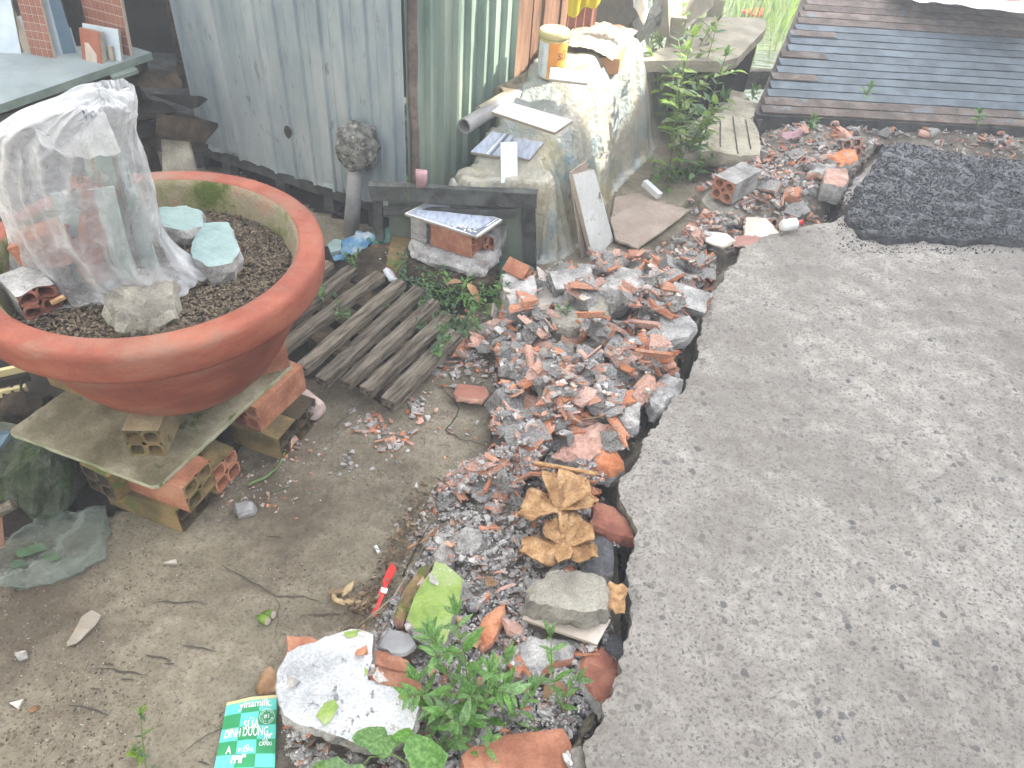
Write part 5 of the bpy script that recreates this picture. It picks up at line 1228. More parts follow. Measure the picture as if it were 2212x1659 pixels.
SH = []; CH = []; TS = []
for i in range(26):
    k = (0, 2, 1, 3, 0, 2)[i % 6]; SH.append(mesh('brick_shard', shard_mb(k, 1.0, ru(.45, .75), ru(.10, .15), i), [M_brick, (M_brick, M_mortar, M_mortar)[i % 3]]))
for i in range(20): CH.append(mesh('concrete_chunk', hull_mb(random.randint(10, 16), (.5, ru(.32, .5), ru(.2, .38)), seed=i), [(M_conc, M_mortar, M_conc, M_conc)[i % 4]]))
HB = []
for i in range(7): HB.append(mesh('broken_brick', hollow_brick_mb(1.0, .78, (.42, .80)[i % 2], 2, (1, 2)[i % 2], .72, (.1, .8)[i % 2], .35, i), [M_brick, (M_mortar, M_brick, M_mortar)[i % 3]]))
for i in range(10): TS.append(mesh('tile_shard', tshard_mb(i), [M_tileS, M_tbody]))
def raw(me): return ([v.co.copy() for v in me.vertices], [tuple(p.vertices) for p in me.polygons], [p.material_index for p in me.polygons])
SMALL = [raw(mesh('s', hull_mb(9, (.5, ru(.35, .5), ru(.22, .4)), sub=False), [M_conc])) for _ in range(14)]
SMALLS = [raw(mesh('s', shard_mb(i % 4, 1.0, .6, .14, i), [M_brick, M_mortar])) for i in range(10)]

# ---------------------------------------------------------------- stacking: a height map that every piece is laid on
GX0, GY0, GS = -.75, .35, .008; GW, GH = int(3.6 / GS), int(3.5 / GS)
HM = np.zeros((GH, GW))
def cellxy(x, y): return int((x - GX0) / GS), int((y - GY0) / GS)
RUB_V = [(1068, 575), (1140, 590), (1210, 578), (1275, 568), (1330, 545), (1400, 530), (1500, 470), (1480, 430), (1530, 400), (1545, 350), (1640, 345), (1645, 262), (1760, 268), (2000, 276), (2290, 292),
         (2290, 350), (2050, 336), (1960, 318), (1905, 312), (1850, 375), (1830, 455), (1720, 490), (1640, 505), (1600, 540), (1555, 605), (1525, 660), (1508, 760), (1480, 830), (1440, 880), (1400, 930), (1375, 985), (1330, 1040), (1345, 1080),
         (1365, 1130), (1365, 1180), (1352, 1260), (1355, 1330), (1345, 1400), (1320, 1480), (1285, 1560), (1255, 1620), (1250, 1720), (700, 1720), (640, 1660), (610, 1610), (640, 1430), (790, 1420), (800, 1340), (850, 1270), (885, 1215), (900, 1140), (925, 1060), (965, 1005), (1050, 965),
         (1050, 900), (1070, 850), (1060, 790), (1000, 775), (930, 812), (905, 790), (960, 740), (1040, 700), (1080, 650)]
RUB = [tuple(V(u, v, .03).xy) for u, v in RUB_V]; RUBN = np.array(RUB)
# base of the strip: earth that rises a little towards the slab, sunk again where the gap is open
mb = MB(); st = .02; idx = {}
BASE = np.full((GH, GW), -9.0)
for gj in range(GH):
    y = GY0 + gj * GS
    for gi in range(0, GW):
        x = GX0 + gi * GS
        if gi % 2 or gj % 2: continue
        if in_poly(x, y, RUB):
            d, _ = poly_d(x, y, RUBN); rd = road_d(x, y); up = smoothstep(1.25, 1.6, y)
            h = .055 * sm(d / .16) * (.35 + .65 * up) - .11 * (1 - sm((rd - .02) / .06)) * (1 - .35 * up)
            if y > 2.7: h += .05 * smoothstep(2.7, 3.0, y)
            BASE[gj, gi] = ground_z(x, y) + h - .004
BASE[1::2, :] = np.maximum(BASE[1::2, :], BASE[0:-1:2, :][:BASE[1::2, :].shape[0]]); BASE[:, 1::2] = np.maximum(BASE[:, 1::2], BASE[:, 0:-1:2][:, :BASE[:, 1::2].shape[1]])
INR = BASE > -5; HM = np.where(INR, BASE, 0.0)
mb = MB(); idx = {}
for gj in range(0, GH, 2):
    for gi in range(0, GW, 2):
        if INR[gj, gi]:
            idx[(gi, gj)] = len(mb.v); x, y = GX0 + gi * GS, GY0 + gj * GS; mb.v.append(Vector((x, y, HM[gj, gi] + .006 * FB(x * 30, y * 30))))
for (i, j), a in idx.items():
    b_, c, d = idx.get((i + 2, j)), idx.get((i + 2, j + 2)), idx.get((i, j + 2))
    if None not in (b_, c, d): mb.f.append((a, b_, c, d))
_gr = bpy.data.objects['ground'].data
for v in _gr.vertices:
    if in_poly(v.co.x, v.co.y, RUB) and poly_d(v.co.x, v.co.y, RUBN)[0] > .035 or (in_poly(v.co.x, v.co.y, ROADP)): v.co.z -= .16
_gr.update()
mb.m = [1 if road_d(*(sum((mb.v[q] for q in f_), Vector()) / 4).xy) < .045 else 0 for f_ in mb.f]; obj('earth_bed', mb, [M_earth, M_shade], smooth=True, kind='structure', fix=False, origin=(0, 0, 0))  # next to the slab, the dark colour paints the gap's shade
def raise_map(x, y, r, top):
    ci, cj = cellxy(x, y); k = max(1, int(r / GS))
    j0, j1, i0, i1 = max(0, cj - k), min(GH, cj + k + 1), max(0, ci - k), min(GW, ci + k + 1)
    if j0 >= j1 or i0 >= i1: return
    jj, ii = np.mgrid[j0:j1, i0:i1]; d2 = ((jj - cj) ** 2 + (ii - ci) ** 2) / (k + .5) ** 2
    t = np.where(d2 < 1, top - .35 * r * d2, -9); HM[j0:j1, i0:i1] = np.maximum(HM[j0:j1, i0:i1], t)
def rest(x, y, r, q=55):
    ci, cj = cellxy(x, y); k = max(1, int(r / GS))
    a = HM[max(0, cj - k):cj + k + 1, max(0, ci - k):ci + k + 1]
    return float(np.percentile(a, q)) if a.size else 0.0
def mark(obj_pts, top):
    for p in obj_pts: raise_map(p.x, p.y, .02, top)
def reserve(vp, z, grow=0):
    P_ = [tuple(V(u, v, z).xy) for u, v in vp]; xs_ = [p[0] for p in P_]; ys_ = [p[1] for p in P_]
    for y in np.arange(min(ys_), max(ys_), GS):
        for x in np.arange(min(xs_), max(xs_), GS):
            if in_poly(x, y, P_):
                i, j = cellxy(x, y)
                if 0 <= i < GW and 0 <= j < GH: HM[j, i] = max(HM[j, i], z); NOGO[j, i] = True
NOGO = np.zeros((GH, GW), bool)

# ---------------------------------------------------------------- pieces that can be told apart, each at its own place
def big(name, vp, z, thick, m, label, cat='rubble piece', **k):
    reserve(vp, z); return chunk(name, vp, z, thick, m, label, cat, **k)
# foreground
big('plaster_block', [(598, 1445), (622, 1408), (700, 1375), (760, 1356), (806, 1370), (803, 1420), (796, 1465), (845, 1482), (890, 1500), (905, 1530), (893, 1575), (840, 1604), (800, 1612), (740, 1592), (660, 1570), (612, 1545), (600, 1500)], .115, .05, [M_plas, M_conc],
    'big slab of white plastered masonry with lime green flecks, bottom centre', 'masonry slab', res=.010, jit=.004, topn=.002, sidew=.010, under=.006)
for pts in ([(682, 1545), (700, 1518), (722, 1510), (730, 1525), (712, 1560), (700, 1566)], [(860, 1505), (875, 1488), (893, 1490), (898, 1500), (870, 1512)], [(742, 1365), (775, 1360), (770, 1374), (750, 1378)], [(787, 1440), (796, 1446), (794, 1460), (786, 1456)]):
    mb = plate(VL(pts, .1172), .0015, .006, .002, .0002, .0005, 1, seed=3); obj('paint_fleck', mb, [M_lime, M_lime], label='lime green paint fleck on the white slab', cat='paint fleck', group='paint flecks on the white slab')
big('painted_block', [(940, 1212), (962, 1218), (1000, 1250), (992, 1300), (975, 1345), (962, 1390), (940, 1392), (905, 1362), (877, 1335), (895, 1290), (918, 1250)], .085, .045, [M_lime, M_mortar], 'lime green painted masonry block standing in the gravel above the plants', 'masonry slab', topn=.0015, sidew=.006)
big('brick_piece', [(850, 1330), (868, 1290), (905, 1225), (928, 1218), (915, 1255), (893, 1295), (872, 1340)], .055, .04, [M_brick_m, M_brick], 'long brown and orange brick strip along the left of the lime green block', 'brick piece')
big('stone_block', [(1142, 1296), (1162, 1258), (1195, 1234), (1250, 1230), (1300, 1245), (1316, 1275), (1312, 1312), (1255, 1322), (1190, 1308)], .140, .062, [M_conc_y, M_conc_y], 'squared grey stone block resting on a white tile near the road edge', 'stone block', topn=.004, sidew=.012, jit=.006, under=-.008, res=.008, topfreq=45)
a = VL([(1128, 1336), (1150, 1300), (1320, 1338), (1290, 1392)], .082); reserve([(1128, 1340), (1150, 1310), (1318, 1345), (1288, 1396)], .06)
tile('floor_tile', a, .009, M_tileS, M_tbody, 'cream tile corner sticking out under the squared stone block', lift=0)
big('brick_piece', [(1285, 1080), (1330, 1095), (1366, 1140), (1370, 1162), (1330, 1152), (1278, 1130)], .085, .04, [M_brick_d, M_brick_d], 'dark red ribbed brick piece pushed against the road edge right of the husks', 'brick piece', topn=.004)
big('concrete_fragment', [(1262, 1150), (1300, 1148), (1326, 1165), (1326, 1230), (1290, 1245), (1262, 1230)], .055, .05, [mat('dark_concrete', [H('4f5052'), H('626365'), H('77787a')], 14, .95, .9, 110), M_conc], 'dark grey concrete fragment right of the lower coconut husk', 'concrete fragment', topn=.006)
big('brick_piece', [(620, 1372), (660, 1376), (700, 1388), (668, 1412), (622, 1405)], .045, .03, [M_brick_o, M_brick_o], 'orange brick corner sticking out above the white slab', 'brick piece', topn=.001, jit=.002)
big('brick_piece', [(790, 1402), (840, 1408), (882, 1425), (900, 1460), (920, 1500), (900, 1505), (860, 1490), (795, 1470)], .062, .04, [M_brick_o, M_brick_o], 'bright orange grooved brick piece right of the white slab', 'brick piece', topn=.0015, jit=.003)
mb = MB(); g0, g1 = V(793, 1432, .0648), V(880, 1452, .0648); mb.beam(g0, g1, .003, .001); obj('brick_groove', mb, M_brick_d, label='dark groove line across the bright orange brick piece', cat='groove')
big('slate_piece', [(820, 1395), (842, 1360), (885, 1366), (898, 1390), (878, 1412), (845, 1412)], .066, .014, [M_pipe, M_pipe], 'flat dark grey board piece above the bright orange brick', 'tile piece', topn=.0008)
big('brick_piece', [(996, 1630), (1010, 1620), (1080, 1590), (1125, 1582), (1218, 1572), (1234, 1608), (1225, 1670), (1005, 1690)], .085, .05, [M_brick_o, M_brick_o], 'large orange hollow brick piece at the bottom edge beside the road', 'brick piece', topn=.004)
big('concrete_fragment', [(1235, 1615), (1255, 1608), (1268, 1640), (1262, 1680), (1225, 1680)], .085, .05, [M_conc_y, M_conc_y], 'grey concrete corner wedged beside the bottom orange brick edge', 'concrete fragment')
big('brick_piece', [(1118, 1390), (1140, 1365), (1185, 1372), (1250, 1385), (1240, 1420), (1190, 1430), (1165, 1460), (1120, 1430)], .05, .05, [M_mortar, M_brick], 'mortar covered brick lump just below the stone block', 'brick piece', topn=.010, sidew=.012)
big('brick_piece', [(1270, 1405), (1300, 1395), (1330, 1420), (1345, 1480), (1330, 1525), (1300, 1530), (1255, 1460), (1250, 1425)], .055, .05, [M_brick_d, M_mortar], 'dark brown brick with grey mortar lumps wedged at the road edge', 'brick piece', topn=.010, sidew=.010)
big('concrete_fragment', [(1300, 1375), (1338, 1365), (1352, 1400), (1345, 1435), (1315, 1440)], .03, .05, [MATS['dark_concrete'], MATS['dark_concrete']], 'dark round concrete piece in the gap beside the road', 'concrete fragment', topn=.008)
big('concrete_fragment', [(975, 1150), (1005, 1132), (1035, 1140), (1045, 1165), (1025, 1190), (985, 1192)], .060, .045, [M_conc, M_conc], 'pale grey angular concrete fragment in the gravel left of the husks', 'concrete fragment', topn=.008, sidew=.008)
big('concrete_fragment', [(935, 1195), (960, 1165), (985, 1190), (975, 1215), (940, 1215)], .045, .035, [M_conc, M_conc], 'light concrete fragment just above the lime green block', 'concrete fragment', topn=.006)
big('brick_piece', [(1028, 1360), (1045, 1335), (1075, 1305), (1092, 1300), (1088, 1330), (1062, 1385), (1040, 1402)], .055, .025, [M_brick, M_brick], 'long pointed ochre brick piece between the green block and the stone block', 'brick piece', topn=.006)
big('brick_piece', [(1085, 1335), (1110, 1338), (1132, 1355), (1125, 1372), (1098, 1360)], .06, .02, [M_brick, M_brick], 'small rounded orange brick piece beside the long pointed one', 'brick piece')
# middle
big('concrete_fragment', [(1085, 590), (1110, 578), (1155, 592), (1160, 625), (1148, 652), (1105, 660), (1088, 625)], .125, .085, [M_mortar, M_conc], 'grey block with an orange honeycomb top at the upper left of the rubble', 'masonry chunk', topn=.006, sidew=.01)
brick(V(1120, 585, .130), V(1150, 600, 0) - V(1100, 575, 0), .085, .05, .05, 'orange honeycomb brick end on top of the grey block', M_brick_o, M_brick_o, up=(0.3, -.75, .55), sq=0, rr=.7, nx=2, ny=2)
big('white_board', [(1160, 575), (1180, 590), (1250, 615), (1220, 650), (1185, 690), (1150, 660), (1168, 625)], .070, .014, [M_tileS, M_tbody], 'flat white panel lying between the grey block and the hollow brick', 'board', topn=.001)
brick(V(1235, 612, .095), V(1290, 600, 0) - V(1200, 612, 0), .15, .06, .075, 'weathered grey hollow brick with two round holes at the top of the rubble', M_mortar, M_mortar, up=(0, 1, .3), sq=0, rr=.62, broken=.01)
big('concrete_fragment', [(1290, 620), (1310, 592), (1345, 575), (1385, 582), (1395, 610), (1370, 640), (1320, 660)], .135, .07, [M_conc, M_conc], 'large rounded grey concrete fragment at the top middle of the rubble', 'concrete fragment', topn=.010, sidew=.012)
big('concrete_fragment', [(1190, 685), (1200, 655), (1262, 672), (1270, 700), (1250, 712), (1205, 705)], .105, .05, [M_conc_y, M_conc_y], 'cream stone fragment with white chalky streaks in the rubble', 'stone fragment', topn=.010, sidew=.008)
big('concrete_fragment', [(1268, 690), (1275, 640), (1312, 622), (1330, 640), (1318, 680), (1290, 700)], .125, .05, [M_conc_y, M_conc], 'tall beige stone fragment with a white vein', 'stone fragment', topn=.008)
big('concrete_fragment', [(1420, 710), (1430, 672), (1490, 680), (1508, 705), (1490, 725), (1440, 735)], .135, .05, [M_mortar, M_mortar], 'smooth flat grey concrete slab piece near the road edge', 'concrete fragment', topn=.003)
brick(V(1490, 650, .125), V(1520, 665, 0) - V(1440, 640, 0), .13, .07, .06, 'grey and orange hollow brick with two open holes against the road edge', M_brick, M_mortar, up=(.2, -.6, .7), sq=.1, rr=.72, broken=.01)
brick(V(1440, 652, .120), V(1480, 660, 0) - V(1400, 640, 0), .12, .06, .03, 'flat ribbed orange and grey brick plate beside the two-holed brick', M_brick, M_mortar, up=(.2, -.6, .7), sq=.3, nx=3, ny=1, broken=.015)
big('concrete_fragment', [(1165, 752), (1195, 738), (1240, 742), (1238, 765), (1200, 770), (1170, 765)], .080, .035, [M_conc_y, M_conc], 'long layered grey stone in the middle of the rubble', 'stone fragment', topn=.004)
big('concrete_fragment', [(1305, 760), (1315, 715), (1330, 702), (1342, 730), (1345, 765), (1325, 775)], .105, .012, [M_conc, M_conc], 'tall leaf-shaped pale concrete flake standing in the rubble', 'concrete flake', topn=.003)
big('tile_piece', [(1345, 795), (1350, 782), (1400, 780), (1405, 798), (1380, 806)], .105, .02, [M_plas, M_conc], 'white topped flat block in the right middle of the rubble', 'tile block', topn=.002)
big('brick_piece', [(1235, 775), (1270, 760), (1285, 775), (1265, 795), (1245, 790)], .09, .012, [M_pink, M_brick], 'flat pinkish brick plate in the centre of the rubble', 'brick piece', topn=.001)
big('brick_piece', [(1060, 905), (1095, 880), (1160, 862), (1165, 875), (1110, 905), (1070, 915)], .07, .035, [M_mortar, M_brick], 'long grooved brick splinter with grey lumps at the left edge of the rubble', 'brick piece', topn=.008)
big('concrete_fragment', [(1108, 915), (1140, 890), (1170, 875), (1180, 890), (1150, 925), (1115, 930)], .085, .03, [M_conc_y, M_brick], 'long beige brick splinter beside the grooved one', 'brick piece', topn=.004)
big('concrete_fragment', [(1335, 900), (1350, 860), (1385, 868), (1380, 915), (1355, 920)], .12, .045, [M_conc, M_mortar], 'upright grey block with an orange patch at the right of the rubble', 'concrete fragment', topn=.006)
big('brick_piece', [(1190, 985), (1240, 925), (1290, 905), (1330, 925), (1300, 975), (1240, 990)], .10, .05, [M_brick, M_mortar], 'large broken orange brick with grey mortar lumps above the husks', 'brick piece', topn=.014, sidew=.010)
big('brick_piece', [(1395, 850), (1430, 805), (1475, 818), (1470, 850), (1420, 890)], .10, .05, [M_mortar, M_mortar], 'grey mortar lump with orange brick beneath beside the road edge', 'masonry chunk', topn=.014, sidew=.012)
big('brick_piece', [(1280, 965), (1310, 960), (1352, 985), (1350, 1010), (1320, 1025), (1290, 1005)], .095, .045, [M_brick, M_mortar], 'hollow orange brick shell open to the viewer right above the husks', 'brick piece', topn=.012)
big('brick_piece', [(980, 850), (990, 828), (1048, 835), (1055, 848), (1040, 862), (990, 858)], .038, .022, [M_pink, M_brick], 'single flat pink brick slab lying apart on the yard', 'brick piece', topn=.001, jit=.002)
# upper
brick(V(1590, 395, .125), V(1650, 370, 0) - V(1560, 420, 0), .20, .095, .09, 'big grey mortared brick with round holes showing at the upper rubble', M_brick_o, M_mortar, sq=0, rr=.68, broken=0)
big('concrete_fragment', [(1515, 430), (1530, 405), (1580, 415), (1600, 440), (1585, 462), (1545, 462)], .06, .06, [M_conc_y, M_conc_y], 'rounded dark grey stone under the big mortared brick', 'stone', topn=.01)
big('concrete_fragment', [(1780, 395), (1785, 362), (1830, 362), (1835, 385), (1825, 402)], .15, .08, [M_brick, M_mortar], 'cut grey block with a hollow orange top beside the asphalt', 'masonry chunk', topn=.006)
big('brick_piece', [(1790, 340), (1820, 318), (1850, 322), (1855, 345), (1820, 355)], .15, .035, [M_brick, M_mortar], 'bright orange broken brick shell near the asphalt heap', 'brick piece', topn=.012)
big('brick_piece', [(1745, 370), (1770, 350), (1815, 352), (1790, 372)], .14, .03, [M_mortar, M_brick], 'grey and orange curved brick piece left of the bright shell', 'brick piece', topn=.008)
big('foam_piece', [(1608, 508), (1612, 468), (1655, 470), (1685, 505), (1650, 515)], .085, .012, [M_tileS, M_tbody], 'pinkish white flat tile piece with dark marks near the white bottle', 'tile piece', topn=.001)
big('tile_piece', [(1525, 520), (1528, 500), (1570, 503), (1590, 520), (1560, 532)], .085, .009, [M_tileS, M_tbody], 'cream tile shard at the head of the road edge', 'tile piece', topn=.0005)
big('tile_piece', [(1590, 510), (1640, 505), (1642, 528), (1585, 530)], .085, .009, [M_pink, M_brick], 'ribbed pink tile shard next to the cream one', 'tile piece', topn=.0005)
pbx = thing('white_bottle', 'white plastic bottle with a red cap lying against the slab edge', 'bottle', V(1700, 480, .1))
a, b_ = V(1688, 488, .15), V(1722, 482, .15); mb = MB(); mb.tube([a, a.lerp(b_, .15), a.lerp(b_, .85), b_], [.016, .022, .022, .008], 12); obj('body', mb, M_cwhite, pbx, smooth=True); mb = MB(); mb.tube([b_, b_ + (b_ - a).normalized() * .022], .010, 10); obj('cap', mb, M_red, pbx)
crumple('pink_rag', [(1682, 293), (1690, 283), (1712, 284), (1728, 275), (1738, 279), (1730, 288), (1712, 293), (1690, 298)], .125, .016, M_pinkc, 'crumpled pink rag on the rubble near the ramp', 'rag', 30, res=.012)
mb = MB(); mb.lathe([(0, .010), (.016, .008), (.021, .002), (.021, 0)], V(1512, 408, .08), 24); obj('ribbed_cap', mb, M_brick_d, label='small dull red round cap beside the big mortared brick', cat='cap', smooth=True)
# crumbs of shells on the yard
for k, (vp, m) in enumerate((([(602, 935), (612, 925), (630, 928), (640, 940), (625, 955), (610, 950)], M_mortar), ([(508, 1088), (528, 1080), (548, 1082), (545, 1098), (515, 1106)], M_pipe))):
    chunk('brick_crumb', vp, .03, .03, [m, M_brick if k == 0 else m], ('grey and orange crumb near the right brick pile', 'bent grey board scrap on the yard below the slab')[k], 'rubble crumb')

# ---------------------------------------------------------------- loose rubble
def zone(u, v):
    if v < 345 and u > 1640: return 'between the ramp and the asphalt heap'
    if v < 520: return 'beside the stone slab and the bush'
    if v < 700: return 'between the covered heap and the road edge'
    if v < 860: return 'in the middle of the rubble strip beside the pallet'
    if v < 1040: return 'above the two coconut husks'
    if v < 1300: return 'around the coconut husks and the squared stone'
    return 'by the plants at the bottom of the strip'
def uv_of(p):
    c = CM.transposed() @ (Vector(p) - Vector((0, 0, EYE))); return (512 + FPX * c.x / -c.z) / U, (384 - FPX * c.y / -c.z) / U
REFS = [("the honeycomb-topped grey block", 1120, 620), ("the round-holed brick", 1235, 612), ("the rounded grey fragment", 1340, 615), ("the chalk-streaked cream stone", 1230, 690), ("the veined beige stone", 1300, 660),
        ("the smooth grey slab piece", 1465, 705), ("the two-holed brick", 1490, 650), ("the long layered stone", 1200, 755), ("the leaf-shaped concrete flake", 1325, 740), ("the white-topped block", 1375, 790), ("the pinkish brick plate", 1258, 778),
        ("the grooved brick splinter", 1110, 890), ("the upright grey block", 1360, 890), ("the large broken brick", 1260, 950), ("the roadside mortar lump", 1435, 850), ("the hollow brick shell", 1315, 990), ("the upper coconut husk", 1203, 1090), ("the lower coconut husk", 1215, 1170),
        ("the dark red ribbed brick", 1325, 1120), ("the squared grey stone", 1230, 1300), ("the lime green block", 940, 1300), ("the pale angular fragment", 1010, 1160), ("the pointed ochre piece", 1055, 1360), ("the big white slab", 740, 1480), ("the orange grooved brick", 850, 1460),
        ("the bottom orange brick", 1115, 1620), ("the gap's dark brick", 1300, 1460), ("the big mortared brick", 1590, 400), ("the hollow-topped grey block", 1805, 380), ("the bright orange brick shell", 1820, 340), ("the pink rag", 1710, 285), ("the white bottle", 1705, 485),
        ("the scored stone slab", 1560, 300), ("the raised-pattern floor panel", 1400, 480), ("the asphalt heap", 2050, 330), ("the lone pink brick slab", 1018, 845), ("the straight pale stick", 1190, 915), ("the ramp's left corner", 1650, 255), ("the cream tile shard", 1550, 515), ("the tall leafy weed", 1010, 1500)]
used_labels = set()
def nearest_ref(u, v):
    k = min(REFS, key=lambda q: (q[1] - u) ** 2 + (q[2] - v) ** 2); du, dv = u - k[1], v - k[2]; r_ = math.hypot(du, dv)
    dist = 'just ' if r_ < 45 else ('' if r_ < 90 else 'well ')
    side = ('right of' if du > 0 else 'left of') if abs(du) > 1.8 * abs(dv) else (('below' if dv > 0 else 'above') if abs(dv) > 1.8 * abs(du) else ('below and ' if dv > 0 else 'above and ') + ('right of' if du > 0 else 'left of'))
    return dist + side + ' ' + k[0]
cnt = {'brick': 0, 'conc': 0, 'tile': 0, 'half': 0}
SIZEW = lambda s_: 'small' if s_ < .036 else ('medium' if s_ < .06 else 'large')
stones = {'c': MB(), 'b': MB()}
def put(kind, x, y, s_, flat=.35, lift=0.0):
    if road_d(x, y) < s_ * .42 + .012 or not in_poly(x, y, RUB): return False
    i, j = cellxy(x, y)
    if not (0 <= i < GW and 0 <= j < GH): return False
    if NOGO[j, i] and (kind in ('b', 'c') or s_ > .05 or rnd() < .96): return False
    z = rest(x, y, s_ * .38)
    rot = Euler((ru(-.5, .5), ru(-.5, .5), ru(0, 6.283)))
    if rnd() < .16: rot.x += ru(-1, 1)
    th = s_ * flat; c = Vector((x, y, z + th * .42 + lift))
    if kind == 'brick' and cnt['brick'] >= 290: kind = 'b'
    if kind == 'conc' and cnt['conc'] >= 290: kind = 'c'
    if kind in ('b', 'c'):
        vs_, fs_, ms_ = random.choice(SMALL if kind == 'c' or rnd() < .35 else SMALLS); Mx = Matrix.Translation(c) @ rot.to_matrix().to_4x4() @ Matrix.Diagonal((s_, s_, s_, 1))
        stones[kind].add([Mx @ v for v in vs_], fs_, ms_)
    else:
        me = random.choice({'brick': SH, 'conc': CH, 'tile': TS, 'half': HB}[kind]); nm = {'half': 'broken_brick', 'brick': 'brick_shard', 'conc': 'concrete_chunk', 'tile': 'tile_shard'}[kind]
        o = bpy.data.objects.new(nm, me); COL.objects.link(o); o.location = c; o.rotation_euler = rot; o.scale = (s_, s_ * ru(.7, 1.15), s_ * ru(.55, 1.1) if kind == 'conc' else s_ * ru(.8, 1.2))
        u, v = uv_of(c); zn = zone(u, v); cnt[kind] += 1
        near = nearest_ref(u, v); vi = {'brick': SH, 'conc': CH, 'tile': TS, 'half': HB}[kind].index(me); what = {'half': ('flat' if vi % 2 == 0 else 'thick') + ' broken hollow brick','brick': ('flat', 'curved', 'angled', 'wavy', 'flat', 'curved')[vi % 6] + (' orange' if vi % 3 == 0 else ' mortar-skinned') + ' brick shard', 'conc': ('blocky', 'long', 'flat')[vi % 3] + ' grey concrete chunk', 'tile': 'pale ceramic tile shard'}[kind]
        meta(o, f'{SIZEW(s_)} {what} {near}', {'half': 'broken brick', 'brick': 'brick shard', 'conc': 'concrete chunk', 'tile': 'tile shard'}[kind], f'{SIZEW(s_)} {what}s {zn}')
    raise_map(x, y, s_ * .40, z + th * .85); return True
def scatter(n, kinds, s0, s1, vr, ur=(600, 2300), pw=1.0, flat=.35, lift=0):
    k = tries = 0
    while k < n and tries < n * 14:
        tries += 1; u, v = ru(*ur), ru(*vr); p = V(u, v, .06); s_ = s0 + (s1 - s0) * rnd() ** pw
        d, _ = poly_d(p.x, p.y, RUBN)
        if d < s_ * .35 or (d < .05 and s_ > .05): continue
        if put(random.choice(kinds), p.x, p.y, s_, flat, lift): k += 1
# under-layer that fills the strip with small stuff first
scatter(1500, ['c', 'c', 'b'], .014, .030, (270, 1700), pw=1)
scatter(34, ['half'], .07, .11, (560, 1000), (1070, 1530)); scatter(8, ['half'], .07, .11, (280, 500), (1540, 2000))
scatter(120, ['conc', 'conc', 'brick'], .065, .115, (560, 1010), (1050, 1540))
scatter(190, ['brick', 'conc', 'brick'], .05, .095, (560, 1060), (930, 1540), 1.4)
scatter(26, ['tile', 'conc'], .04, .08, (440, 640), (1450, 1720))
scatter(120, ['conc', 'brick', 'conc'], .04, .09, (260, 520), (1480, 2280), 1.5)
scatter(200, ['brick', 'conc', 'brick', 'tile', 'conc'], .026, .05, (560, 1060), (900, 1540), 1.2)
scatter(70, ['conc', 'conc', 'brick'], .030, .055, (1000, 1660), (640, 1370), 1.5)
scatter(90, ['conc', 'brick', 'tile'], .03, .05, (260, 520), (1480, 2280), 1.3)
scatter(380, ['b', 'b', 'c'], .014, .030, (560, 1040), (900, 1540), 1.2)
scatter(900, ['c', 'c', 'c', 'b'], .010, .026, (1000, 1700), (620, 1370), 1.4)
scatter(900, ['c', 'b'], .014, .032, (260, 560), (1460, 2280), 1.2)
# scattered crumbs on the open yard: three little drifts
def drift(cu, cv, su, sv_, n, s0, s1, kinds=('b', 'c')):
    for _ in range(n):
        u, v = random.gauss(cu, su), random.gauss(cv, sv_); p = V(u, v, 0)
        if in_poly(p.x, p.y, ROADP): continue
        s_ = ru(s0, s1) ; k = random.choice(kinds); vs_, fs_, ms_ = random.choice(SMALL if k == 'c' or rnd() < .5 else SMALLS)
        Mx = Matrix.Translation(p + Vector((0, 0, ground_z(p.x, p.y) + s_ * .22))) @ Euler((ru(-.4, .4), ru(-.4, .4), ru(0, 6.3))).to_matrix().to_4x4() @ Matrix.Diagonal((s_, s_, s_, 1)); stones[k].add([Mx @ q for q in vs_], fs_, ms_)
drift(795, 925, 18, 12, 60, .008, .026, ('b', 'b', 'c')); drift(855, 955, 18, 16, 60, .008, .022, ('b', 'c')); drift(900, 890, 14, 14, 26, .012, .03); drift(760, 1010, 20, 12, 16, .008, .02, ('c',)); drift(640, 960, 45, 26, 50, .005, .016)
drift(560, 1050, 60, 40, 90, .003, .009); drift(950, 900, 60, 40, 70, .004, .012); drift(1000, 800, 35, 20, 60, .01, .024); drift(520, 1090, 50, 20, 40, .004, .012); drift(900, 1180, 20, 50, 60, .008, .02, ('c',)); drift(1010, 680, 50, 30, 30, .012, .03)
obj('rubble_gravel', stones['c'], M_peb, kind='stuff', label='grey concrete crumbs and gravel filling the rubble strip', fix=False, origin=(0, 0, 0))
obj('brick_crumbs', stones['b'], [M_brick, M_mortar], kind='stuff', label='small orange brick crumbs filling the rubble strip', fix=False, origin=(0, 0, 0))
def chips(name, n, m, s0, s1, fn, label, z=.004):
    mb = MB()
    while n > 0:
        p = fn()
        if p is None: continue
        s_ = ru(s0, s1); t = ru(0, 6.28); d = Vector((math.cos(t), math.sin(t), ru(-.2, .2))) * s_; e = Vector((-d.y, d.x, ru(-.3, .3) * s_)) * ru(.25, .8)
        c = p + Vector((0, 0, z)); mb.add([c - d * .5, c + e * .5, c + d * .5, c - e * .5, c + Vector((0, 0, s_ * .25))], [(0, 1, 4), (1, 2, 4), (2, 3, 4), (3, 0, 4)]); n -= 1
    return obj(name, mb, m, kind='stuff', label=label, fix=False, origin=(0, 0, 0))
def on_rub():
    p = V(ru(600, 2280), ru(260, 1700), .05); 
    if not in_poly(p.x, p.y, RUB) or road_d(p.x, p.y) < .012: return None
    i, j = cellxy(p.x, p.y)
    if not (0 <= i < GW and 0 <= j < GH) or NOGO[j, i]: return None
    return Vector((p.x, p.y, HM[j, i]))
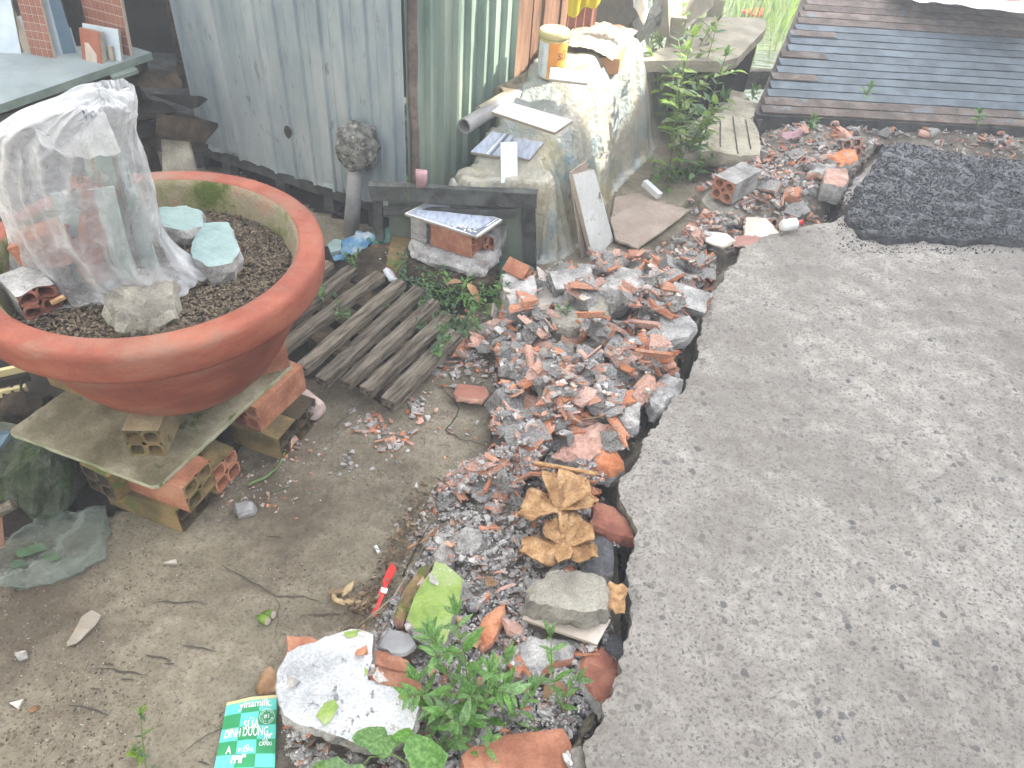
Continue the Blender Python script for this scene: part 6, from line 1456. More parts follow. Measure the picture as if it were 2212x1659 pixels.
chips('fine_grit', 15000, M_peb, .004, .010, on_rub, 'fine pale grit between the rubble pieces', 0)
def on_yard():
    u, v = ru(-40, 900), ru(1000, 1700); p = V(u, v, 0)
    if in_poly(p.x, p.y, RUB): return None
    if N(p.x * 6, p.y * 6, 5) + (.45 if u < 330 else -.12) - (v - 1250) ** 2 / 900000 < ru(-.1, .6): return None
    return Vector((p.x, p.y, ground_z(p.x, p.y)))
chips('yard_litter', 1700, M_lit, .002, .008, on_yard, 'small brown leaf litter and chips on the yard', .001)
chips('yard_grit', 900, M_peb, .002, .005, on_yard, 'fine pale grit on the yard', .001)
def on_road():
    u, v = ru(1250, 2250), ru(470, 1700); p = V(u, v, RZ)
    if not in_poly(p.x, p.y, ROADP) or in_poly(p.x, p.y, ap2): return None
    if rnd() < .7 and (v > 700 or u < 1500): return None
    return p
chips('road_grit', 700, M_peb, .003, .007, on_road, 'fine grit lying on the concrete road', .004)
# loose crumbs on and round the asphalt
mb = MB()
for _ in range(13000):
    u, v = ru(1815, 2290), ru(295, 530); p = V(u, v, RZ + .035)
    ins = in_poly(p.x, p.y, ap2)
    if not ins and (rnd() < .80 or (v < 480 and u > 1850)): continue
    s_ = ru(.006, .018) if ins else ru(.004, .010); z = (RZ + .023 + .009 * FB(p.x * 26, p.y * 26, 1, 4) + .003) if ins else RZ + s_ * .3
    vs_, fs_, ms_ = random.choice(SMALL); Mx = Matrix.Translation((p.x, p.y, z)) @ Euler((ru(0, 6), ru(0, 6), ru(0, 6))).to_matrix().to_4x4() @ Matrix.Diagonal((s_, s_, s_, 1)); mb.add([Mx @ q for q in vs_], fs_, 0)
obj('asphalt_crumbs', mb, M_asph, kind='stuff', label='black asphalt crumbs covering the heap', fix=False, origin=(0, 0, 0))

# ---------------------------------------------------------------- coconut husks opened like petals
def husk(name, uc, vc, z, petals, label):
    c = V(uc, vc, z); t = thing(name, label, 'coconut husk', c)
    for (u, v, w, lift, curl, fold) in petals:
        e = V(u, v, z); d = (e - c); L = d.length; d.normalize(); s_ = Vector((-d.y, d.x, 0)); vs = []; NU, NW = 14, 11; W = w * .5
        for i in range(NU + 1):
            f = i / NU
            for j in range(NW + 1):
                g = -1 + 2 * j / NW
                wd = W * 1.12 * (math.sin(math.pi * min(.6, .07 + .60 * f)) ** .75) * math.sqrt(1 - (max(0, f - .62) / .38) ** 2 * .94) * (1 + .18 * N(f * 4, g, u)); edge = 1 + .14 * N(g * 3.5, u, 3) - .12 * g * g
                q = c + d * L * f * edge + s_ * g * wd
                q.z = z + lift * math.sin(f * 1.9) * .9 + curl * (g * g) * wd * 1.9 * math.sin(math.pi * min(1, f * .9 + .1)) + fold * .004 * FB(f * 5 + u, g * 3, 1) + .002 * N(f * 14, g * 16, u)
                vs.append(q)
        K_ = NW + 1; top = list(vs); n = len(top); bot = [q - Vector((0, 0, .003)) for q in top]
        fs = [(i * K_ + j, (i + 1) * K_ + j, (i + 1) * K_ + j + 1, i * K_ + j + 1) for i in range(NU) for j in range(NW)]
        fs += [tuple(n + k for k in reversed(f_)) for f_ in fs]
        rim = [j for j in range(K_)] + [i * K_ + NW for i in range(1, NU + 1)] + [NU * K_ + j for j in range(NW - 1, -1, -1)] + [i * K_ for i in range(NU - 1, 0, -1)]
        fs += [(rim[k], rim[(k + 1) % len(rim)], n + rim[(k + 1) % len(rim)], n + rim[k]) for k in range(len(rim))]
        mb = MB(); mb.add(top + bot, fs); obj('petal', mb, M_husk, t, smooth=True)
    # fibres
    mb = MB()
    for _ in range(60):
        p0 = random.choice(petals); e = V(p0[0], p0[1], z); q = c.lerp(e, ru(.2, .8)) + Vector((ru(-.015, .015), ru(-.015, .015), p0[3] + .006)); a = Vector((ru(-1, 1), ru(-1, 1), ru(-.2, .5))).normalized() * ru(.006, .018)
        mb.tube([q, q + a * .5 + Vector((0, 0, .003)), q + a], .00035, 3, cap=False)
    obj('fibres', mb, M_pod, t, kind='stuff', fix=False)
    return t
h1 = husk('coconut_husk', 1203, 1095, .105, [(1118, 1118, .075, .020, .35, 1), (1195, 1035, .048, .030, .3, 1), (1262, 1045, .085, .030, .30, 1), (1290, 1090, .055, .018, .25, 1), (1168, 1040, .03, .05, .3, 1)], 'upper dried orange coconut husk split open like petals among the rubble')
h2 = husk('coconut_husk', 1222, 1172, .075, [(1122, 1205, .080, .030, -.35, 1), (1175, 1140, .075, .024, .25, 1), (1232, 1108, .050, .032, .2, 1), (1278, 1145, .075, .022, .25, 1), (1290, 1208, .062, .014, -.2, 1), (1205, 1218, .045, .008, .1, 1)], 'lower dried orange coconut husk split open, its left petal domed, above the squared stone')
mb = plate([VY(1110, 1030, .99 + .02), V(1150, 1000, .125), V(1292, 1022, .125), V(1288, 1050, .115), V(1230, 1048, .10), V(1140, 1052, .10)], .008, .012, .003, .002, .001, 2, seed=5)
obj('clay_shard', mb, [M_brick_o, M_brick_o], label='light orange curved clay shard just behind the upper coconut husk', cat='clay shard')
mb = MB(); mb.tube([V(1152, 1000, .128).lerp(V(1290, 1024, .128), i / 8) + Vector((0, 0, .002 * N(i, 3))) for i in range(9)], .006, 8); obj('shard_lip', mb, M_husk, label='pale raised lip along the top of the orange clay shard', cat='clay shard', smooth=True)
obj('green_moss_ball', rough_ball(V(1222, 1104, .075), (.018, .014, .012), 3, .3, 3), M_leaf, label='small round green nut between the two coconut husks', cat='nut')

# ---------------------------------------------------------------- leaves and plants
def leaf_mesh(name, L, W, m, bend=.25, fold=.25, tip=1.4, NU=7):
    mb = MB(); vs = []
    for i in range(NU + 1):
        f = i / NU; w = W * .5 * max(0.0, math.sin(math.pi * f ** (1 / tip))) ** .9 if f < 1 else 0.0; w = max(w, W * .03 if i == 0 else .0003)
        z = -bend * L * f * f
        vs += [(L * f, -w, z + fold * w), (L * f, 0, z), (L * f, w, z + fold * w)]
    fs = []
    for i in range(NU): a = i * 3; fs += [(a, a + 3, a + 4, a + 1), (a + 1, a + 4, a + 5, a + 2)]
    mb.add(vs, fs); return mesh(name, mb, m, smooth=True, fix=False)
def heart_mesh(name, S_, m):
    mb = MB(); pts = [(0, 0), (-.10, .30), (.05, .52), (.32, .55), (.62, .40), (.86, .18), (1.05, 0)]; full = [Vector((x, y, 0)) for x, y in pts] + [Vector((x, -y, 0)) for x, y in reversed(pts[1:-1])]
    c = Vector((.35, 0, 0)); vs = [c] ; n = len(full)
    for p in full: vs.append(c.lerp(p, .55))
    for p in full: vs.append(p)
    vs = [Vector((p.x * S_, p.y * S_, S_ * (.25 * abs(p.y) - .20 * p.x * p.x - .25 * p.y * p.y * 2))) for p in vs]
    mb.add(vs, [(0, 1 + i, 1 + (i + 1) % n) for i in range(n)] + [(1 + i, 1 + n + i, 1 + n + (i + 1) % n, 1 + (i + 1) % n) for i in range(n)]); return mesh(name, mb, m, smooth=True, fix=False)
LV_F = [leaf_mesh('leaf', 1, .30, M_leaf, .18, .3), leaf_mesh('leaf', 1, .36, M_leaf, .35, .2), leaf_mesh('leaf', 1, .26, M_leaf, .05, .35)]
LV_Y = [leaf_mesh('leaf', 1, .36, M_leaf_y, .25, .3), leaf_mesh('leaf', 1, .42, M_leaf_y, .4, .2), leaf_mesh('leaf', 1, .30, M_leaf_g, .1, .3)]
LV_G = [leaf_mesh('leaf', 1, .40, M_leaf_g, .2, .3, NU=4), leaf_mesh('leaf', 1, .5, M_leaf, .3, .2, NU=4), leaf_mesh('leaf', 1, .34, M_leaf_g, .1, .3, NU=4)]
def put_leaf(me, p, d, s_, parent, roll=0.0, joined=None):
    d = d.normalized(); up = Vector((0, 0, 1)); y = up.cross(d)
    if y.length < .05: y = Vector((1, 0, 0))
    y.normalize(); z = d.cross(y); Mx = Matrix((d, y, z)).transposed().to_4x4() @ Matrix.Rotation(roll, 4, 'X')
    if joined is not None:
        Mx = Matrix.Translation(p) @ Mx @ Matrix.Diagonal((s_, s_, s_, 1)); joined.add([Mx @ v.co for v in me.vertices], [tuple(f.vertices) for f in me.polygons]); return
    o = bpy.data.objects.new('leaf', me); COL.objects.link(o); o.parent = parent; Mx.translation = p - parent_loc(parent); o.matrix_local = Mx @ Matrix.Diagonal((s_, s_, s_, 1)); return o
def plant(name, base, label, cat, stems, leaves, lsize, mats_=None, group=None, joined=False, pairs=True, stem_r=.0018, gap=.022, side=.0, droop=.15, mstem=M_stem, jm=None):
    """stems: list of (tip point, bow) reached from the base."""
    t = thing(name, label, cat, base, group); smb = MB(); J = MB() if joined else None
    for (b0_, tip, bow) in stems:
        L = (tip - b0_).length; n = max(4, int(L / gap)); pts = []
        bw = Vector((ru(-1, 1), ru(-1, 1), 0)).normalized() * bow
        for i in range(n + 1):
            f = i / n; q = b0_.lerp(tip, f) + bw * math.sin(math.pi * f) + Vector((N(f * 3, tip.x * 50), N(f * 3, tip.y * 50, 3), 0)) * .004; pts.append(q)
        smb.tube(pts, [stem_r * (1.1 - .6 * i / n) for i in range(n + 1)], 5)
        az = ru(0, 6.28)
        for i in range(1, n + 1):
            if i < n * .22: continue
            f = i / n; ax = (pts[i] - pts[i - 1]).normalized(); az += 1.57 + ru(-.4, .4)
            for h in ((0, math.pi) if pairs else (0,)):
                a = az + h; out = Vector((math.cos(a), math.sin(a), 0)); out = (out - ax * out.dot(ax)).normalized()
                d = out * .9 + ax * ru(.35, .9) + Vector((0, 0, -droop * ru(.3, 1)))
                s_ = lsize * ru(.6, 1.15) * (1.0 if f < .75 else .72); put_leaf(random.choice(leaves), pts[i], d, s_, t, ru(-.5, .5), J)
        for h in range(3): d = (pts[-1] - pts[-2]).normalized() + Vector((ru(-.5, .5), ru(-.5, .5), .1)); put_leaf(random.choice(leaves), pts[-1], d, lsize * ru(.55, .8), t, ru(-.6, .6), J)
        if side:
            for i in range(2, n, 2):
                if rnd() < side:
                    a = ru(0, 6.28); q = pts[i] + Vector((math.cos(a), math.sin(a), .5)) * L * ru(.15, .3); smb.tube([pts[i], pts[i].lerp(q, .5) + Vector((0, 0, .004)), q], stem_r * .5, 4)
                    for m_ in (.4, .7, 1.0):
                        for h in (1.5, -1.5): put_leaf(random.choice(leaves), pts[i].lerp(q, m_), (q - pts[i]).normalized() * .8 + Vector((math.cos(a + h), math.sin(a + h), .1)), lsize * ru(.45, .75), t, 0, J)
    obj('stem', smb, mstem, t, smooth=True, fix=False)
    if joined: obj('foliage', J, jm or leaves[0].materials[0], t, smooth=True, kind='stuff', fix=False)
    return t
def up_at(u, v, z, du, dv, h): return V(u, v, z), VY(u + du, v + dv, V(u, v, z).y + h)
def stem_to(u0, v0, u1, v1, z1, z0=.03, bow=.01): return (V(u0, v0, z0), V(u1, v1, z1), bow)
plant('leafy_weed', V(1010, 1590, .03), 'tall leafy weed with long pointed leaves, the biggest at the bottom of the rubble', 'weed plant',
      [stem_to(1030, 1590, 985, 1330, .24), stem_to(1035, 1600, 935, 1380, .20), stem_to(1030, 1600, 1060, 1450, .17), stem_to(1010, 1600, 905, 1470, .13), stem_to(1040, 1620, 960, 1540, .13)], LV_F, .060, side=.5, gap=.026)
plant('leafy_weed', V(1080, 1540, .03), 'leafy weed with narrow leaves just right of the biggest one', 'weed plant',
      [stem_to(1090, 1560, 1095, 1430, .16), stem_to(1085, 1570, 1150, 1490, .11), stem_to(1060, 1560, 1020, 1500, .12)], LV_F, .054, side=.3, gap=.028)
plant('leafy_weed', V(1210, 1540, .02), 'thin single-stemmed weed growing in the gap by the road edge', 'weed plant',
      [stem_to(1215, 1540, 1190, 1375, .20), stem_to(1215, 1545, 1245, 1470, .10)], LV_F, .050, gap=.034)
plant('leafy_weed', V(935, 1610, .02), 'dark low weed in the lower left of the leafy clump', 'weed plant',
      [stem_to(960, 1640, 925, 1560, .08), stem_to(960, 1640, 985, 1590, .09), stem_to(940, 1650, 900, 1600, .07), stem_to(1000, 1650, 1060, 1600, .12)], LV_F, .042, gap=.024)
vine = thing('heart_leaf_vine', 'vine with big heart-shaped leaves at the bottom edge under the white slab', 'vine', V(820, 1650, .02))
HM_ = heart_mesh('leaf', 1, M_leaf)
for (u, v, z, du, dv, s_) in ((752, 1652, .14, -.2, -1, .075), (790, 1615, .15, .3, .7, .06), (885, 1650, .15, .6, .3, .080), (850, 1618, .15, -.6, .4, .045), (920, 1670, .13, .4, -.8, .06), (800, 1680, .13, .2, -1, .07), (715, 1680, .12, -.8, -.3, .06), (868, 1602, .155, .2, .9, .035)):
    put_leaf(HM_, V(u, v, z), Vector((du, dv, -.25)), s_, vine, ru(-.3, .3))
mb = MB(); mb.tube([V(760, 1700, .02), V(770, 1670, .12), V(800, 1635, .14), V(850, 1630, .14), V(900, 1660, .12)], .0018, 5); obj('stem', mb, M_stem, vine)
plant('seedling', V(325, 1700, .0), 'single pale green seedling with few leaves at the bottom left', 'seedling', [stem_to(330, 1720, 302, 1545, .17, 0, .004)], LV_Y, .030, gap=.055, stem_r=.002)
plant('seedling', V(280, 1640, .0), 'small two-leaved sprout at the very bottom left', 'seedling', [stem_to(312, 1640, 290, 1622, .03, 0, .0)], LV_Y, .03, gap=.02)
# low creeping weeds between pallet and stack
LOWS = [(905, 655, 60), (960, 690, 60), (1000, 640, 40), (1040, 690, 40), (935, 720, 40), (985, 720, 35), (1060, 655, 35), (925, 625, 40), (880, 600, 36), (1010, 600, 36)]
for k, (u, v, sp) in enumerate(LOWS):
    zb = .045; stems = []
    for _ in range(12):
        uu, vv = u + ru(-sp, sp) * .7, v + ru(-sp, sp) * .5; b_ = V(uu, vv, zb * ru(.5, 1.1)); stems.append((b_, b_ + Vector((ru(-.05, .05), ru(-.05, .05), ru(.025, .075))), .006))
    plant('creeping_weed', V(u, v, zb), 'low small-leaved creeping weed in the patch between pallet and brick stack', 'weed plant', stems, LV_G, .020, gap=.010, group='creeping weeds between pallet and brick stack', joined=True, stem_r=.0007, jm=(M_leaf_g if k % 3 else M_leaf))
for (u, v, ll) in ((1075, 640, 'upright little weed in front of the grey honeycomb block'), (935, 770, 'small weed at the right end of the lowest pallet slat'), (690, 648, 'tiny weed sprouting through the upper pallet slats'), (765, 578, 'small grassy weed at the top corner of the pallet'),
                   (958, 745, 'small weed hanging over the lowest pallet slat'), (1225, 690, 'grassy sprig among the stones right of the honeycomb block'), (740, 690, 'tiny bright sprout in the middle of the pallet')):
    b_ = V(u, v, .08); plant('small_weed', b_, ll, 'weed plant', [(b_, b_ + Vector((ru(-.03, .03), ru(-.03, .03), ru(.03, .07))), .004) for _ in range(3)], LV_G, .026, gap=.016, stem_r=.001)
b_ = V(790, 560, .06)
plant('fern_weed', V(980, 640, .06), 'small fern-like weed with big soft leaves under the brick stack', 'weed plant', [(V(980, 645, .05), V(968, 600, .15), .01), (V(985, 645, .05), V(1000, 610, .13), .01), (V(990, 640, .05), V(1020, 640, .12), .01)], LV_F, .04, gap=.02)
plant('thin_weed', V(905, 530, .08), 'very thin single stem weed in front of the wooden frame', 'weed plant', [(V(890, 530, .08), VY(880, 390, V(890, 530, .08).y), .004)], LV_G, .020, gap=.07, stem_r=.0012)
# dry drooping leaves on the stack
for (u, v, d) in ((1000, 610, (-.4, -.5, .3)), (1010, 612, (.5, -.6, -.3))):
    p = V(u, v, .12); o = bpy.data.objects.new('dry_leaf', leaf_mesh('leaf', .08, .028, M_dry, .1, .5)); COL.objects.link(o); o.location = p; o.rotation_euler = Vector(d).to_track_quat('X', 'Z').to_euler(); meta(o, ('long dry leaf pointing left' if d[0] < 0 else 'curled dry leaf drooping right') + ' on the timber block under the stack', 'leaf')

# the tall bush beside the heap
def bush(base, lab, n, sp, hmin, hmax, leaves, ls, dens=.03, group=None):
    st_ = []
    for _ in range(n):
        b_ = base + Vector((ru(-1, 1) * .05, ru(-1, 1) * .06, 0)); h = ru(hmin, hmax); tip = b_ + Vector((ru(-sp, sp), ru(-sp, sp) * .8, h)); st_.append((b_, tip, .03))
    return plant('bush', base, lab, 'bush', st_, leaves, ls, gap=dens, side=.35, stem_r=.003, droop=.25, group=group)
bush(V(1432, 410, .0) + Vector((.05, .1, 0)), 'tall sunlit leafy weed bush growing against the right side of the covered heap', 8, .16, .25, .62, LV_Y, .075, .038)
bush(V(1470, 330, .0) + Vector((.0, .2, 0)), 'middle leafy bush between the heap and the stone slab', 8, .17, .25, .60, LV_Y, .07, .038)
bush(VY(1440, 190, 3.75) - Vector((0, 0, .1)), 'yellow-green bush glowing in the sun in front of the bench', 8, .2, .2, .50, LV_Y, .075, .04)
bush(V(1420, 400, .0), 'low dark weeds at the foot of the tall bush beside the white tube', 6, .16, .05, .14, LV_G, .040, .02)
bush(V(1500, 385, .0), 'narrow-leaved weed in front of the broad stone slab', 4, .09, .08, .17, LV_G, .045, .022)
bush(VY(1425, 110, 4.3), 'bright yellow-green leaves behind the bench backrest', 7, .25, .1, .6, LV_Y, .08, .05)
for (u, v, z, ll) in ((1868, 212, .22, 'small sprout growing between the blue ramp slats'), (1748, 282, .15, 'tiny sprout at the foot of the ramp'), (2110, 268, .2, 'sprout in the rusty lower slats at the right'), (1625, 215, .05, 'green sprout beside the ramp corner at the water')):
    b_ = V(u, v, z); plant('sprout', b_, ll, 'sprout', [(b_, b_ + Vector((ru(-.02, .02), 0, .05)), .003) for _ in range(2)], LV_F, .05, gap=.03)

# reeds standing in the water
mb = MB()
for _ in range(2600):
    x, y = ru(.8, 3.6), ru(5.6, 10.5)
    if N(x * 1.1, y * .8, 2) + .25 + (y - 6.6) * .12 < rnd() * .6: continue
    z = -.34; h = ru(.15, .45); dx, dy = ru(-.15, .15), ru(-.15, .15); w = ru(.004, .009); a = ru(0, 3.14); e = Vector((math.cos(a), math.sin(a), 0)) * w
    p0 = Vector((x, y, z)); p1 = p0 + Vector((dx * .4, dy * .4, h * .6)); p2 = p0 + Vector((dx, dy, h))
    mb.add([p0 - e, p0 + e, p1 + e * .8, p1 - e * .8, p2], [(0, 1, 2, 3), (3, 2, 4)])
obj('water_grass', mb, M_leaf_y, kind='stuff', label='bright green grass standing in the water beyond the bench', fix=False, origin=(0, 0, -.34))
mb = MB()
for _ in range(5200):
    x, y = ru(-14, 16), ru(11, 16); h = ru(.5, 2.6); z = -.4; w = ru(.03, .07); a = ru(0, 3.14); e = Vector((math.cos(a), math.sin(a), 0)) * w; dx = ru(-.5, .5); p0 = Vector((x, y, z)); p1 = p0 + Vector((dx * .4, 0, h * .6)); p2 = p0 + Vector((dx, ru(-.3, .3), h))
    mb.add([p0 - e, p0 + e, p1 + e * .8, p1 - e * .8, p2], [(0, 1, 2, 3), (3, 2, 4)])
obj('far_bank_reeds', mb, M_leaf_g, kind='stuff', label='tall reeds on the far bank', fix=False, origin=(0, 11, -.4))

# ---------------------------------------------------------------- the flattened milk carton
ml = thing('milk_carton', 'flattened green and teal checked milk carton lying at the bottom left of the white slab', 'carton', V(530, 1600, .0))
K0, K1, K2, K3 = V(490, 1520, .022), V(598, 1503, .024), V(592, 1700, .012), V(455, 1700, .010)
def kp(s_, t, h=0.0):
    q = K0.lerp(K1, s_).lerp(K3.lerp(K2, s_), t); q.z += .005 * math.sin(math.pi * s_) + .0025 * N(s_ * 3, t * 5, 4) + .0012 * N(s_ * 9, t * 11, 1) + h; return q
def kgrid(s0, s1, t0, t1, h, n=6):
    mb = MB(); vs = [kp(s0 + (s1 - s0) * i / n, t0 + (t1 - t0) * j / n, h) for i in range(n + 1) for j in range(n + 1)]; K_ = n + 1
    mb.add(vs, [(i * K_ + j, (i + 1) * K_ + j, (i + 1) * K_ + j + 1, i * K_ + j + 1) for i in range(n) for j in range(n)]); return mb
mb = kgrid(0, 1, 0, 1, 0, 24); lo = [Vector((v.x, v.y, max(.004, v.z - .012))) for v in mb.v]; n = len(mb.v); K_ = 25
rim = [j for j in range(K_)] + [i * K_ + 24 for i in range(1, 25)] + [24 * K_ + j for j in range(23, -1, -1)] + [i * K_ for i in range(23, 0, -1)]
mb.v += lo; mb.f += [(rim[k], rim[(k + 1) % len(rim)], n + rim[(k + 1) % len(rim)], n + rim[k]) for k in range(len(rim))]; mb.m += [0] * len(rim)
obj('carton_body', mb, M_cteal, ml, smooth=False, fix=False)
cs = [0, .33, .67, 1]; rs = [0, .055, .165, .33, .49, .65, .80, .97]
for r_ in range(1, 7):
    for c_ in range(3):
        if (r_ + c_) % 2 == 0: obj('green_check', kgrid(cs[c_], cs[c_ + 1], rs[r_], rs[r_ + 1], .0006), M_cgreen, ml, fix=False)
mb = kgrid(0, 1, -.012, .028, .0012); obj('crimped_edge', mb, M_cream, ml, fix=False)
def ktext(s_, sc, cs_, ct_, m=M_cwhite, sx=1.0, rot=0.0):
    mb = text_mb(s_, sc); W = (K1 - K0).length; Hh = (K3 - K0).length; cr, sr = math.cos(rot), math.sin(rot)
    mb.v = [kp(cs_ + (v.x * cr * sx - v.y * sr) / W, ct_ - (v.y * cr + v.x * sx * sr) / Hh, .0016) for v in mb.v]; return obj('lettering', mb, m, ml, fix=False)
ktext('vinamilk', .018, .58, .072, sx=.95); ktext('1976', .005, .86, .115); ktext('UT', .006, .30, .13)
ktext('SỮA', .021, .55, .320, sx=.72); ktext('DINH DƯỠNG', .021, .47, .405, sx=.55); ktext('100%', .012, .17, .37, M_cream, sx=.6)
ktext('#1', .010, .83, .235); ktext('A', .019, .20, .60, sx=.7); ktext('CÓ', .008, .50, .575, sx=.8); ktext('ĐƯỜNG', .009, .50, .61, sx=.75); ktext('D3,', .009, .83, .515, sx=.8); ktext('CANXI', .009, .83, .55, sx=.75)
def kring(cs_, ct_, r_, w, a0=0, a1=6.283):
    W = (K1 - K0).length; Hh = (K3 - K0).length; mb = MB(); n = 28; vs = []
    for i in range(n + 1):
        a = a0 + (a1 - a0) * i / n
        for q in (r_, r_ + w): vs.append(kp(cs_ + math.cos(a) * q / W, ct_ + math.sin(a) * q / Hh, .0016))
    mb.add(vs, [(2 * i, 2 * i + 1, 2 * i + 3, 2 * i + 2) for i in range(n)]); return obj('printed_ring', mb, M_cwhite, ml, fix=False)
kring(.83, .235, .0125, .0007)
for i, ch in enumerate('BÁN CHẠY'): a = math.pi + .35 + i * .34; ktext(ch, .004, .83 + math.cos(a) * .0098 / (K1 - K0).length, .235 + math.sin(a) * .0098 / (K3 - K0).length, rot=-(a + math.pi / 2) if False else 0)
for i, ch in enumerate('VIỆT NAM'): a = math.pi - .35 - i * .34; ktext(ch, .004, .83 + math.cos(a) * .0098 / (K1 - K0).length, .235 + math.sin(a) * .0098 / (K3 - K0).length)
for (cs_, ct_, s_) in ((.86, .462, .6), (.36, .71, 1.1)):      # little cow silhouettes
    W = (K1 - K0).length; Hh = (K3 - K0).length; mb = MB()
    for (x, y, w, h) in ((-.008, .0, .016, .006), (-.008, -.006, .002, .006), (-.003, -.006, .002, .006), (.003, -.006, .002, .006), (.006, -.006, .002, .006), (.008, .003, .005, .005)):
        mb.add([kp(cs_ + (x + a * w) * s_ / W, ct_ - (y + b_ * h) * s_ / Hh, .0017) for a, b_ in ((0, 0), (1, 0), (1, 1), (0, 1))], [(0, 1, 2, 3)])
    obj('cow_print', mb, M_cwhite, ml, fix=False)

# ---------------------------------------------------------------- small litter
mb = MB(); mb.tube([V(811, 1180, .012), V(819, 1194, .012)], .004, 10); obj('cigarette_butt', mb, M_cwhite, label='white cigarette butt lying on the yard left of the gravel', cat='cigarette butt')
mb = MB(); P_ = [V(846, 1215, .045), V(856, 1228, .045), V(846, 1250, .04), V(835, 1275, .035), V(822, 1305, .03), V(812, 1332, .02), V(800, 1330, .02), V(812, 1300, .03), V(822, 1265, .035), V(835, 1235, .04)]
rs_ = thing('red_strip', 'red and white plastic strip lying along the gravel edge', 'plastic strip', V(830, 1270, .02)); mb.prism(P_, .002); obj('strip', mb, M_red, rs_)
mb = MB(); mb.prism([V(824, 1268, .0375), V(838, 1272, .0385), V(834, 1282, .0375), V(822, 1278, .0365)], .002); obj('white_band', mb, M_cwhite, rs_)
def twig(pts, r_, label, m=M_bark, cat='twig'):
    P_ = []
    for a, b_ in zip(pts, pts[1:]):
        A, B = V(*a), V(*b_)
        for i in range(6): P_.append(A.lerp(B, i / 6) + Vector((N(i * .7, a[0]), N(i * .9, a[1]), 0)) * .003)
    P_.append(V(*pts[-1])); mb = MB(); mb.tube(P_, [r_ * (1.2 - .6 * i / len(P_)) for i in range(len(P_))], 7); return obj('green_stalk' if m is M_leaf else 'twig', mb, m, smooth=True, label=label, cat=cat)
twig([(720, 1395, .01), (790, 1340, .03), (850, 1290, .05), (925, 1165, .06)], .0022, 'long thin twig running beside the red strip to the gravel')
twig([(760, 1365, .02), (800, 1335, .03), (830, 1315, .04)], .0015, 'short pale straw crossing near the dry pods', M_pod)
twig([(720, 922, .008), (760, 885, .02), (795, 850, .04)], .0022, 'thin stick leaning on the lower end of the pallet')
twig([(1160, 920, .10), (1240, 908, .11), (1330, 895, .13)], .0030, 'straight pale stick lying across the rubble above the husks', M_pod)
twig([(535, 1048, .006), (575, 1030, .008), (600, 1010, .010), (615, 978, .008)], .0035, 'curved fresh green stalk lying on the yard near the brick pile', M_leaf, 'stalk')
twig([(575, 1068, .005), (628, 1050, .006)], .0016, 'thin faded green stalk just below the curved one', M_leaf_g, 'stalk')
twig([(870, 1245, .03), (900, 1180, .05), (930, 1130, .06)], .0020, 'dark thin twig along the upper left border of the gravel', M_rot)
twig([(880, 1185, .03), (920, 1165, .05), (945, 1140, .05)], .0040, 'piece of dry brown stalk lying on the gravel border', M_dry)
mb = MB()
for _ in range(420):
    t_q = rnd(); u = 925 - 150 * t_q + random.gauss(0, 16) - 55 * max(0, t_q - .6); v = 1060 + 290 * t_q + random.gauss(0, 16); p = V(u, v, .02 + ru(0, .02)); L = ru(.006, .024); a = ru(0, 6.28); d = Vector((math.cos(a), math.sin(a), ru(-.3, .3))); e = Vector((-d.y, d.x, ru(-.5, .5))) * ru(.001, .005)
    mb.add([p - d * L / 2, p + e + Vector((0, 0, .002)), p + d * L / 2, p - e], [(0, 1, 2, 3)])
obj('leaf_litter', mb, M_lit, kind='stuff', label='dry brown leaf and twig litter along the left border of the gravel', fix=False, origin=(0, 0, 0))
gs = thing('cut_stalk', 'pair of fresh green cut banana stalk ends lying on the yard', 'cut stalk', V(580, 1340, 0))
for (a, b_) in (((555, 1330), (578, 1342)), ((566, 1325), (590, 1328))):
    A, B = V(*a, .010), V(*b_, .016); mb = MB(); mb.tube([A, A.lerp(B, .4), B], [.003, .009, .0105], 12); obj('stalk', mb, M_leaf_y, gs, smooth=True)
    mb = MB(); mb.tube([B, B + (B - A).normalized() * .0012], .0085, 12); obj('cut_end', mb, M_tileS, gs)
k = 0
for (u, v, L, w, a) in ((728, 1278, .040, .020, .3), (752, 1272, .045, .02, 1.2), (762, 1300, .045, .018, .1), (780, 1285, .04, .02, .5), (735, 1300, .035, .018, 2.8), (792, 1300, .035, .018, .9), (722, 1292, .03, .016, 2.0), (775, 1312, .04, .014, .2)):
    mb = MB(); mb.tube([(-.5, 0, 0), (-.3, 0, .01), (0, 0, .05), (.3, 0, .02), (.5, 0, 0)], [.02, .16, .24, .15, .02], 8); mb.xf(Matrix.Translation(V(u, v, .012 + .004 * (k % 3))) @ Matrix.Rotation(a, 4, 'Z') @ Matrix.Diagonal((L, L * .9, L * .55, 1)))
    obj('dry_pod', mb, M_pod, smooth=True, label='dried brown flower pod in the small heap beside the red strip', cat='pod', group='dried pods beside the red strip'); k += 1
mb = plate(VL([(142, 1395), (150, 1375), (175, 1332), (198, 1317), (218, 1328), (205, 1350), (165, 1388)], .016), .004, .01, .001, .002, .001, 2, seed=2); obj('palm_sheath', mb, [mat('grey_sheath', [H('827b6f'), H('948d81')], 10, .8, .3, 60, stretch=(1, 4, 1))] * 2, label='flat grey wedge of dry palm sheath on the left of the yard', cat='sheath', smooth=True)
def leafbit(u, v, z, L, W, rz, label, m=M_dry, tilt=(.1, .1), name='dry_leaf'):
    o = bpy.data.objects.new(name, leaf_mesh('leaf', L, W, m, .5, .5)); COL.objects.link(o); o.location = V(u, v, z); o.rotation_euler = (tilt[0], tilt[1], rz); return meta(o, label, 'leaf')
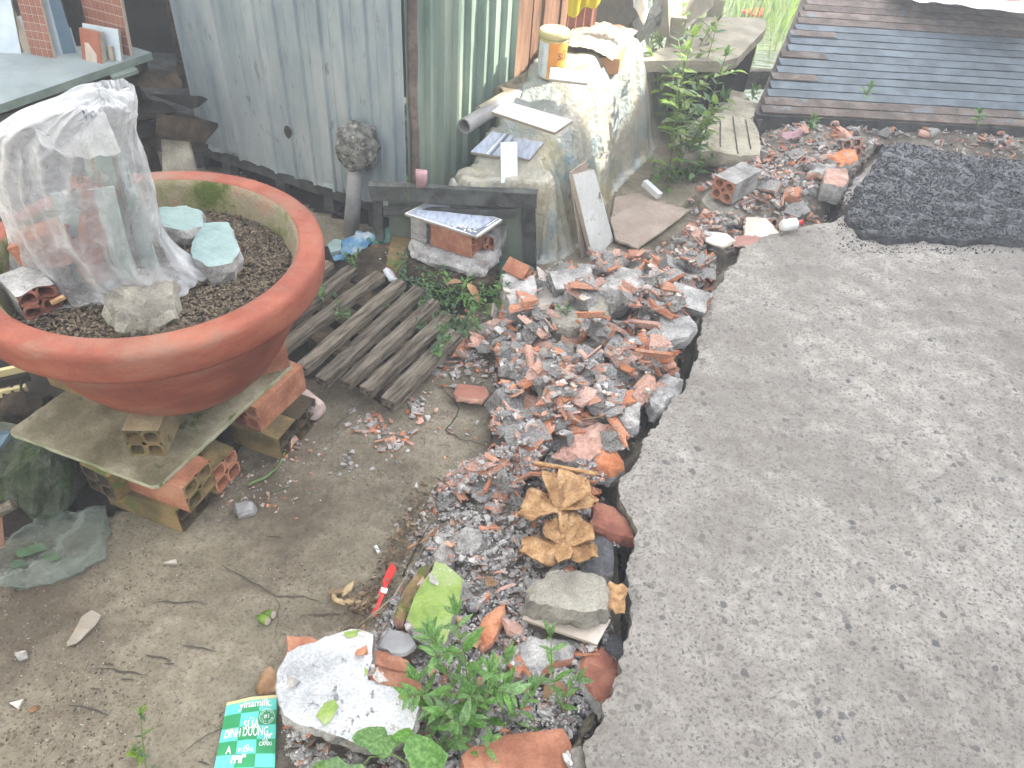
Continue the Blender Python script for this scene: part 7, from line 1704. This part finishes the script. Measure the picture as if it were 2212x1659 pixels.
crumple('dry_leaf', [(1310, 1266), (1318, 1244), (1338, 1260), (1357, 1270), (1353, 1298), (1354, 1324), (1332, 1318), (1309, 1312), (1305, 1288)], .13, .010, M_husk, 'orange and grey curled dead leaf standing between the stone block and the road', 'leaf', 45, res=.007)
crumple('dry_leaf', [(548, 1482), (556, 1462), (580, 1440), (598, 1450), (600, 1490), (585, 1505), (560, 1500)], .020, .012, M_dry, 'dark brown crumpled leaf at the left side of the white slab', 'leaf', 55, res=.006)
leafbit(1030, 1400, .05, .05, .03, 2.0, 'small brown dry leaf in the gravel above the plants')
leafbit(1050, 1265, .05, .04, .03, .9, 'curled brown leaf in the gravel right of the lime green block')
leafbit(1140, 1290, .06, .06, .03, -.8, 'folded dry leaf leaning on the left of the stone block')
leafbit(1190, 1470, .05, .07, .05, -1.2, 'brown dry leaf below the mortar covered brick lump')
leafbit(175, 1372, .006, .05, .03, 2.2, 'crumpled dry leaf beside the palm sheath')
leafbit(60, 1540, .006, .035, .012, .9, 'little grey dry leaf at the left edge of the yard')
leafbit(905, 915, .10, .04, .02, .3, 'brown dry leaf scrap in the middle rubble') if False else None
obj('shell', rough_ball(V(153, 1388, .006), (.006, .005, .005), 3, .15, 2, 1), M_cwhite, smooth=True, label='small white snail shell at the tip of the palm sheath', cat='shell')
for (vp, m, ll) in (([(355, 1215), (380, 1207), (382, 1217)], M_tileS, 'small pale pink tile sliver on the yard'), ([(20, 1318 + 200), (50, 1510), (38, 1530)], M_tileS, 'pinkish stone chip at the left edge of the yard'), ([(30, 1410), (55, 1404), (60, 1420), (40, 1428)], M_conc, 'grey pebble in the dirt at the left of the yard')):
    obj('chip', MB().prism(VL(vp, .010), .006), m, label=ll, cat='chip')

# ---------------------------------------------------------------- humid, smoky air: one closed box round everything
HZ = bpy.data.materials.new('haze'); HZ.use_nodes = True; nt = HZ.node_tree
for n_q in list(nt.nodes): nt.nodes.remove(n_q)
pv = nt.nodes.new('ShaderNodeVolumePrincipled'); pv.inputs['Density'].default_value = 0.042; pv.inputs['Color'].default_value = (.93, .94, .95, 1); pv.inputs['Anisotropy'].default_value = .15
ho = nt.nodes.new('ShaderNodeOutputMaterial'); nt.links.new(pv.outputs[0], ho.inputs['Volume'])
mb = MB(); mb.box((0, 15, 3.0), (124, 154, 9.3)); obj('haze', mb, HZ, kind='stuff', label='thin humid haze filling the air')

# ---------------------------------------------------------------- look-alikes: say which one by its place among them
ORD = ['leftmost'] + [q + '-from-left' for q in ('second', 'third', 'fourth', 'fifth', 'sixth', 'seventh', 'eighth', 'ninth', 'tenth')]
same = {}
for o in COL.objects:
    if o.parent is None and o.get('category') and o.get('label'): same.setdefault(o['label'], []).append(o)
for lab, os_ in same.items():
    if 1 < len(os_) <= 10:
        os_.sort(key=lambda o: uv_of(o.location)[0])
        for k, o in enumerate(os_): o['label'] = ('rightmost' if k == len(os_) - 1 else ORD[k]) + ' ' + lab
